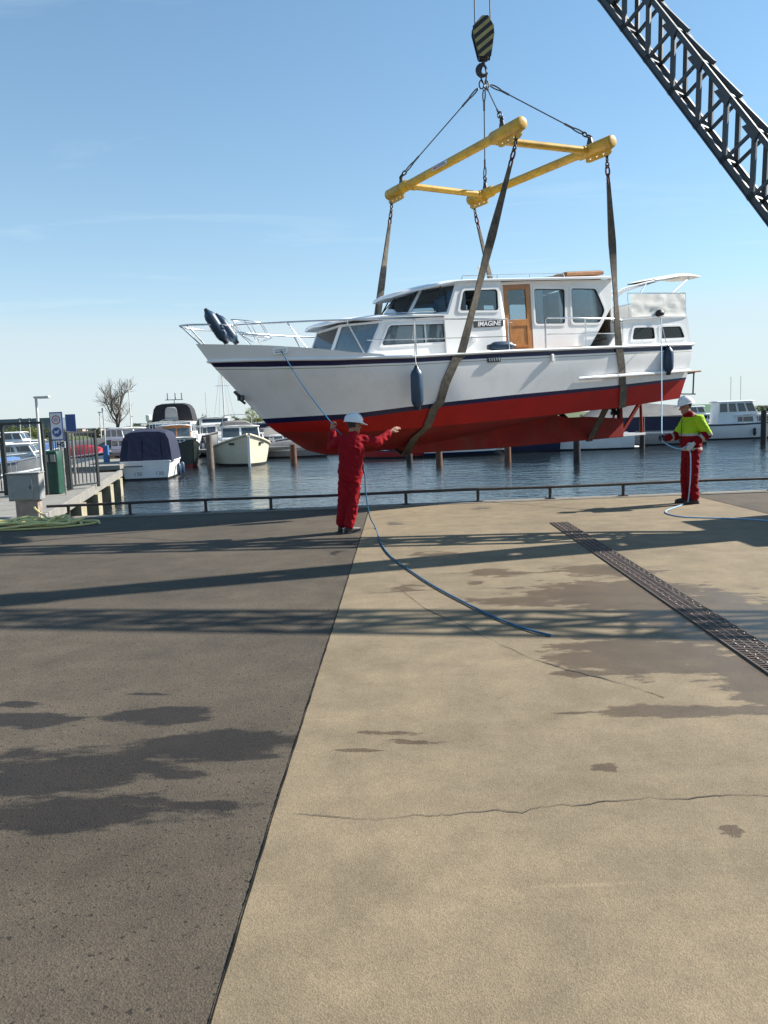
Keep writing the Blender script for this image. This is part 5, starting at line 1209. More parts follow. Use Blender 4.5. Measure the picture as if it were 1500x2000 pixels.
def helmet(P, rot, parent, s=1.0, back=-0.012):
    g = MB(); n = 24; rows = []
    for k in range(9):
        t = (PI / 2) * k / 8; rr = math.cos(t)
        rows.append([P(0.112 * rr * math.cos(a), back + 0.135 * rr * math.sin(a), 0.045 + 0.122 * math.sin(t) * (1 + 0.05 * math.cos(2 * a))) for a in [2 * PI * j / n for j in range(n)]])
    g.grid(rows, wrap=True)
    hm = g.build('hard_hat', 'helmet', parent, smooth=60)
    rim = MB(); ro = []
    for a in [2 * PI * j / 40 for j in range(40)]:
        ex = 0.012 + 0.062 * max(0, math.sin(a)) ** 1.6; dz = 0.043 - 0.022 * max(0, math.sin(a)) ** 2
        ro.append([P(0.110 * math.cos(a), back + 0.133 * math.sin(a), 0.050), P((0.110 + ex * 0.7) * math.cos(a), back + (0.133 + ex) * math.sin(a), dz), P((0.110 + ex * 0.7) * math.cos(a), back + (0.133 + ex) * math.sin(a), dz - 0.005), P(0.106 * math.cos(a), back + 0.128 * math.sin(a), 0.040)])
    rim.grid(ro + [ro[0]]); rim.build('brim', 'helmet', hm, smooth=40)
    rg = MB(); rg.tube([P(0, back + 0.137 * math.cos(t), 0.048 + 0.126 * math.sin(t)) for t in [lerp(0.25, PI - 0.25, k / 14) for k in range(15)]], 0.010, 6); rg.build('crown_ridge', 'helmet', hm, smooth=60)
    return hm
def boot(parent, ankle, toe_dir, s=1.0):
    a, d = Vector(ankle), Vector(toe_dir); d.z = 0; d.normalize(); g = MB(); z = a.z
    rt = d.to_track_quat('Y', 'Z').to_matrix()
    limb(g, [(a + Vector((0, 0, 0.06)), 0.056 * s), (a + Vector((0, 0, -0.02)), 0.052 * s)], 0.02)
    limb(g, [(Vector((a.x, a.y, 0.05)) - d * 0.045, 0.045 * s), (Vector((a.x, a.y, 0.048)) + d * 0.09, 0.046 * s), (Vector((a.x, a.y, 0.040)) + d * 0.165, 0.038 * s)], 0.015)
    bo = remeshed(g, 'boot', ['boot'], parent, 0.011, 3)
    so = MB(); ol = [(-0.048, -0.085), (0.048, -0.085), (0.052, 0.10), (0.035, 0.20), (-0.035, 0.20), (-0.052, 0.10)]
    so.prism(rounded(ol, 0.03, 3), lambda u, v, w: Vector((a.x, a.y, 0.001 + w)) + rt @ Vector((u, v, 0)), 0.022); so.build('sole', 'rubber', bo)
# ---- worker in red coveralls, seen from behind, guiding the bow line
w1 = gnd(681, 1041); man = thing('person', 'worker in red coverall and white hard hat, arm outstretched, holding the blue bow line', 'person', w1)
HC = Vector((0.145, 0.0, 1.545)); fdir = Vector((0.93, 0.36, -0.12))
body = MB(); P1, R1 = head(body, HC, fdir, s=1.02)
limb(body, [((0.105, -0.01, 1.36), 0.062), ((0.13, -0.005, 1.50), 0.058)], 0.015)
limb(body, [((0.10, 0, 1.30), (0.17, 0.10, 0.10)), ((0.08, 0, 1.05), (0.15, 0.105, 0.10)), ((0.06, 0.0, 0.86), (0.15, 0.105, 0.09))], 0.03)
LS, LE, LH = (-0.085, 0.02, 1.335), (-0.195, 0.20, 1.245), (-0.185, 0.27, 1.485)
RS, RE, RH = (0.285, 0.02, 1.325), (0.465, 0.17, 1.285), (0.660, 0.30, 1.425)
limb(body, [(LS, 0.055), (LE, 0.042), (LH, 0.030)]); limb(body, [(RS, 0.055), (RE, 0.042), (RH, 0.030)])
hand(body, LH, (0.05, 0.02, 1), (0.8, 0.5, 0.0), 1.25, 1.05, -1, 0.05); hand(body, RH, Vector((0.80, 0.42, 0.45)), (0.1, 0.5, -1), 0.28, 1.1, -1, 0.5)
legs = [((-0.005, 0.01, 0.86), (-0.055, 0.05, 0.47), (-0.105, 0.10, 0.10)), ((0.125, -0.01, 0.86), (0.085, 0.0, 0.46), (0.015, -0.02, 0.10))]
for h_, k_, a_ in legs: limb(body, [(h_, 0.085), (k_, 0.055), (a_, 0.04)])
hairc = HC + Vector((-0.06, -0.02, 0.0))
bd1 = remeshed(body, 'body', ['skin', 'hair'], man, 0.0075, 3, pick=lambda c: 1 if ((c - HC).length < 0.2 and c.z > 1.515 and (c - HC).dot(fdir) < -0.005) else 0)
cl = MB()
limb(cl, [((0.10, -0.005, 1.335), (0.17, 0.115, 0.075)), ((0.095, 0, 1.22), (0.195, 0.135, 0.09)), ((0.075, 0, 1.02), (0.178, 0.135, 0.09)), ((0.062, 0, 0.88), (0.180, 0.140, 0.10)), ((0.058, 0, 0.80), (0.172, 0.130, 0.07))], 0.025)
limb(cl, [((0.112, -0.012, 1.36), 0.086), ((0.122, -0.01, 1.41), 0.074)], 0.015)       # collar
limb(cl, [((0.05, 0, 1.335), 0.075), (LS, 0.076), (LE, 0.067), (Vector(LE).lerp(Vector(LH), 0.85), 0.050)])
limb(cl, [((0.15, 0, 1.335), 0.075), (RS, 0.078), (RE, 0.068), (Vector(RE).lerp(Vector(RH), 0.92), 0.050)])
for h_, k_, a_ in legs: limb(cl, [(h_, 0.105), (k_, 0.086), (Vector(k_).lerp(Vector(a_), 0.8), 0.078), (Vector(a_) + Vector((0, 0, 0.035)), 0.080)])
cv1 = remeshed(cl, 'coverall', ['coverall'], man, 0.011, 5, 0.0135, 7.5, 1.3)
helmet(P1, R1, man, 1.02)
for (h_, k_, a_), td in zip(legs, ((0.30, 1, 0), (0.75, 0.65, 0))): boot(man, (a_[0], a_[1], 0.09), td)
g = MB(); g.box((0.235, 0.06, 0.93), (0.05, 0.06, 0.16)); g.build('tool_pouch', 'boot', man, bevel=0.015)
# ---- second worker with hi-vis jacket, in profile, looking left
w2 = gnd(1348, 984); man2 = thing('person', 'worker in yellow hi-vis jacket and red trousers holding the pale blue stern line', 'person', w2)
HC2 = Vector((-0.085, 0.0, 1.635)); fd2 = Vector((-0.98, -0.10, -0.16))
body = MB(); P2, R2 = head(body, HC2, fd2, s=1.03)
limb(body, [((-0.03, 0, 1.42), 0.065), ((-0.07, 0, 1.56), 0.060)], 0.015)
limb(body, [((0.01, 0, 1.36), (0.11, 0.16, 0.10)), ((0.02, 0, 1.1), (0.12, 0.15, 0.10)), ((0.02, 0, 0.9), (0.11, 0.15, 0.09))], 0.03)
L2 = ((0.065, -0.19, 1.405), (0.185, -0.24, 1.165), (-0.035, -0.25, 1.03)); R2a = ((-0.01, 0.17, 1.40), (-0.16, 0.20, 1.15), (-0.385, 0.10, 1.115))
for s_, e_, h_ in (L2, R2a): limb(body, [(s_, 0.055), (e_, 0.043), (h_, 0.032)])
leg2 = [((0.02, -0.09, 0.88), (-0.005, -0.10, 0.48), (0.03, -0.09, 0.10)), ((0.0, 0.09, 0.88), (-0.035, 0.11, 0.48), (-0.02, 0.12, 0.10))]
for h_, k_, a_ in leg2: limb(body, [(h_, 0.085), (k_, 0.056), (a_, 0.042)])
hand(body, R2a[2], (-1, -0.1, 0.05), (0.1, -0.9, 0.2), 1.2, 1.1, 1, 0.05); hand(body, L2[2], (-0.7, 0.0, -0.6), (0.3, 0.8, -0.2), 0.8, 1.1, -1, 0.1)
def pick2(c):
    if c.x < -0.37 and 1.0 < c.z < 1.25: return 2
    if c.y < -0.15 and c.z < 1.08 and c.x < 0.02 and c.z > 0.85: return 3
    return 1 if (c.z > 1.61 and (c - HC2).dot(fd2) < -0.01) else 0
remeshed(body, 'body', ['skin', 'hair', 'glove', 'whiteglove'], man2, 0.0075, 3, pick=pick2)
jk = MB()
limb(jk, [((0.02, 0, 1.385), (0.125, 0.175, 0.075)), ((0.015, 0, 1.25), (0.165, 0.20, 0.09)), ((0.0, 0, 1.08), (0.175, 0.195, 0.09)), ((0.02, 0, 0.90), (0.160, 0.185, 0.07))], 0.025)
limb(jk, [((0.0, 0, 1.40), 0.092), ((-0.045, 0, 1.50), 0.082)], 0.015)
limb(jk, [((0.04, -0.1, 1.395), 0.085), (L2[0], 0.088), (L2[1], 0.078), (Vector(L2[1]).lerp(Vector(L2[2]), 0.82), 0.060)])
limb(jk, [((0.0, 0.1, 1.395), 0.085), (R2a[0], 0.085), (R2a[1], 0.074), (Vector(R2a[1]).lerp(Vector(R2a[2]), 0.88), 0.056)])
LE2, LH2 = Vector(L2[1]), Vector(L2[2]); RE2, RH2 = Vector(R2a[1]), Vector(R2a[2])
def pickj(c):
    tl = (c - LE2).dot(LH2 - LE2) / (LH2 - LE2).length_squared; tr = (c - RE2).dot(RH2 - RE2) / (RH2 - RE2).length_squared
    dl = (c - LE2.lerp(LH2, max(0, min(1, tl)))).length; dr2 = (c - RE2.lerp(RH2, max(0, min(1, tr)))).length
    if dl < 0.095 and tl > 0.08 and c.y < -0.14: return 2 if 0.38 < tl < 0.55 else 1
    if dr2 < 0.085 and tr > 0.1: return 2 if 0.42 < tr < 0.60 else 1
    if c.z > 1.455 and (c - Vector((-0.02, 0, 1.45))).length < 0.125: return 1
    if c.z > 1.185: return 0
    if c.z > 1.145: return 2
    if 0.905 < c.z < 0.95: return 2
    return 1
remeshed(jk, 'jacket', ['hivis', 'workred', 'reflect'], man2, 0.010, 4, 0.012, 7.0, 4.1, pick=pickj)
tr_ = MB()
limb(tr_, [((0.02, 0, 0.95), (0.135, 0.165, 0.07)), ((0.01, 0, 0.84), (0.135, 0.165, 0.08))], 0.02)
for h_, k_, a_ in leg2: limb(tr_, [(h_, 0.108), (k_, 0.090), (Vector(k_).lerp(Vector(a_), 0.8), 0.080), (Vector(a_) + Vector((0, 0, 0.03)), 0.083)])
remeshed(tr_, 'trousers', ['workred'], man2, 0.011, 5, 0.012, 7.0, 8.8)
helmet(P2, R2, man2, 1.03)
for (h_, k_, a_), td in zip(leg2, ((-1, -0.25, 0), (-1, -0.05, 0))): boot(man2, (a_[0], a_[1], 0.09), td)
g = MB(); g.tube([(-0.155, -0.03, 1.43), (-0.165, -0.03, 1.25), (-0.18, -0.03, 1.05)], 0.006, 6); g.build('zip', 'glove', man2)
# ---- lines held by the workers
def rope(name, label, cat, pts, r, m, n=8, group=None):
    P = smooth_path(pts, n); o = P[0].copy(); g = MB(); g.tube([p - o for p in P], r, 8)
    ob = tag(g.build(name, m, None, smooth=70), label, cat, group); ob.location = o; return ob
hl = w1 + Vector(LH) + Vector((0.0, 0.0, 0.09)); fair = YW((3.52, 0.93, 1.452))
def sag(p, q, s, n=5): return [Vector(p).lerp(Vector(q), k / n) + Vector((0, 0, -s * math.sin(PI * k / n))) for k in range(n + 1)]
tail = [hl + Vector((0.03, 0.0, -0.06)), w1 + Vector((-0.06, 0.16, 1.43)), w1 + Vector((0.06, 0.20, 1.25)), w1 + Vector((0.20, 0.17, 1.02)), w1 + Vector((0.265, 0.03, 0.86)), w1 + Vector((0.27, 0.0, 0.6)), w1 + Vector((0.31, -0.02, 0.25))]
gr = [gnd(x, y, 0.018) for x, y in ((733, 1030), (745, 1062), (765, 1088), (805, 1117), (850, 1146), (910, 1178), (970, 1207), (1030, 1229), (1077, 1241))]
rope('mooring_line', 'blue rope from the yacht bow through the worker in red and across the apron', 'rope', sag(fair, hl, 0.05, 5) + tail + gr, 0.0088, 'bluerope')
h2 = w2 + Vector(R2a[2]) + Vector((-0.06, 0.0, 0.02)); st2 = YW((-4.32, 1.38, 1.62))
gl2 = [w2 + Vector((-0.12, -0.10, 0.02))] + [gnd(x, y, 0.016) for x, y in ((1318, 991), (1302, 997), (1303, 1003), (1330, 1009), (1370, 1011), (1440, 1013), (1520, 1018))]
rope('mooring_line', 'pale blue rope from the yacht stern to the worker in hi-vis and the ground', 'rope', sag(st2, h2, 0.0, 4) + [h2 + Vector((0.03, -0.03, -0.09)), w2 + Vector((-0.33, -0.10, 0.97)), w2 + Vector((-0.22, -0.15, 0.94)), w2 + Vector((-0.13, -0.23, 0.98)), w2 + Vector((-0.10, -0.26, 0.80)), w2 + Vector((-0.09, -0.22, 0.4)), w2 + Vector((-0.10, -0.16, 0.06))] + gl2, 0.0095, 'paleblue')
# ================================================================== moored boats
MT['boatwhite'] = mat('moored_white_hull', (0.72, 0.72, 0.71), 0.35, var=0.08, vscale=2)
MT['boatcream'] = mat('cream_hull', (0.60, 0.56, 0.43), 0.45, var=0.10, vscale=2, c2=(0.35, 0.27, 0.13), c2amt=0.4, c2scale=2)
MT['boatgreen'] = mat('dark_green_hull', (0.012, 0.020, 0.017), 0.35, var=0.2)
MT['boatnavy'] = mat('navy_hull', (0.012, 0.018, 0.05), 0.35, var=0.2)
MT['boatgrey'] = mat('grey_hull', (0.22, 0.23, 0.24), 0.5, var=0.15)
MT['boatred'] = mat('red_hull', (0.36, 0.03, 0.03), 0.45, var=0.15)
MT['canvasnavy'] = mat('navy_canvas', (0.010, 0.013, 0.038), 0.8, var=0.2, vscale=4, bump=0.6, bscale=4)
MT['canvasblack'] = mat('black_canvas', (0.014, 0.013, 0.016), 0.8, var=0.25, vscale=4)
MT['canvasgrey'] = mat('grey_tent_canvas', (0.15, 0.145, 0.14), 0.85, var=0.15, vscale=2)
MT['canvasblue'] = mat('blue_tarpaulin', (0.10, 0.19, 0.40), 0.7, var=0.15, vscale=3)
MT['canvasred'] = mat('red_tarpaulin', (0.42, 0.04, 0.06), 0.7, var=0.15, vscale=3)
MT['canvasvin'] = mat('clear_canopy_window', (0.20, 0.21, 0.22), 0.2)
MT['cabinwood'] = mat('varnished_cabin', (0.34, 0.13, 0.03), 0.4, var=0.2, vscale=6)
MT['antifoul'] = mat('black_boot_top', (0.02, 0.02, 0.022), 0.6)
GRP = 'boats moored in the harbour'
class Boat:
    def __init__(s, name, label, x, y, heading, L_, B_, fb, top='boatwhite', stripe='navy', bot='antifoul', sheer=0.35, bluff=2.2, cat='boat'):
        s.L, s.B, s.fb, s.bl, s.sh = L_, B_ / 2, fb, bluff, sheer
        s.r = thing(name, label, cat, (x, y, WATER), R(heading), GRP)
        g = MB()
        lv = [(-0.30, 0.55, 0.82), (0.0, 0.86, 0.90), (0.10, 0.885, 0.91), (fb * 0.5, 0.95, 0.95), (fb - 0.14, 0.99, 0.985), (fb - 0.04, 1.0, 1.0), (fb, 1.0, 1.0)]
        for sd in (1, -1):
            rows = []
            for z, kb, kl in lv:
                row = []
                for i in range(25):
                    u = i / 24; p = s.pt(u, kb, kl, z); row.append((p.x, p.y * sd, p.z))
                rows.append(row)
            g.grid(rows, mfun=lambda i, j: (2 if i < 2 else 1 if i == 4 else 0))
        P = [[s.pt(0, kb, kl, z), s.pt(0, kb, kl, z) * Vector((1, -1, 1)) if False else Vector((s.pt(0, kb, kl, z).x, -s.pt(0, kb, kl, z).y, s.pt(0, kb, kl, z).z))] for z, kb, kl in lv]
        g.grid(P, mfun=lambda i, j: (2 if i < 2 else 0))
        s.hull = g.build('hull', [top, stripe, bot], s.r, smooth=35)
        d = MB(); rows = []
        for i in range(25):
            p = s.pt(i / 24, 0.985, 0.995, s.fb - 0.03); rows.append([(p.x, p.y * t, p.z) for t in (-1, 0, 1)])
        d.grid(rows); d.build('deck', top, s.r)
        g = MB()
        for sd in (1, -1): g.tube([(p.x, (p.y + 0.01) * sd, p.z) for p in [s.pt(i / 24, 1.0, 1.0, s.fb) for i in range(25)]], 0.035, 6)
        g.build('gunwale', top if stripe != 'wood' else 'teak', s.r, smooth=60)
    def pt(s, u, kb, kl, z):
        x = lerp(-s.L / 2 * (0.96 + 0.04 * kl), s.L / 2 * kl, u); f = 1 - max(0, (u - 0.4) / 0.6) ** s.bl; f *= 0.90 + 0.10 * min(1, u / 0.3)
        return Vector((x, max(0.02, s.B * kb * f), z + s.sh * max(0, (u - 0.35) / 0.65) ** 2 * max(0, z) / s.fb))
    def cabin(s, x0, x1, w, z0, z1, rf=0.25, rr=0.08, m='boatwhite', ns=2, nf=2, wz=(0.35, 0.85), roof=True, nr=0, wm='darkglass', name='cabin', tumble=0.06, wlen=None):
        h = z1 - z0; w2 = w - tumble * h
        B_ = [(x0, -w), (x1, -w), (x1, w), (x0, w)]; T = [(x0 + rr * h, -w2), (x1 - rf * h, -w2), (x1 - rf * h, w2), (x0 + rr * h, w2)]
        g = MB(); g.add([(x, y, z0) for x, y in B_] + [(x, y, z1) for x, y in T], [(0, 1, 5, 4), (1, 2, 6, 5), (2, 3, 7, 6), (3, 0, 4, 7), (4, 5, 6, 7)])
        c = g.build(name, m, s.r, bevel=0.03)
        def face(A, B2, C, D, n, mg=0.10):
            A, B2, C, D = map(Vector, (A, B2, C, D)); nm = (B2 - A).cross(D - A).normalized()
            for k in range(n):
                u0, u1 = (k + mg) / n, (k + 1 - mg) / n
                f = lambda u, v: A * (1 - u) * (1 - v) + B2 * u * (1 - v) + C * u * v + D * (1 - u) * v
                q = [f(u0, wz[0]), f(u1, wz[0]), f(u1, wz[1]), f(u0, wz[1])]
                m_ = MB(); m_.add([p + nm * 0.015 for p in q] + [p - nm * 0.01 for p in q], [(0, 1, 2, 3), (0, 4, 5, 1), (1, 5, 6, 2), (2, 6, 7, 3), (3, 7, 4, 0)]); m_.build('window', wm, c)
        b = [(x, y, z0) for x, y in B_]; t = [(x, y, z1) for x, y in T]
        if ns: face(b[0], b[1], t[1], t[0], ns); face(b[2], b[3], t[3], t[2], ns)
        if nf: face(b[1], b[2], t[2], t[1], nf, 0.06)
        if nr: face(b[3], b[0], t[0], t[3], nr)
        if roof:
            g = MB(); rows = []
            for x in (x0 + rr * h - 0.12, x0 + rr * h, (x0 + x1) / 2, x1 - rf * h, x1 - rf * h + 0.16): rows.append([(x, y, z1 + 0.07 * (1 - (y / (w2 + 0.06)) ** 2) + 0.005) for y in (-w2 - 0.06, -w2 * 0.5, 0, w2 * 0.5, w2 + 0.06)])
            g.grid(rows); o = g.build('roof', m if m != 'cabinwood' else 'boatwhite', s.r, smooth=50); so = o.modifiers.new('thick', 'SOLIDIFY'); so.thickness = 0.05
        return c
    def canopy(s, x0, x1, w, z0, z1, m, slope=(0.25, 0.15), win=True, name='canopy', tum=0.12):
        rows = []
        prof = [(-1, 0), (-1.0, 0.35), (-0.97, 0.72), (-0.86, 0.92), (-0.6, 0.985), (0, 1.0), (0.6, 0.985), (0.86, 0.92), (0.97, 0.72), (1, 0.35), (1, 0)]
        N_ = 9
        for i in range(N_):
            u = i / (N_ - 1); row = []
            for a, b_ in prof:
                x = lerp(x0 + slope[0] * (z1 - z0) * b_, x1 - slope[1] * (z1 - z0) * b_, u)
                row.append((x, a * w * (1 - tum * b_), z0 + (z1 - z0) * b_ * (1 - 0.05 * abs(2 * u - 1) ** 2 * 1.5) + 0.02 * noise.noise((u * 5, a * 3, 1))))
            rows.append(row)
        g = MB(); g.grid(rows); g.add(rows[0], [tuple(range(len(prof)))]); g.add(rows[-1], [tuple(range(len(prof)))])
        c = g.build(name, m, s.r, smooth=45)
        if win:
            h = z1 - z0
            for k, (ya, yb) in enumerate(((-0.86, -0.66), (-0.60, 0.10), (0.16, 0.72))):
                q = [(x0 - 0.012 + slope[0] * h * v, y * w * (1 - tum * v), z0 + h * v) for v, y in ((0.06, ya), (0.06, yb), (0.80, yb), (0.80, ya))]
                m_ = MB(); m_.add(q + [(x + 0.02, y, z) for x, y, z in q], [(0, 1, 2, 3), (0, 4, 5, 1), (1, 5, 6, 2), (2, 6, 7, 3), (3, 7, 4, 0)]); m_.build('canopy_window', 'canvasnavy' if m == 'canvasnavy' else m, c)
        return c
    def tarp(s, x0, x1, w, z0, h, m, ridge=True, name='cover'):
        rows = []
        for i in range(15):
            u = i / 14; x = lerp(x0, x1, u); uu = (x + s.L / 2) / s.L; hw = min(w, s.pt(max(0, min(1, uu)), 1, 1, s.fb).y + 0.05)
            zz = s.pt(max(0, min(1, uu)), 1, 1, s.fb).z; hh = h * (math.sin(PI * (0.12 + 0.8 * u)) ** 0.6)
            rows.append([(x, hw * a, zz - 0.1 + (hh + 0.1) * (1 - abs(a) ** 1.3) + 0.03 * noise.noise((u * 6, a * 2, 3))) for a in (-1, -0.8, -0.5, -0.2, 0, 0.2, 0.5, 0.8, 1)])
        g = MB(); g.grid(rows); g.add(rows[0], [tuple(range(9))]); g.add(rows[-1], [tuple(range(9))]); return g.build(name, m, s.r, smooth=50)
    def rails(s, u0, u1, h=0.5, m='steel', n=5):
        g = MB()
        for sd in (1, -1):
            P = [s.pt(lerp(u0, u1, i / 10), 0.95, 0.98, s.fb) for i in range(11)]
            g.tube([(p.x, p.y * sd, p.z + h) for p in P], 0.018, 6)
            for k in range(n): p = P[int(k * 10 / (n - 1))]; g.tube([(p.x, p.y * sd, p.z - 0.02), (p.x, p.y * sd, p.z + h)], 0.015, 6)
        p = s.pt(u1, 0.95, 0.98, s.fb); g.tube([(p.x, p.y, p.z + h), (p.x + 0.1, 0, p.z + h), (p.x, -p.y, p.z + h)], 0.018, 6)
        g.build('bow_rail', m, s.r, smooth=60)
    def fend(s, us, sd, m='fender'):
        for u in us:
            p = s.pt(u, 1.0, 1.0, s.fb); g = MB(); g.lathe([(0.03, 0.3), (0.11, 0.2), (0.11, -0.2), (0.03, -0.3)], 12, (p.x, (p.y + 0.11) * sd, s.fb * 0.45)); g.build('hull_fender', m, s.r, smooth=50)
def wat(px, py): return gnd(px, py, WATER)
# 1 white boat, navy canopy, stern to the quay
b = Boat('motorboat', 'white motorboat with a tall navy canvas canopy, its stern towards the quay', -11.6, 41.0, 97, 6.0, 2.5, 0.86, 'boatwhite', 'boatwhite', 'antifoul', 0.25)
b.canopy(-2.9, 0.6, 1.22, 0.82, 2.42, 'canvasnavy'); b.cabin(0.3, 1.9, 0.95, 0.82, 1.35, 0.7, 0.1, ns=2, nf=2); b.fend((0.25, 0.5), -1)
for y in (-0.65, 0.35):
    text_mesh('130', 0.26, 'lettering', 'canvasgrey', b.r, lambda u, v, w, y=y: (-3.235, y - u, 0.30 + v))
MB().box((-3.225, 0.55, 0.68), (0.01, 0.9, 0.06)).build('name_strip', 'canvasgrey', b.r); MB().box((-3.22, 0, 0.9), (0.06, 2.3, 0.05)).build('stern_trim', 'boatwhite', b.r)
# 2 dark green boat with wooden wheelhouse
b = Boat('motor_sloop', 'dark green hulled boat with a varnished wooden wheelhouse behind the navy canopy', -13.0, 51.5, -62, 7.2, 2.6, 1.15, 'boatgreen', 'boatgreen', 'boatred', 0.55, 1.8)
b.cabin(-2.4, -0.2, 0.95, 1.1, 2.55, 0.12, 0.05, 'cabinwood', 2, 2, (0.42, 0.88)); b.cabin(-0.2, 1.7, 0.85, 1.1, 1.75, 0.5, 0.0, 'boatwhite', 2, 2); b.rails(0.55, 0.97, 0.5)
# 3 big white yacht with black canopy
b = Boat('motor_cruiser', 'large white cruiser with a black canvas canopy and three aerials', -16.2, 63, -82, 11, 3.9, 1.75, 'boatwhite', 'boatwhite', 'antifoul', 0.6, 2.0)
b.cabin(-2.5, 2.8, 1.6, 1.7, 2.85, 0.5, 0.05, ns=3, nf=3); b.canopy(-3.6, 0.6, 1.55, 2.85, 4.35, 'canvasblack', (0.05, 0.05), win=False); b.rails(0.5, 0.97, 0.7); b.fend((0.4, 0.6, 0.75), 1, 'boatwhite')
g = MB()
for y in (-0.5, 0.1, 0.6): g.tube([(-1.5, y, 4.6), (-1.5, y, 5.15)], 0.05, 6)
g.tube([(-1.5, -0.7, 4.62), (-1.5, 0.7, 4.62)], 0.03, 6); g.tube([(-1.5, 0, 4.3), (-1.5, 0, 4.62)], 0.03, 6); g.build('aerials', 'boatgrey', b.r)
b.canopy(1.0, 1.1, 0.5, 3.0, 4.0, 'canvasvin', win=False, name='canopy_window')
# 4 white flybridge boat right of it
b = Boat('motor_cruiser', 'white flybridge cruiser beside the black canopied one', -14.0, 68, -75, 9.5, 3.4, 1.5, sheer=0.5)
b.cabin(-2.5, 2.2, 1.4, 1.5, 2.5, 0.5, 0.05, ns=3, nf=2); b.cabin(-2.2, 0.8, 1.2, 2.5, 3.1, 0.5, 0.1, ns=0, nf=1); b.rails(0.5, 0.97, 0.6)
# 5 sailing boat with mast
b = Boat('sailing_boat', 'sailing boat with a tall bare mast and blue sail cover', -14.8, 76, -70, 8.5, 2.8, 1.1, sheer=0.4)
b.cabin(-1.5, 1.5, 0.9, 1.05, 1.6, 0.6, 0.1, ns=3, nf=1); b.tarp(-3.2, -0.3, 0.7, 1.5, 0.9, 'canvasnavy')
g = MB(); g.tube([(0.6, 0, 1.1), (0.6, 0, 8.6)], [0.07, 0.05], 8); g.tube([(0.6, -0.7, 6.1), (0.6, 0.7, 6.1)], 0.025, 6); g.build('mast', 'lamppaint', b.r, smooth=60)
g = MB()
for e in ((4.2, 0, 1.4), (-4.0, 0, 1.2), (0.5, 1.3, 1.1), (0.5, -1.3, 1.1)): g.tube([(0.6, 0, 8.5), e], 0.008, 4)
g.build('rigging', 'wire', b.r)
# 6 cream launch bow-on
b = Boat('motor_launch', 'cream launch with two windscreen panes, bow towards the quay', -8.85, 50.6, -74, 8.2, 3.5, 1.15, 'boatcream', 'boatcream', 'antifoul', 0.75, 2.6)
b.cabin(-2.2, 1.5, 1.25, 1.1, 1.55, 0.4, 0.0, 'boatwhite', 4, 0, (0.3, 0.8)); b.cabin(-2.4, 0.3, 1.2, 1.55, 2.35, 0.45, 0.0, 'boatwhite', 3, 2, (0.18, 0.88), wm='darkglass')
g = MB(); g.box((4.03, 0, 0.85), (0.16, 0.14, 1.9), Matrix.Rotation(0.12, 3, 'Y')); g.build('stem_post', 'boatwhite', b.r, bevel=0.02)
g = MB()
for sd in (1, -1): g.tube([(p.x + 0.02, (p.y + 0.04) * sd, p.z - 0.02) for p in [b.pt(i / 24, 1, 1, b.fb) for i in range(25)]], 0.07, 8)
g.build('rubbing_strake', 'boatcream', b.r, smooth=60)
for sd in (1, -1):
    p = b.pt(0.86, 1, 1, b.fb); MB().box((p.x, p.y * sd, p.z - 0.28), (0.36, 0.12, 0.12), Matrix.Rotation(-0.75 * sd, 3, 'Z')).build('hawse_hole', 'rubber', b.r)
g = MB(); g.tube(smooth_path([(-1.6, -0.9, 2.35), (-1.6, -0.85, 3.0), (-1.6, 0, 3.1), (-1.6, 0.85, 3.0), (-1.6, 0.9, 2.35)]), 0.03, 6); g.build('canopy_hoop', 'boatgrey', b.r, smooth=60)
b.canopy(-3.6, -2.2, 1.2, 1.2, 2.75, 'canvasgrey', win=False)
# 7 row of small cruisers far behind the launch
labs = ['small white cruiser with blue stripe far behind the cream launch', 'white cruiser with a grey hood in the row behind the cream launch', 'low white day boat at the end of the far row', 'white cabin boat next to the yellow green willow', 'white cruiser with dark hood half behind the flybridge cruiser']
for k, (px, py, hd, L_, hood) in enumerate(((508, 868, -80, 7, None), (528, 872, -70, 7.5, 'canvasgrey'), (547, 874, -60, 6, None), (497, 862, -85, 8, None), (440, 868, -78, 8, 'canvasblack'))):
    p = wat(px, py); b = Boat('cabin_cruiser', labs[k], p.x, p.y + 3, hd, L_, 2.8, 1.15, 'boatwhite', 'navy' if k == 0 else 'boatwhite')
    b.cabin(-2, 1.6, 1.15, 1.1, 2.1, 0.5, 0.05, ns=3, nf=2)
    if hood: b.canopy(-3.0, -1.2, 1.1, 1.2, 2.6, hood, win=False)
    else: b.cabin(-1.6, 0.4, 0.9, 2.1, 2.6, 0.5, 0.1, ns=1, nf=1)
    b.rails(0.55, 0.97, 0.5)
# 8 low boats under the bow
p = wat(565, 893); b = Boat('open_boat', 'low dark hulled open boat with pale deck under the yacht bow', p.x + 0.3, p.y, -25, 6.0, 2.2, 0.62, 'boatgrey', 'boatwhite', sheer=0.2); b.tarp(-2.4, 2.2, 1.0, 0.6, 0.55, 'canvasgrey')
p = wat(610, 889); b = Boat('open_boat', 'flat grey work boat low in the water behind the brown pile', p.x, p.y + 3, -10, 6.5, 2.3, 0.50, 'boatnavy', 'boatwhite', sheer=0.15); b.rails(0.1, 0.95, 0.35)
p = wat(540, 884); b = Boat('cabin_cruiser', 'white boat with slanting grey hood just behind the dark open boat', p.x - 0.3, p.y + 2, -60, 6.5, 2.5, 0.9); b.canopy(-2.8, 0.5, 1.1, 0.9, 2.1, 'canvasgrey', (0.2, 0.9), win=False); b.cabin(0.2, 1.9, 0.9, 0.9, 1.4, 0.6, 0, ns=2, nf=2)
p = wat(645, 888); b = Boat('dinghy', 'pale grey dinghy partly behind the worker in red', p.x + 0.3, p.y + 1, 5, 4.2, 1.7, 0.45, 'boatwhite', 'boatgrey', sheer=0.2)
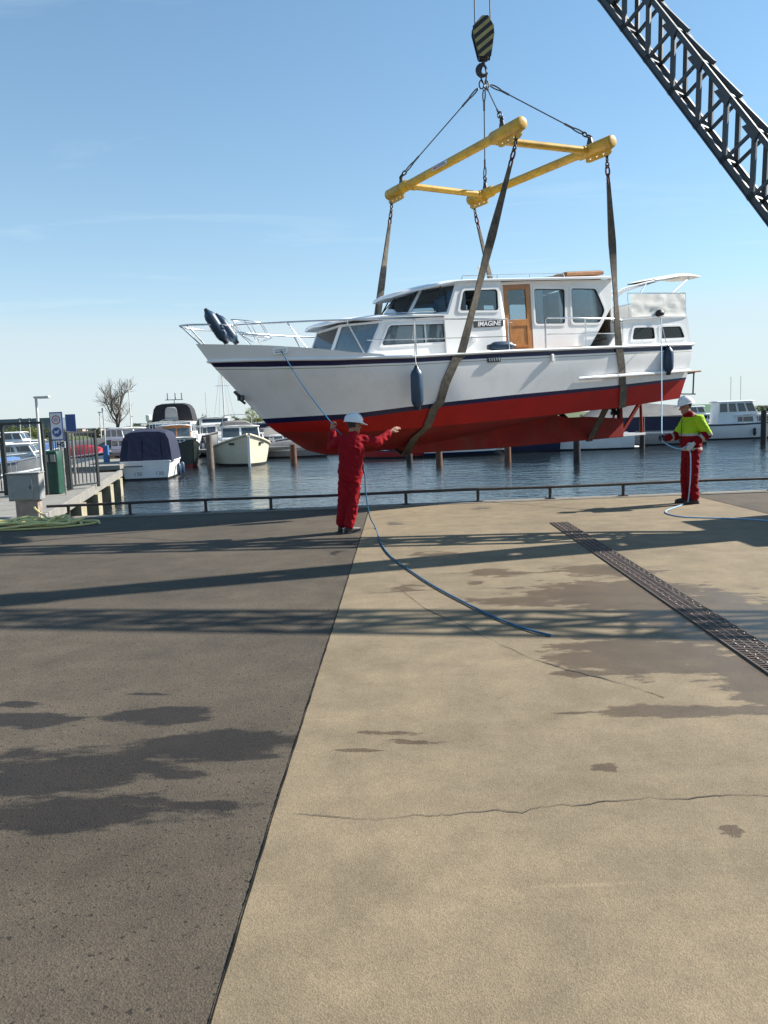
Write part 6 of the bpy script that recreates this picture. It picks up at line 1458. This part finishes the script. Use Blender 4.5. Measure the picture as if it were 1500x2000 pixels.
# 9 boats seen under the keel
p = wat(772, 896); b = Boat('open_boat', 'red rowing boat with a pale blue cover below the worker\'s hand', p.x, p.y + 1.2, 178, 5.0, 1.9, 0.55, 'boatred', 'boatnavy', sheer=0.3); b.tarp(-2.3, 1.8, 0.9, 0.6, 0.95, mat('pale_blue_cover', (0.42, 0.50, 0.56), 0.7), name='cover')
p = wat(905, 893); b = Boat('pontoon_boat', 'dark flat boat with a thin white rail under the yacht keel', p.x + 0.4, p.y + 2, 4, 5.6, 2.2, 0.42, 'boatnavy', 'boatwhite', sheer=0.05, bluff=5); b.rails(0.05, 0.9, 0.42, 'boatwhite', 6); b.tarp(-1.2, 2.6, 0.95, 0.4, 0.8, 'canvasblack')
p = wat(1040, 886); b = Boat('motorboat', 'dark blue motorboat under black canvas between two piles', p.x + 0.2, p.y + 2.5, 8, 7.0, 2.6, 0.85, 'boatnavy', 'boatnavy', sheer=0.3); b.canopy(-3.0, 1.2, 1.15, 0.85, 2.3, 'canvasblack', win=False); b.cabin(1.0, 2.4, 0.9, 0.85, 1.4, 0.6, 0, 'boatnavy', 2, 1)
p = wat(960, 886); b = Boat('motorboat', 'black hulled motorboat with dark cover beyond the pontoon boat', p.x - 0.5, p.y + 6, 170, 7.0, 2.6, 0.9, 'boatgreen', 'boatnavy', sheer=0.3); b.tarp(-3.2, 2.6, 1.2, 0.9, 1.1, 'canvasblack')
p = wat(840, 884); b = Boat('motorboat', 'dark covered motorboat beyond the red rowing boat', p.x, p.y + 7, 12, 7.5, 2.7, 0.95, 'boatnavy', 'boatnavy', sheer=0.3); b.canopy(-3.2, 1.0, 1.2, 0.95, 2.2, 'canvasnavy', win=False); b.cabin(0.8, 2.4, 0.9, 0.95, 1.5, 0.6, 0, 'boatgrey', 2, 1)
p = wat(720, 884); b = Boat('motorboat', 'grey motorboat with low cabin hidden mostly by the red hull', p.x, p.y + 5, 175, 7.5, 2.7, 0.95, 'boatgrey', 'boatnavy', sheer=0.3); b.cabin(-1.8, 1.4, 1.1, 0.95, 1.7, 0.5, 0.1, 'boatgrey', 3, 2)
# 10 white boat and tented boat right
p = wat(1145, 880); b = Boat('motorboat', 'white hulled motorboat with a low windscreen under the yacht rudder', p.x + 0.1, p.y + 1.4, 174, 6.2, 2.5, 0.98, 'boatwhite', 'boatwhite', 'antifoul', 0.25); b.cabin(-1.2, 1.0, 1.0, 0.98, 1.95, 0.6, 0.2, 'boatwhite', 2, 2, (0.2, 0.85)); MB().box((-3.3, 0, 0.08), (0.7, 1.8, 0.06)).build('bathing_platform', 'boatwhite', b.r)
p = wat(1248, 872); b = Boat('motor_cruiser', 'white boat under a grey ridged tent with navy side curtains', p.x + 0.6, p.y + 2.2, 172, 8.6, 3.0, 0.95, 'boatgrey', 'boatwhite', 'antifoul', 0.3, 2.6)
g = MB(); rows = []
for i in range(9):
    x = lerp(-3.9, 3.6, i / 8); rz = 3.0 - 0.10 * abs(i - 5) - (0.5 if i in (0, 8) else 0); e = 1.95 - (0.08 * abs(i - 4) / 4)
    rows.append([(x, -1.55, e), (x, -0.8, lerp(e, rz, 0.45) - 0.04), (x, 0, rz), (x, 0.8, lerp(e, rz, 0.45) - 0.04), (x, 1.55, e)])
g.grid(rows); g.add(rows[0], [(0, 1, 2, 3, 4)]); g.add(rows[-1], [(0, 1, 2, 3, 4)]); g.build('tent_roof', 'canvasgrey', b.r, smooth=20)
g = MB()
for sd in (1, -1): g.grid([[(lerp(-3.9, 3.6, i / 12), 1.50 * sd + 0.02 * noise.noise((i, sd, 0)), z) for i in range(13)] for z in (0.92, 1.4, 1.96)])
g.add([(-3.88, -1.5, 0.92), (-3.88, 1.5, 0.92), (-3.88, 1.5, 1.96), (-3.88, -1.5, 1.96)], [(0, 1, 2, 3)]); g.build('side_curtain', 'canvasnavy', b.r, fix=False)
# 11 white cabin cruiser right
b = Boat('cabin_cruiser', 'white cabin cruiser with slanted windows lying behind the worker in hi-vis', 27.2, 60.0, -8, 10.5, 3.3, 1.15, 'boatwhite', 'boatnavy', 'antifoul', 0.5, 2.2)
b.cabin(-1.0, 3.2, 1.35, 1.1, 1.75, 0.5, 0.0, ns=3, nf=2, wz=(0.25, 0.8)); b.cabin(-2.2, 0.9, 1.3, 1.1, 2.75, 0.45, 0.05, ns=4, nf=2, wz=(0.55, 0.92)); b.cabin(-4.8, -2.9, 1.35, 1.1, 1.9, 0.1, 0.1, 'boatwhite', 0, 0, roof=False); b.rails(0.45, 0.97, 0.6); b.fend((0.52, 0.70), -1, 'rubber')
for sd in (1, -1): MB().box((-3.9, 1.30 * sd, 1.62), (1.8, 0.04, 0.42)).build('side_cloth', 'canvasnavy', b.r)
g = MB()
for x in (-1.0, -0.3): g.tube([(x, 0, 2.8), (x, 0, 4.6)], 0.018, 5)
g.build('aerials', 'boatgrey', b.r)
b = Boat('motor_cruiser', 'white cruiser with a pointed dark hood beyond the tall black pile', 34.2, 63.5, 10, 9, 3.2, 1.2, sheer=0.5); b.cabin(-1, 2.4, 1.3, 1.2, 2.2, 0.5, 0.05, ns=3, nf=2); b.canopy(-3.8, -0.2, 1.3, 1.2, 3.3, 'canvasblack', (0.6, 0.3), win=False)
# 12 boats left of and behind the jetty
p = wat(62, 912); b = Boat('open_boat', 'grey boat under a light blue tarpaulin behind the lamp post', -21.3, 43.5, 20, 6.0, 2.3, 0.9, 'boatgrey', 'boatgrey', sheer=0.3); b.tarp(-2.6, 1.5, 1.0, 1.0, 0.3, 'canvasblue')
b = Boat('speedboat', 'white speedboat with tubular bow rail behind the jetty gate', -15.6, 30.0, 15, 5.4, 2.1, 0.8, 'boatwhite', 'boatwhite', sheer=0.3); b.rails(0.45, 0.97, 0.45); b.cabin(-0.8, 0.6, 0.8, 0.8, 1.15, 0.8, 0.1, ns=1, nf=1)
b = Boat('speedboat', 'small white speedboat low beside the jetty left of the cabinet', -14.6, 26.2, 12, 5.0, 1.9, 0.6, 'boatwhite', 'boatnavy', sheer=0.25); b.cabin(-0.6, 0.6, 0.7, 0.6, 0.95, 0.8, 0.1, ns=1, nf=1)
b = Boat('open_boat', 'boat covered by a red tarpaulin beyond the barred fence', -20.0, 54, -35, 5.6, 2.2, 0.75, 'boatwhite', 'antifoul', sheer=0.3); b.tarp(-2.2, 2.0, 1.0, 0.8, 0.75, 'canvasred')
b = Boat('open_boat', 'boat with a grey cover in the row beyond the red tarpaulin', -21, 60, -10, 7, 2.6, 0.95, 'boatgrey', 'boatwhite', sheer=0.3); b.tarp(-3.2, 3.0, 1.2, 0.9, 0.9, 'canvasgrey')
b = Boat('open_boat', 'low boat under a dark blue tarpaulin near the shore bank', -26, 66, 6, 7, 2.6, 0.8, 'boatnavy', 'boatwhite', sheer=0.3); b.tarp(-3.2, 3.0, 1.2, 0.9, 0.8, 'canvasblue')
b = Boat('cabin_cruiser', 'small white cruiser lying by the far jetty near the bare tree', -23.5, 75, -15, 7, 2.6, 1.0); b.cabin(-1.8, 1.4, 1.1, 1.0, 1.8, 0.5, 0.1, ns=3, nf=2)
b = Boat('open_boat', 'grey flat covered boat furthest left behind the fence', -24.5, 45, 15, 7, 2.5, 0.9, 'boatgrey', 'boatgrey', sheer=0.2); b.tarp(-3.2, 3.0, 1.2, 0.9, 0.9, 'canvasgrey')

# 13 fill of the crowded berths behind the jetty and the canopied boats
extra = [(-17.8, 58, -40, 7.0, 'boatwhite', None, 'white cabin boat moored behind the canopied boats next to the jetty end'), (-19.6, 68, -70, 8.0, 'boatwhite', 'canvasblack', 'white cruiser with dark hood near the far jetty'), (-24.0, 52, 10, 6.5, 'boatwhite', 'canvasgrey', 'white boat with a low grey hood beyond the blue tarpaulin'),
         (-28.5, 58, 0, 7.0, 'boatnavy', 'canvasgrey', 'navy boat with grey hood behind the fence bars'), (-31, 70, 5, 7.5, 'boatwhite', None, 'white cabin boat in front of the brick bank'), (-12.0, 84, -80, 8.0, 'boatwhite', 'canvasnavy', 'white cruiser with navy hood under the distant willow'), (-18.5, 86, -75, 8.5, 'boatwhite', None, 'white cabin boat right of the distant white tower'),
         (-8.5, 80, -70, 8.0, 'boatwhite', None, 'white cabin boat beyond the brown pile and the dark bow'), (-10.4, 62, -72, 7.5, 'boatwhite', 'canvasgrey', 'white cruiser with grey hood close behind the cream launch'), (31.0, 78, 5, 9, 'boatwhite', None, 'white cabin boat far behind the white cabin cruiser')]
for k, (x, y, hd, L_, m, hood, lab) in enumerate(extra):
    b = Boat('cabin_cruiser', lab, x, y, hd, L_, 2.7, 1.05, m, 'boatnavy' if k % 2 else m)
    b.cabin(-1.4, 1.7, 1.1, 1.0, 1.75, 0.5, 0.05, 'boatwhite', 3, 2)
    if hood: b.canopy(-3.1, -0.6, 1.15, 1.0, 2.55, hood, win=False)
    else: b.cabin(-2.2, 0.2, 1.0, 1.7, 2.5, 0.4, 0.05, 'boatwhite', 3, 2, (0.3, 0.88))
    b.rails(0.55, 0.97, 0.5)
    if k in (0, 3, 6, 7):
        g = MB(); g.tube([(-0.3, 0, 1.7), (-0.3, 0, 6.0 + (k % 3))], [0.05, 0.03], 6); g.build('mast', 'lamppaint', b.r, smooth=60)
# ================================================================== trees, bushes and buildings on the far shore
MT['bark'] = mat('grey_bark', (0.10, 0.085, 0.075), 0.9, var=0.25)
MT['twig'] = mat('bare_twigs', (0.14, 0.115, 0.10), 0.9, var=0.2)
def leafmat(name, c, c2):
    m = mat(name, c, 0.75, var=0.35, vscale=1.2, c2=c2, c2amt=0.8, c2scale=0.8)
    m.node_tree.nodes['Principled BSDF'].inputs['Transmission Weight'].default_value = 0.0
    return m
MT['leafspring'] = leafmat('spring_leaves', (0.13, 0.155, 0.030), (0.19, 0.185, 0.05)); MT['leafgreen'] = leafmat('green_leaves', (0.05, 0.08, 0.022), (0.09, 0.115, 0.03)); MT['leafdark'] = leafmat('dark_leaves', (0.025, 0.042, 0.016), (0.05, 0.065, 0.025))
def bare_tree(label, loc, h, w, seed, gr=None):
    t = thing('bare_tree', label, 'tree', loc, 0, gr); rnd = random.Random(seed); tr = MB(); tw = MB()
    def grow(p, d, L_, r, lev):
        n = 4; pts = [p]; q = p.copy(); dd = d.copy()
        for i in range(n):
            dd = (dd + Vector((rnd.uniform(-1, 1), rnd.uniform(-1, 1), rnd.uniform(-0.2, 0.7))) * 0.13).normalized(); q = q + dd * L_ / n; pts.append(q.copy())
        (tr if lev < 2 else tw).tube(pts, [lerp(r, r * 0.62, i / n) for i in range(n + 1)], 7 if lev < 2 else 4, cap=False)
        if lev >= 5: return
        k = (5, 4, 4, 4, 3)[lev]
        for i in range(k):
            a = rnd.uniform(0, 2 * PI); f = 1.0 if i == 0 else rnd.uniform(0.35, 1.0); base = pts[0].lerp(pts[-1], 0) if False else pts[max(1, min(n, round(f * n)))]
            sd = Vector((math.cos(a), math.sin(a), 0)); sp = 0.35 if i == 0 else rnd.uniform(0.45, 0.95)
            nd = (dd * math.cos(sp) + (sd - dd * sd.dot(dd)).normalized() * math.sin(sp) * w + Vector((0, 0, 0.18))).normalized()
            grow(base, nd, L_ * rnd.uniform(0.62, 0.82), r * (0.62 if i == 0 else 0.48), lev + 1)
    grow(Vector((0, 0, -0.3)), Vector((0.05, 0, 1)), h * 0.26, h * 0.028, 0)
    tr.build('trunk', 'bark', t, smooth=60, fix=False); tw.build('crown', 'twig', t, fix=False); return t
def leafy(name, label, loc, blobs, n, size, m, cat='tree', gr=None, trunk=True, seed=1):
    t = thing(name, label, cat, loc, 0, gr); rnd = random.Random(seed); g = MB(); vs, fs = [], []
    cl = []
    for (c, r) in blobs:
        for k in range(14):
            d = Vector((rnd.gauss(0, 1), rnd.gauss(0, 1), rnd.gauss(0, 1))).normalized() * rnd.uniform(0.45, 1.0); cl.append(Vector((c[0] + d.x * r[0], c[1] + d.y * r[1], c[2] + d.z * r[2])))
    rm = min(min(r) for c, r in blobs) * 0.42
    for k in range(n):
        c = rnd.choice(cl); p = c + Vector((rnd.gauss(0, 0.55), rnd.gauss(0, 0.55), rnd.gauss(0, 0.5))) * rm
        if p.z < 0.02: continue
        a = Vector((rnd.gauss(0, 1), rnd.gauss(0, 1), rnd.gauss(0, 0.6))).normalized(); b_ = a.orthogonal().normalized(); s = size * rnd.uniform(0.6, 1.3); o = len(vs)
        vs += [p - a * s, p + b_ * s * 0.45, p + a * s, p - b_ * s * 0.45]; fs.append((o, o + 1, o + 2, o + 3))
    g.add(vs, fs); g.build('crown', m, t, fix=False)
    if trunk:
        tb = MB(); hz = max(c[2] for c, r in blobs); tb.tube([(0, 0, -0.3), (0.05, 0, hz * 0.5), (0, 0, hz)], [0.16, 0.11, 0.04], 7)
        for c, r in blobs: tb.tube([(0, 0, hz * 0.35), ((c[0]) * 0.7, c[1] * 0.7, c[2])], [0.07, 0.025], 5)
        tb.build('trunk', 'bark', t, smooth=60, fix=False)
    return t
tp = atY(231, 852, 142); bare_tree('large bare tree with a round crown standing on the grassy far bank', (tp.x, tp.y, 0.3), 13.4, 1.15, 11)
leafy('willow_tree', 'fresh yellow green willow showing behind the yacht stem', (*atY(497, 842, 120).xy, 0.1), [((0, 0, 2.6), (1.7, 1.5, 1.5)), ((0.8, 0, 1.4), (1.6, 1.3, 1.1)), ((-0.9, 0, 1.3), (1.4, 1.2, 1.0))], 5200, 0.11, 'leafspring', seed=3)
rb = random.Random(21)
bush_labels = {}
def bush(px, py_top, d, wpx, m, label, seed):
    b0 = atY(px, 845, d); top = atY(px, py_top, d).z; w = wpx / FPX * d / 2; h = max(1.0, top + 0.3)
    leafy('bush', label, (b0.x, d, 0.0), [((-w * 0.5, 0, h * 0.45), (w * 0.6, 1.2, h * 0.5)), ((w * 0.4, 0, h * 0.5), (w * 0.65, 1.2, h * 0.5)), ((0, 0, h * 0.55), (w * 0.5, 1.0, h * 0.45))], 2600, 0.13, m, 'bush', 'bushes along the far shore', False, seed)
for k, (px, pt, d, wp, m, lab) in enumerate(((190, 838, 135, 26, 'leafdark', 'dark green bush left of the bare tree trunk'), (262, 832, 140, 40, 'leafgreen', 'green bush right of the bare tree trunk'), (300, 822, 150, 34, 'leafdark', 'dark twiggy bush beside the white tower'),
        (392, 818, 130, 50, 'leafdark', 'dark bush behind the black canopied cruiser'), (448, 814, 132, 70, 'leafgreen', 'wide green bush behind the cream launch'), (470, 818, 128, 34, 'leafdark', 'dark bush left of the willow'), (540, 822, 128, 60, 'leafgreen', 'green bush right of the willow behind the red bow'),
        (1395, 800, 150, 50, 'leafgreen', 'green bush above the worker in hi-vis shoulder'), (1440, 798, 155, 60, 'leafdark', 'dark bush behind the white cabin cruiser'), (1330, 802, 150, 50, 'leafdark', 'dark bush beyond the grey tent boat'), (1495, 795, 150, 50, 'leafgreen', 'green bush beyond the pointed dark hood'),
        (640, 835, 130, 110, 'leafdark', 'dark shore bush behind the worker in red'), (760, 835, 130, 120, 'leafdark', 'dark shore bush hidden behind the keel'), (900, 830, 130, 130, 'leafdark', 'dark shore bush behind the middle of the hull'), (1040, 825, 130, 130, 'leafdark', 'dark shore bush behind the propeller gap'), (1180, 815, 130, 130, 'leafdark', 'dark shore bush behind the white motorboat'),
        (60, 833, 150, 80, 'leafspring', 'yellow green bush under the long roof'), (20, 836, 140, 60, 'leafgreen', 'green bush at the left end of the shore'), (110, 836, 150, 40, 'leafdark', 'dark bush behind the pictogram sign'))):
    bush(px, pt, d, wp, m, lab, 40 + k)
# buildings
MT['brickwall'] = mat('orange_brick_bank', (0.33, 0.11, 0.045), 0.85, var=0.2, vscale=2)
MT['roofblue'] = mat('grey_blue_cladding', (0.10, 0.135, 0.16), 0.6, var=0.15, vscale=0.3)
MT['pinkwall'] = mat('pinkish_render', (0.46, 0.33, 0.28), 0.85); MT['palewall'] = mat('pale_render', (0.58, 0.57, 0.54), 0.85)
MT['greenroof'] = mat('green_metal_roof', (0.045, 0.12, 0.05), 0.6, var=0.1)
def building(name, label, px0, px1, py0, py1, d, m, depth, nwin=0, roof=None, wcol='darkglass'):
    a, b_ = atY(px0, py1, d), atY(px1, py1, d); t0 = atY((px0 + px1) / 2, py0, d).z; w = b_.x - a.x; base = -0.3
    t = thing(name, label, 'building' if 'wall' not in name else 'wall', ((a.x + b_.x) / 2, d + depth / 2, base)); h = t0 - base
    wl_ = MB().box((0, 0, h / 2), (w, depth, h)).build('wall', m, t)
    for k in range(nwin):
        x = (k + 0.5) / nwin * w - w / 2
        wo = MB().box((x, -depth / 2 - 0.01, h * 0.62), (w / nwin * 0.5, 0.08, h * 0.34)).build('window', wcol, t)
    if roof:
        g = MB(); hw, hd = w / 2 + 0.3, depth / 2 + 0.3; g.add([(-hw, -hd, h), (hw, -hd, h), (hw, hd, h), (-hw, hd, h), (-hw, 0, h + depth * 0.16), (hw, 0, h + depth * 0.16)], [(0, 1, 5, 4), (2, 3, 4, 5), (0, 4, 3), (1, 2, 5)]); g.build('roof', roof, t)
    else: MB().box((0, 0, h + 0.06), (w + 0.2, depth + 0.2, 0.12)).build('roof', 'roofblue', t)
    return t
building('long_shed', 'long low grey blue shed on the horizon left of the lamp post', -90, 102, 820, 845, 260, 'roofblue', 16, 18)
building('long_shed', 'low grey shed on the horizon behind the bare tree', 100, 330, 836, 850, 300, 'roofblue', 14, 20)
building('low_house', 'low pinkish house behind the barred fence', 142, 162, 838, 850, 170, 'pinkwall', 8, 3); building('low_house', 'low white house between pink houses behind the fence', 163, 171, 839, 850, 172, 'palewall', 8, 1); building('low_house', 'low pink house right of the white one behind the fence', 172, 182, 838, 850, 170, 'pinkwall', 8, 2)
bw = building('brick_wall', 'orange brick retaining wall on the shore behind the lamp post', 38, 186, 864, 884, 96, 'brickwall', 0.6)
building('shed', 'small grey block by the white tower on the shore', 262, 276, 828, 842, 180, 'boatgrey', 6, 1)
building('boathouse', 'boathouse with a green roof beyond the worker in hi-vis', 1378, 1450, 806, 825, 140, 'palewall', 10, 5, 'greenroof')
tw_ = atY(292, 842, 200); t = thing('water_tower', 'slender white topped tower on the far shore', 'tower', (tw_.x, 200, -0.2))
g = MB(); g.lathe([(0.55, 0), (0.42, 3.4)], 12); g.build('shaft', 'plinth', t, smooth=40); g = MB(); g.lathe([(0.5, 3.4), (0.7, 3.6), (0.7, 4.9), (0.6, 5.0)], 12); g.build('tank', 'boatwhite', t, smooth=40)
for k, (px, pt, pb, d, lab) in enumerate(((41, 818, 850, 110, 'thin white lamp post behind the gate'), (60, 818, 856, 105, 'second thin white lamp post behind the gate'), (199, 806, 868, 75, 'white lamp post standing left of the bare tree'), (258, 814, 842, 120, 'short lamp post right of the bare tree'))):
    b0 = atY(px, pb, d); h = atY(px, pt, d).z + 0.3; t = thing('far_lamp_post', lab, 'lamp post', (b0.x, d, -0.3), 0, 'lamp posts on the far shore')
    g = MB(); g.tube([(0, 0, 0), (0, 0, h)], [0.07, 0.045], 8); g.build('pole', 'lamppaint', t, smooth=50); MB().box((0.12, 0, h + 0.05), (0.5, 0.2, 0.1)).build('lamp_head', 'lamppaint', t, bevel=0.02)
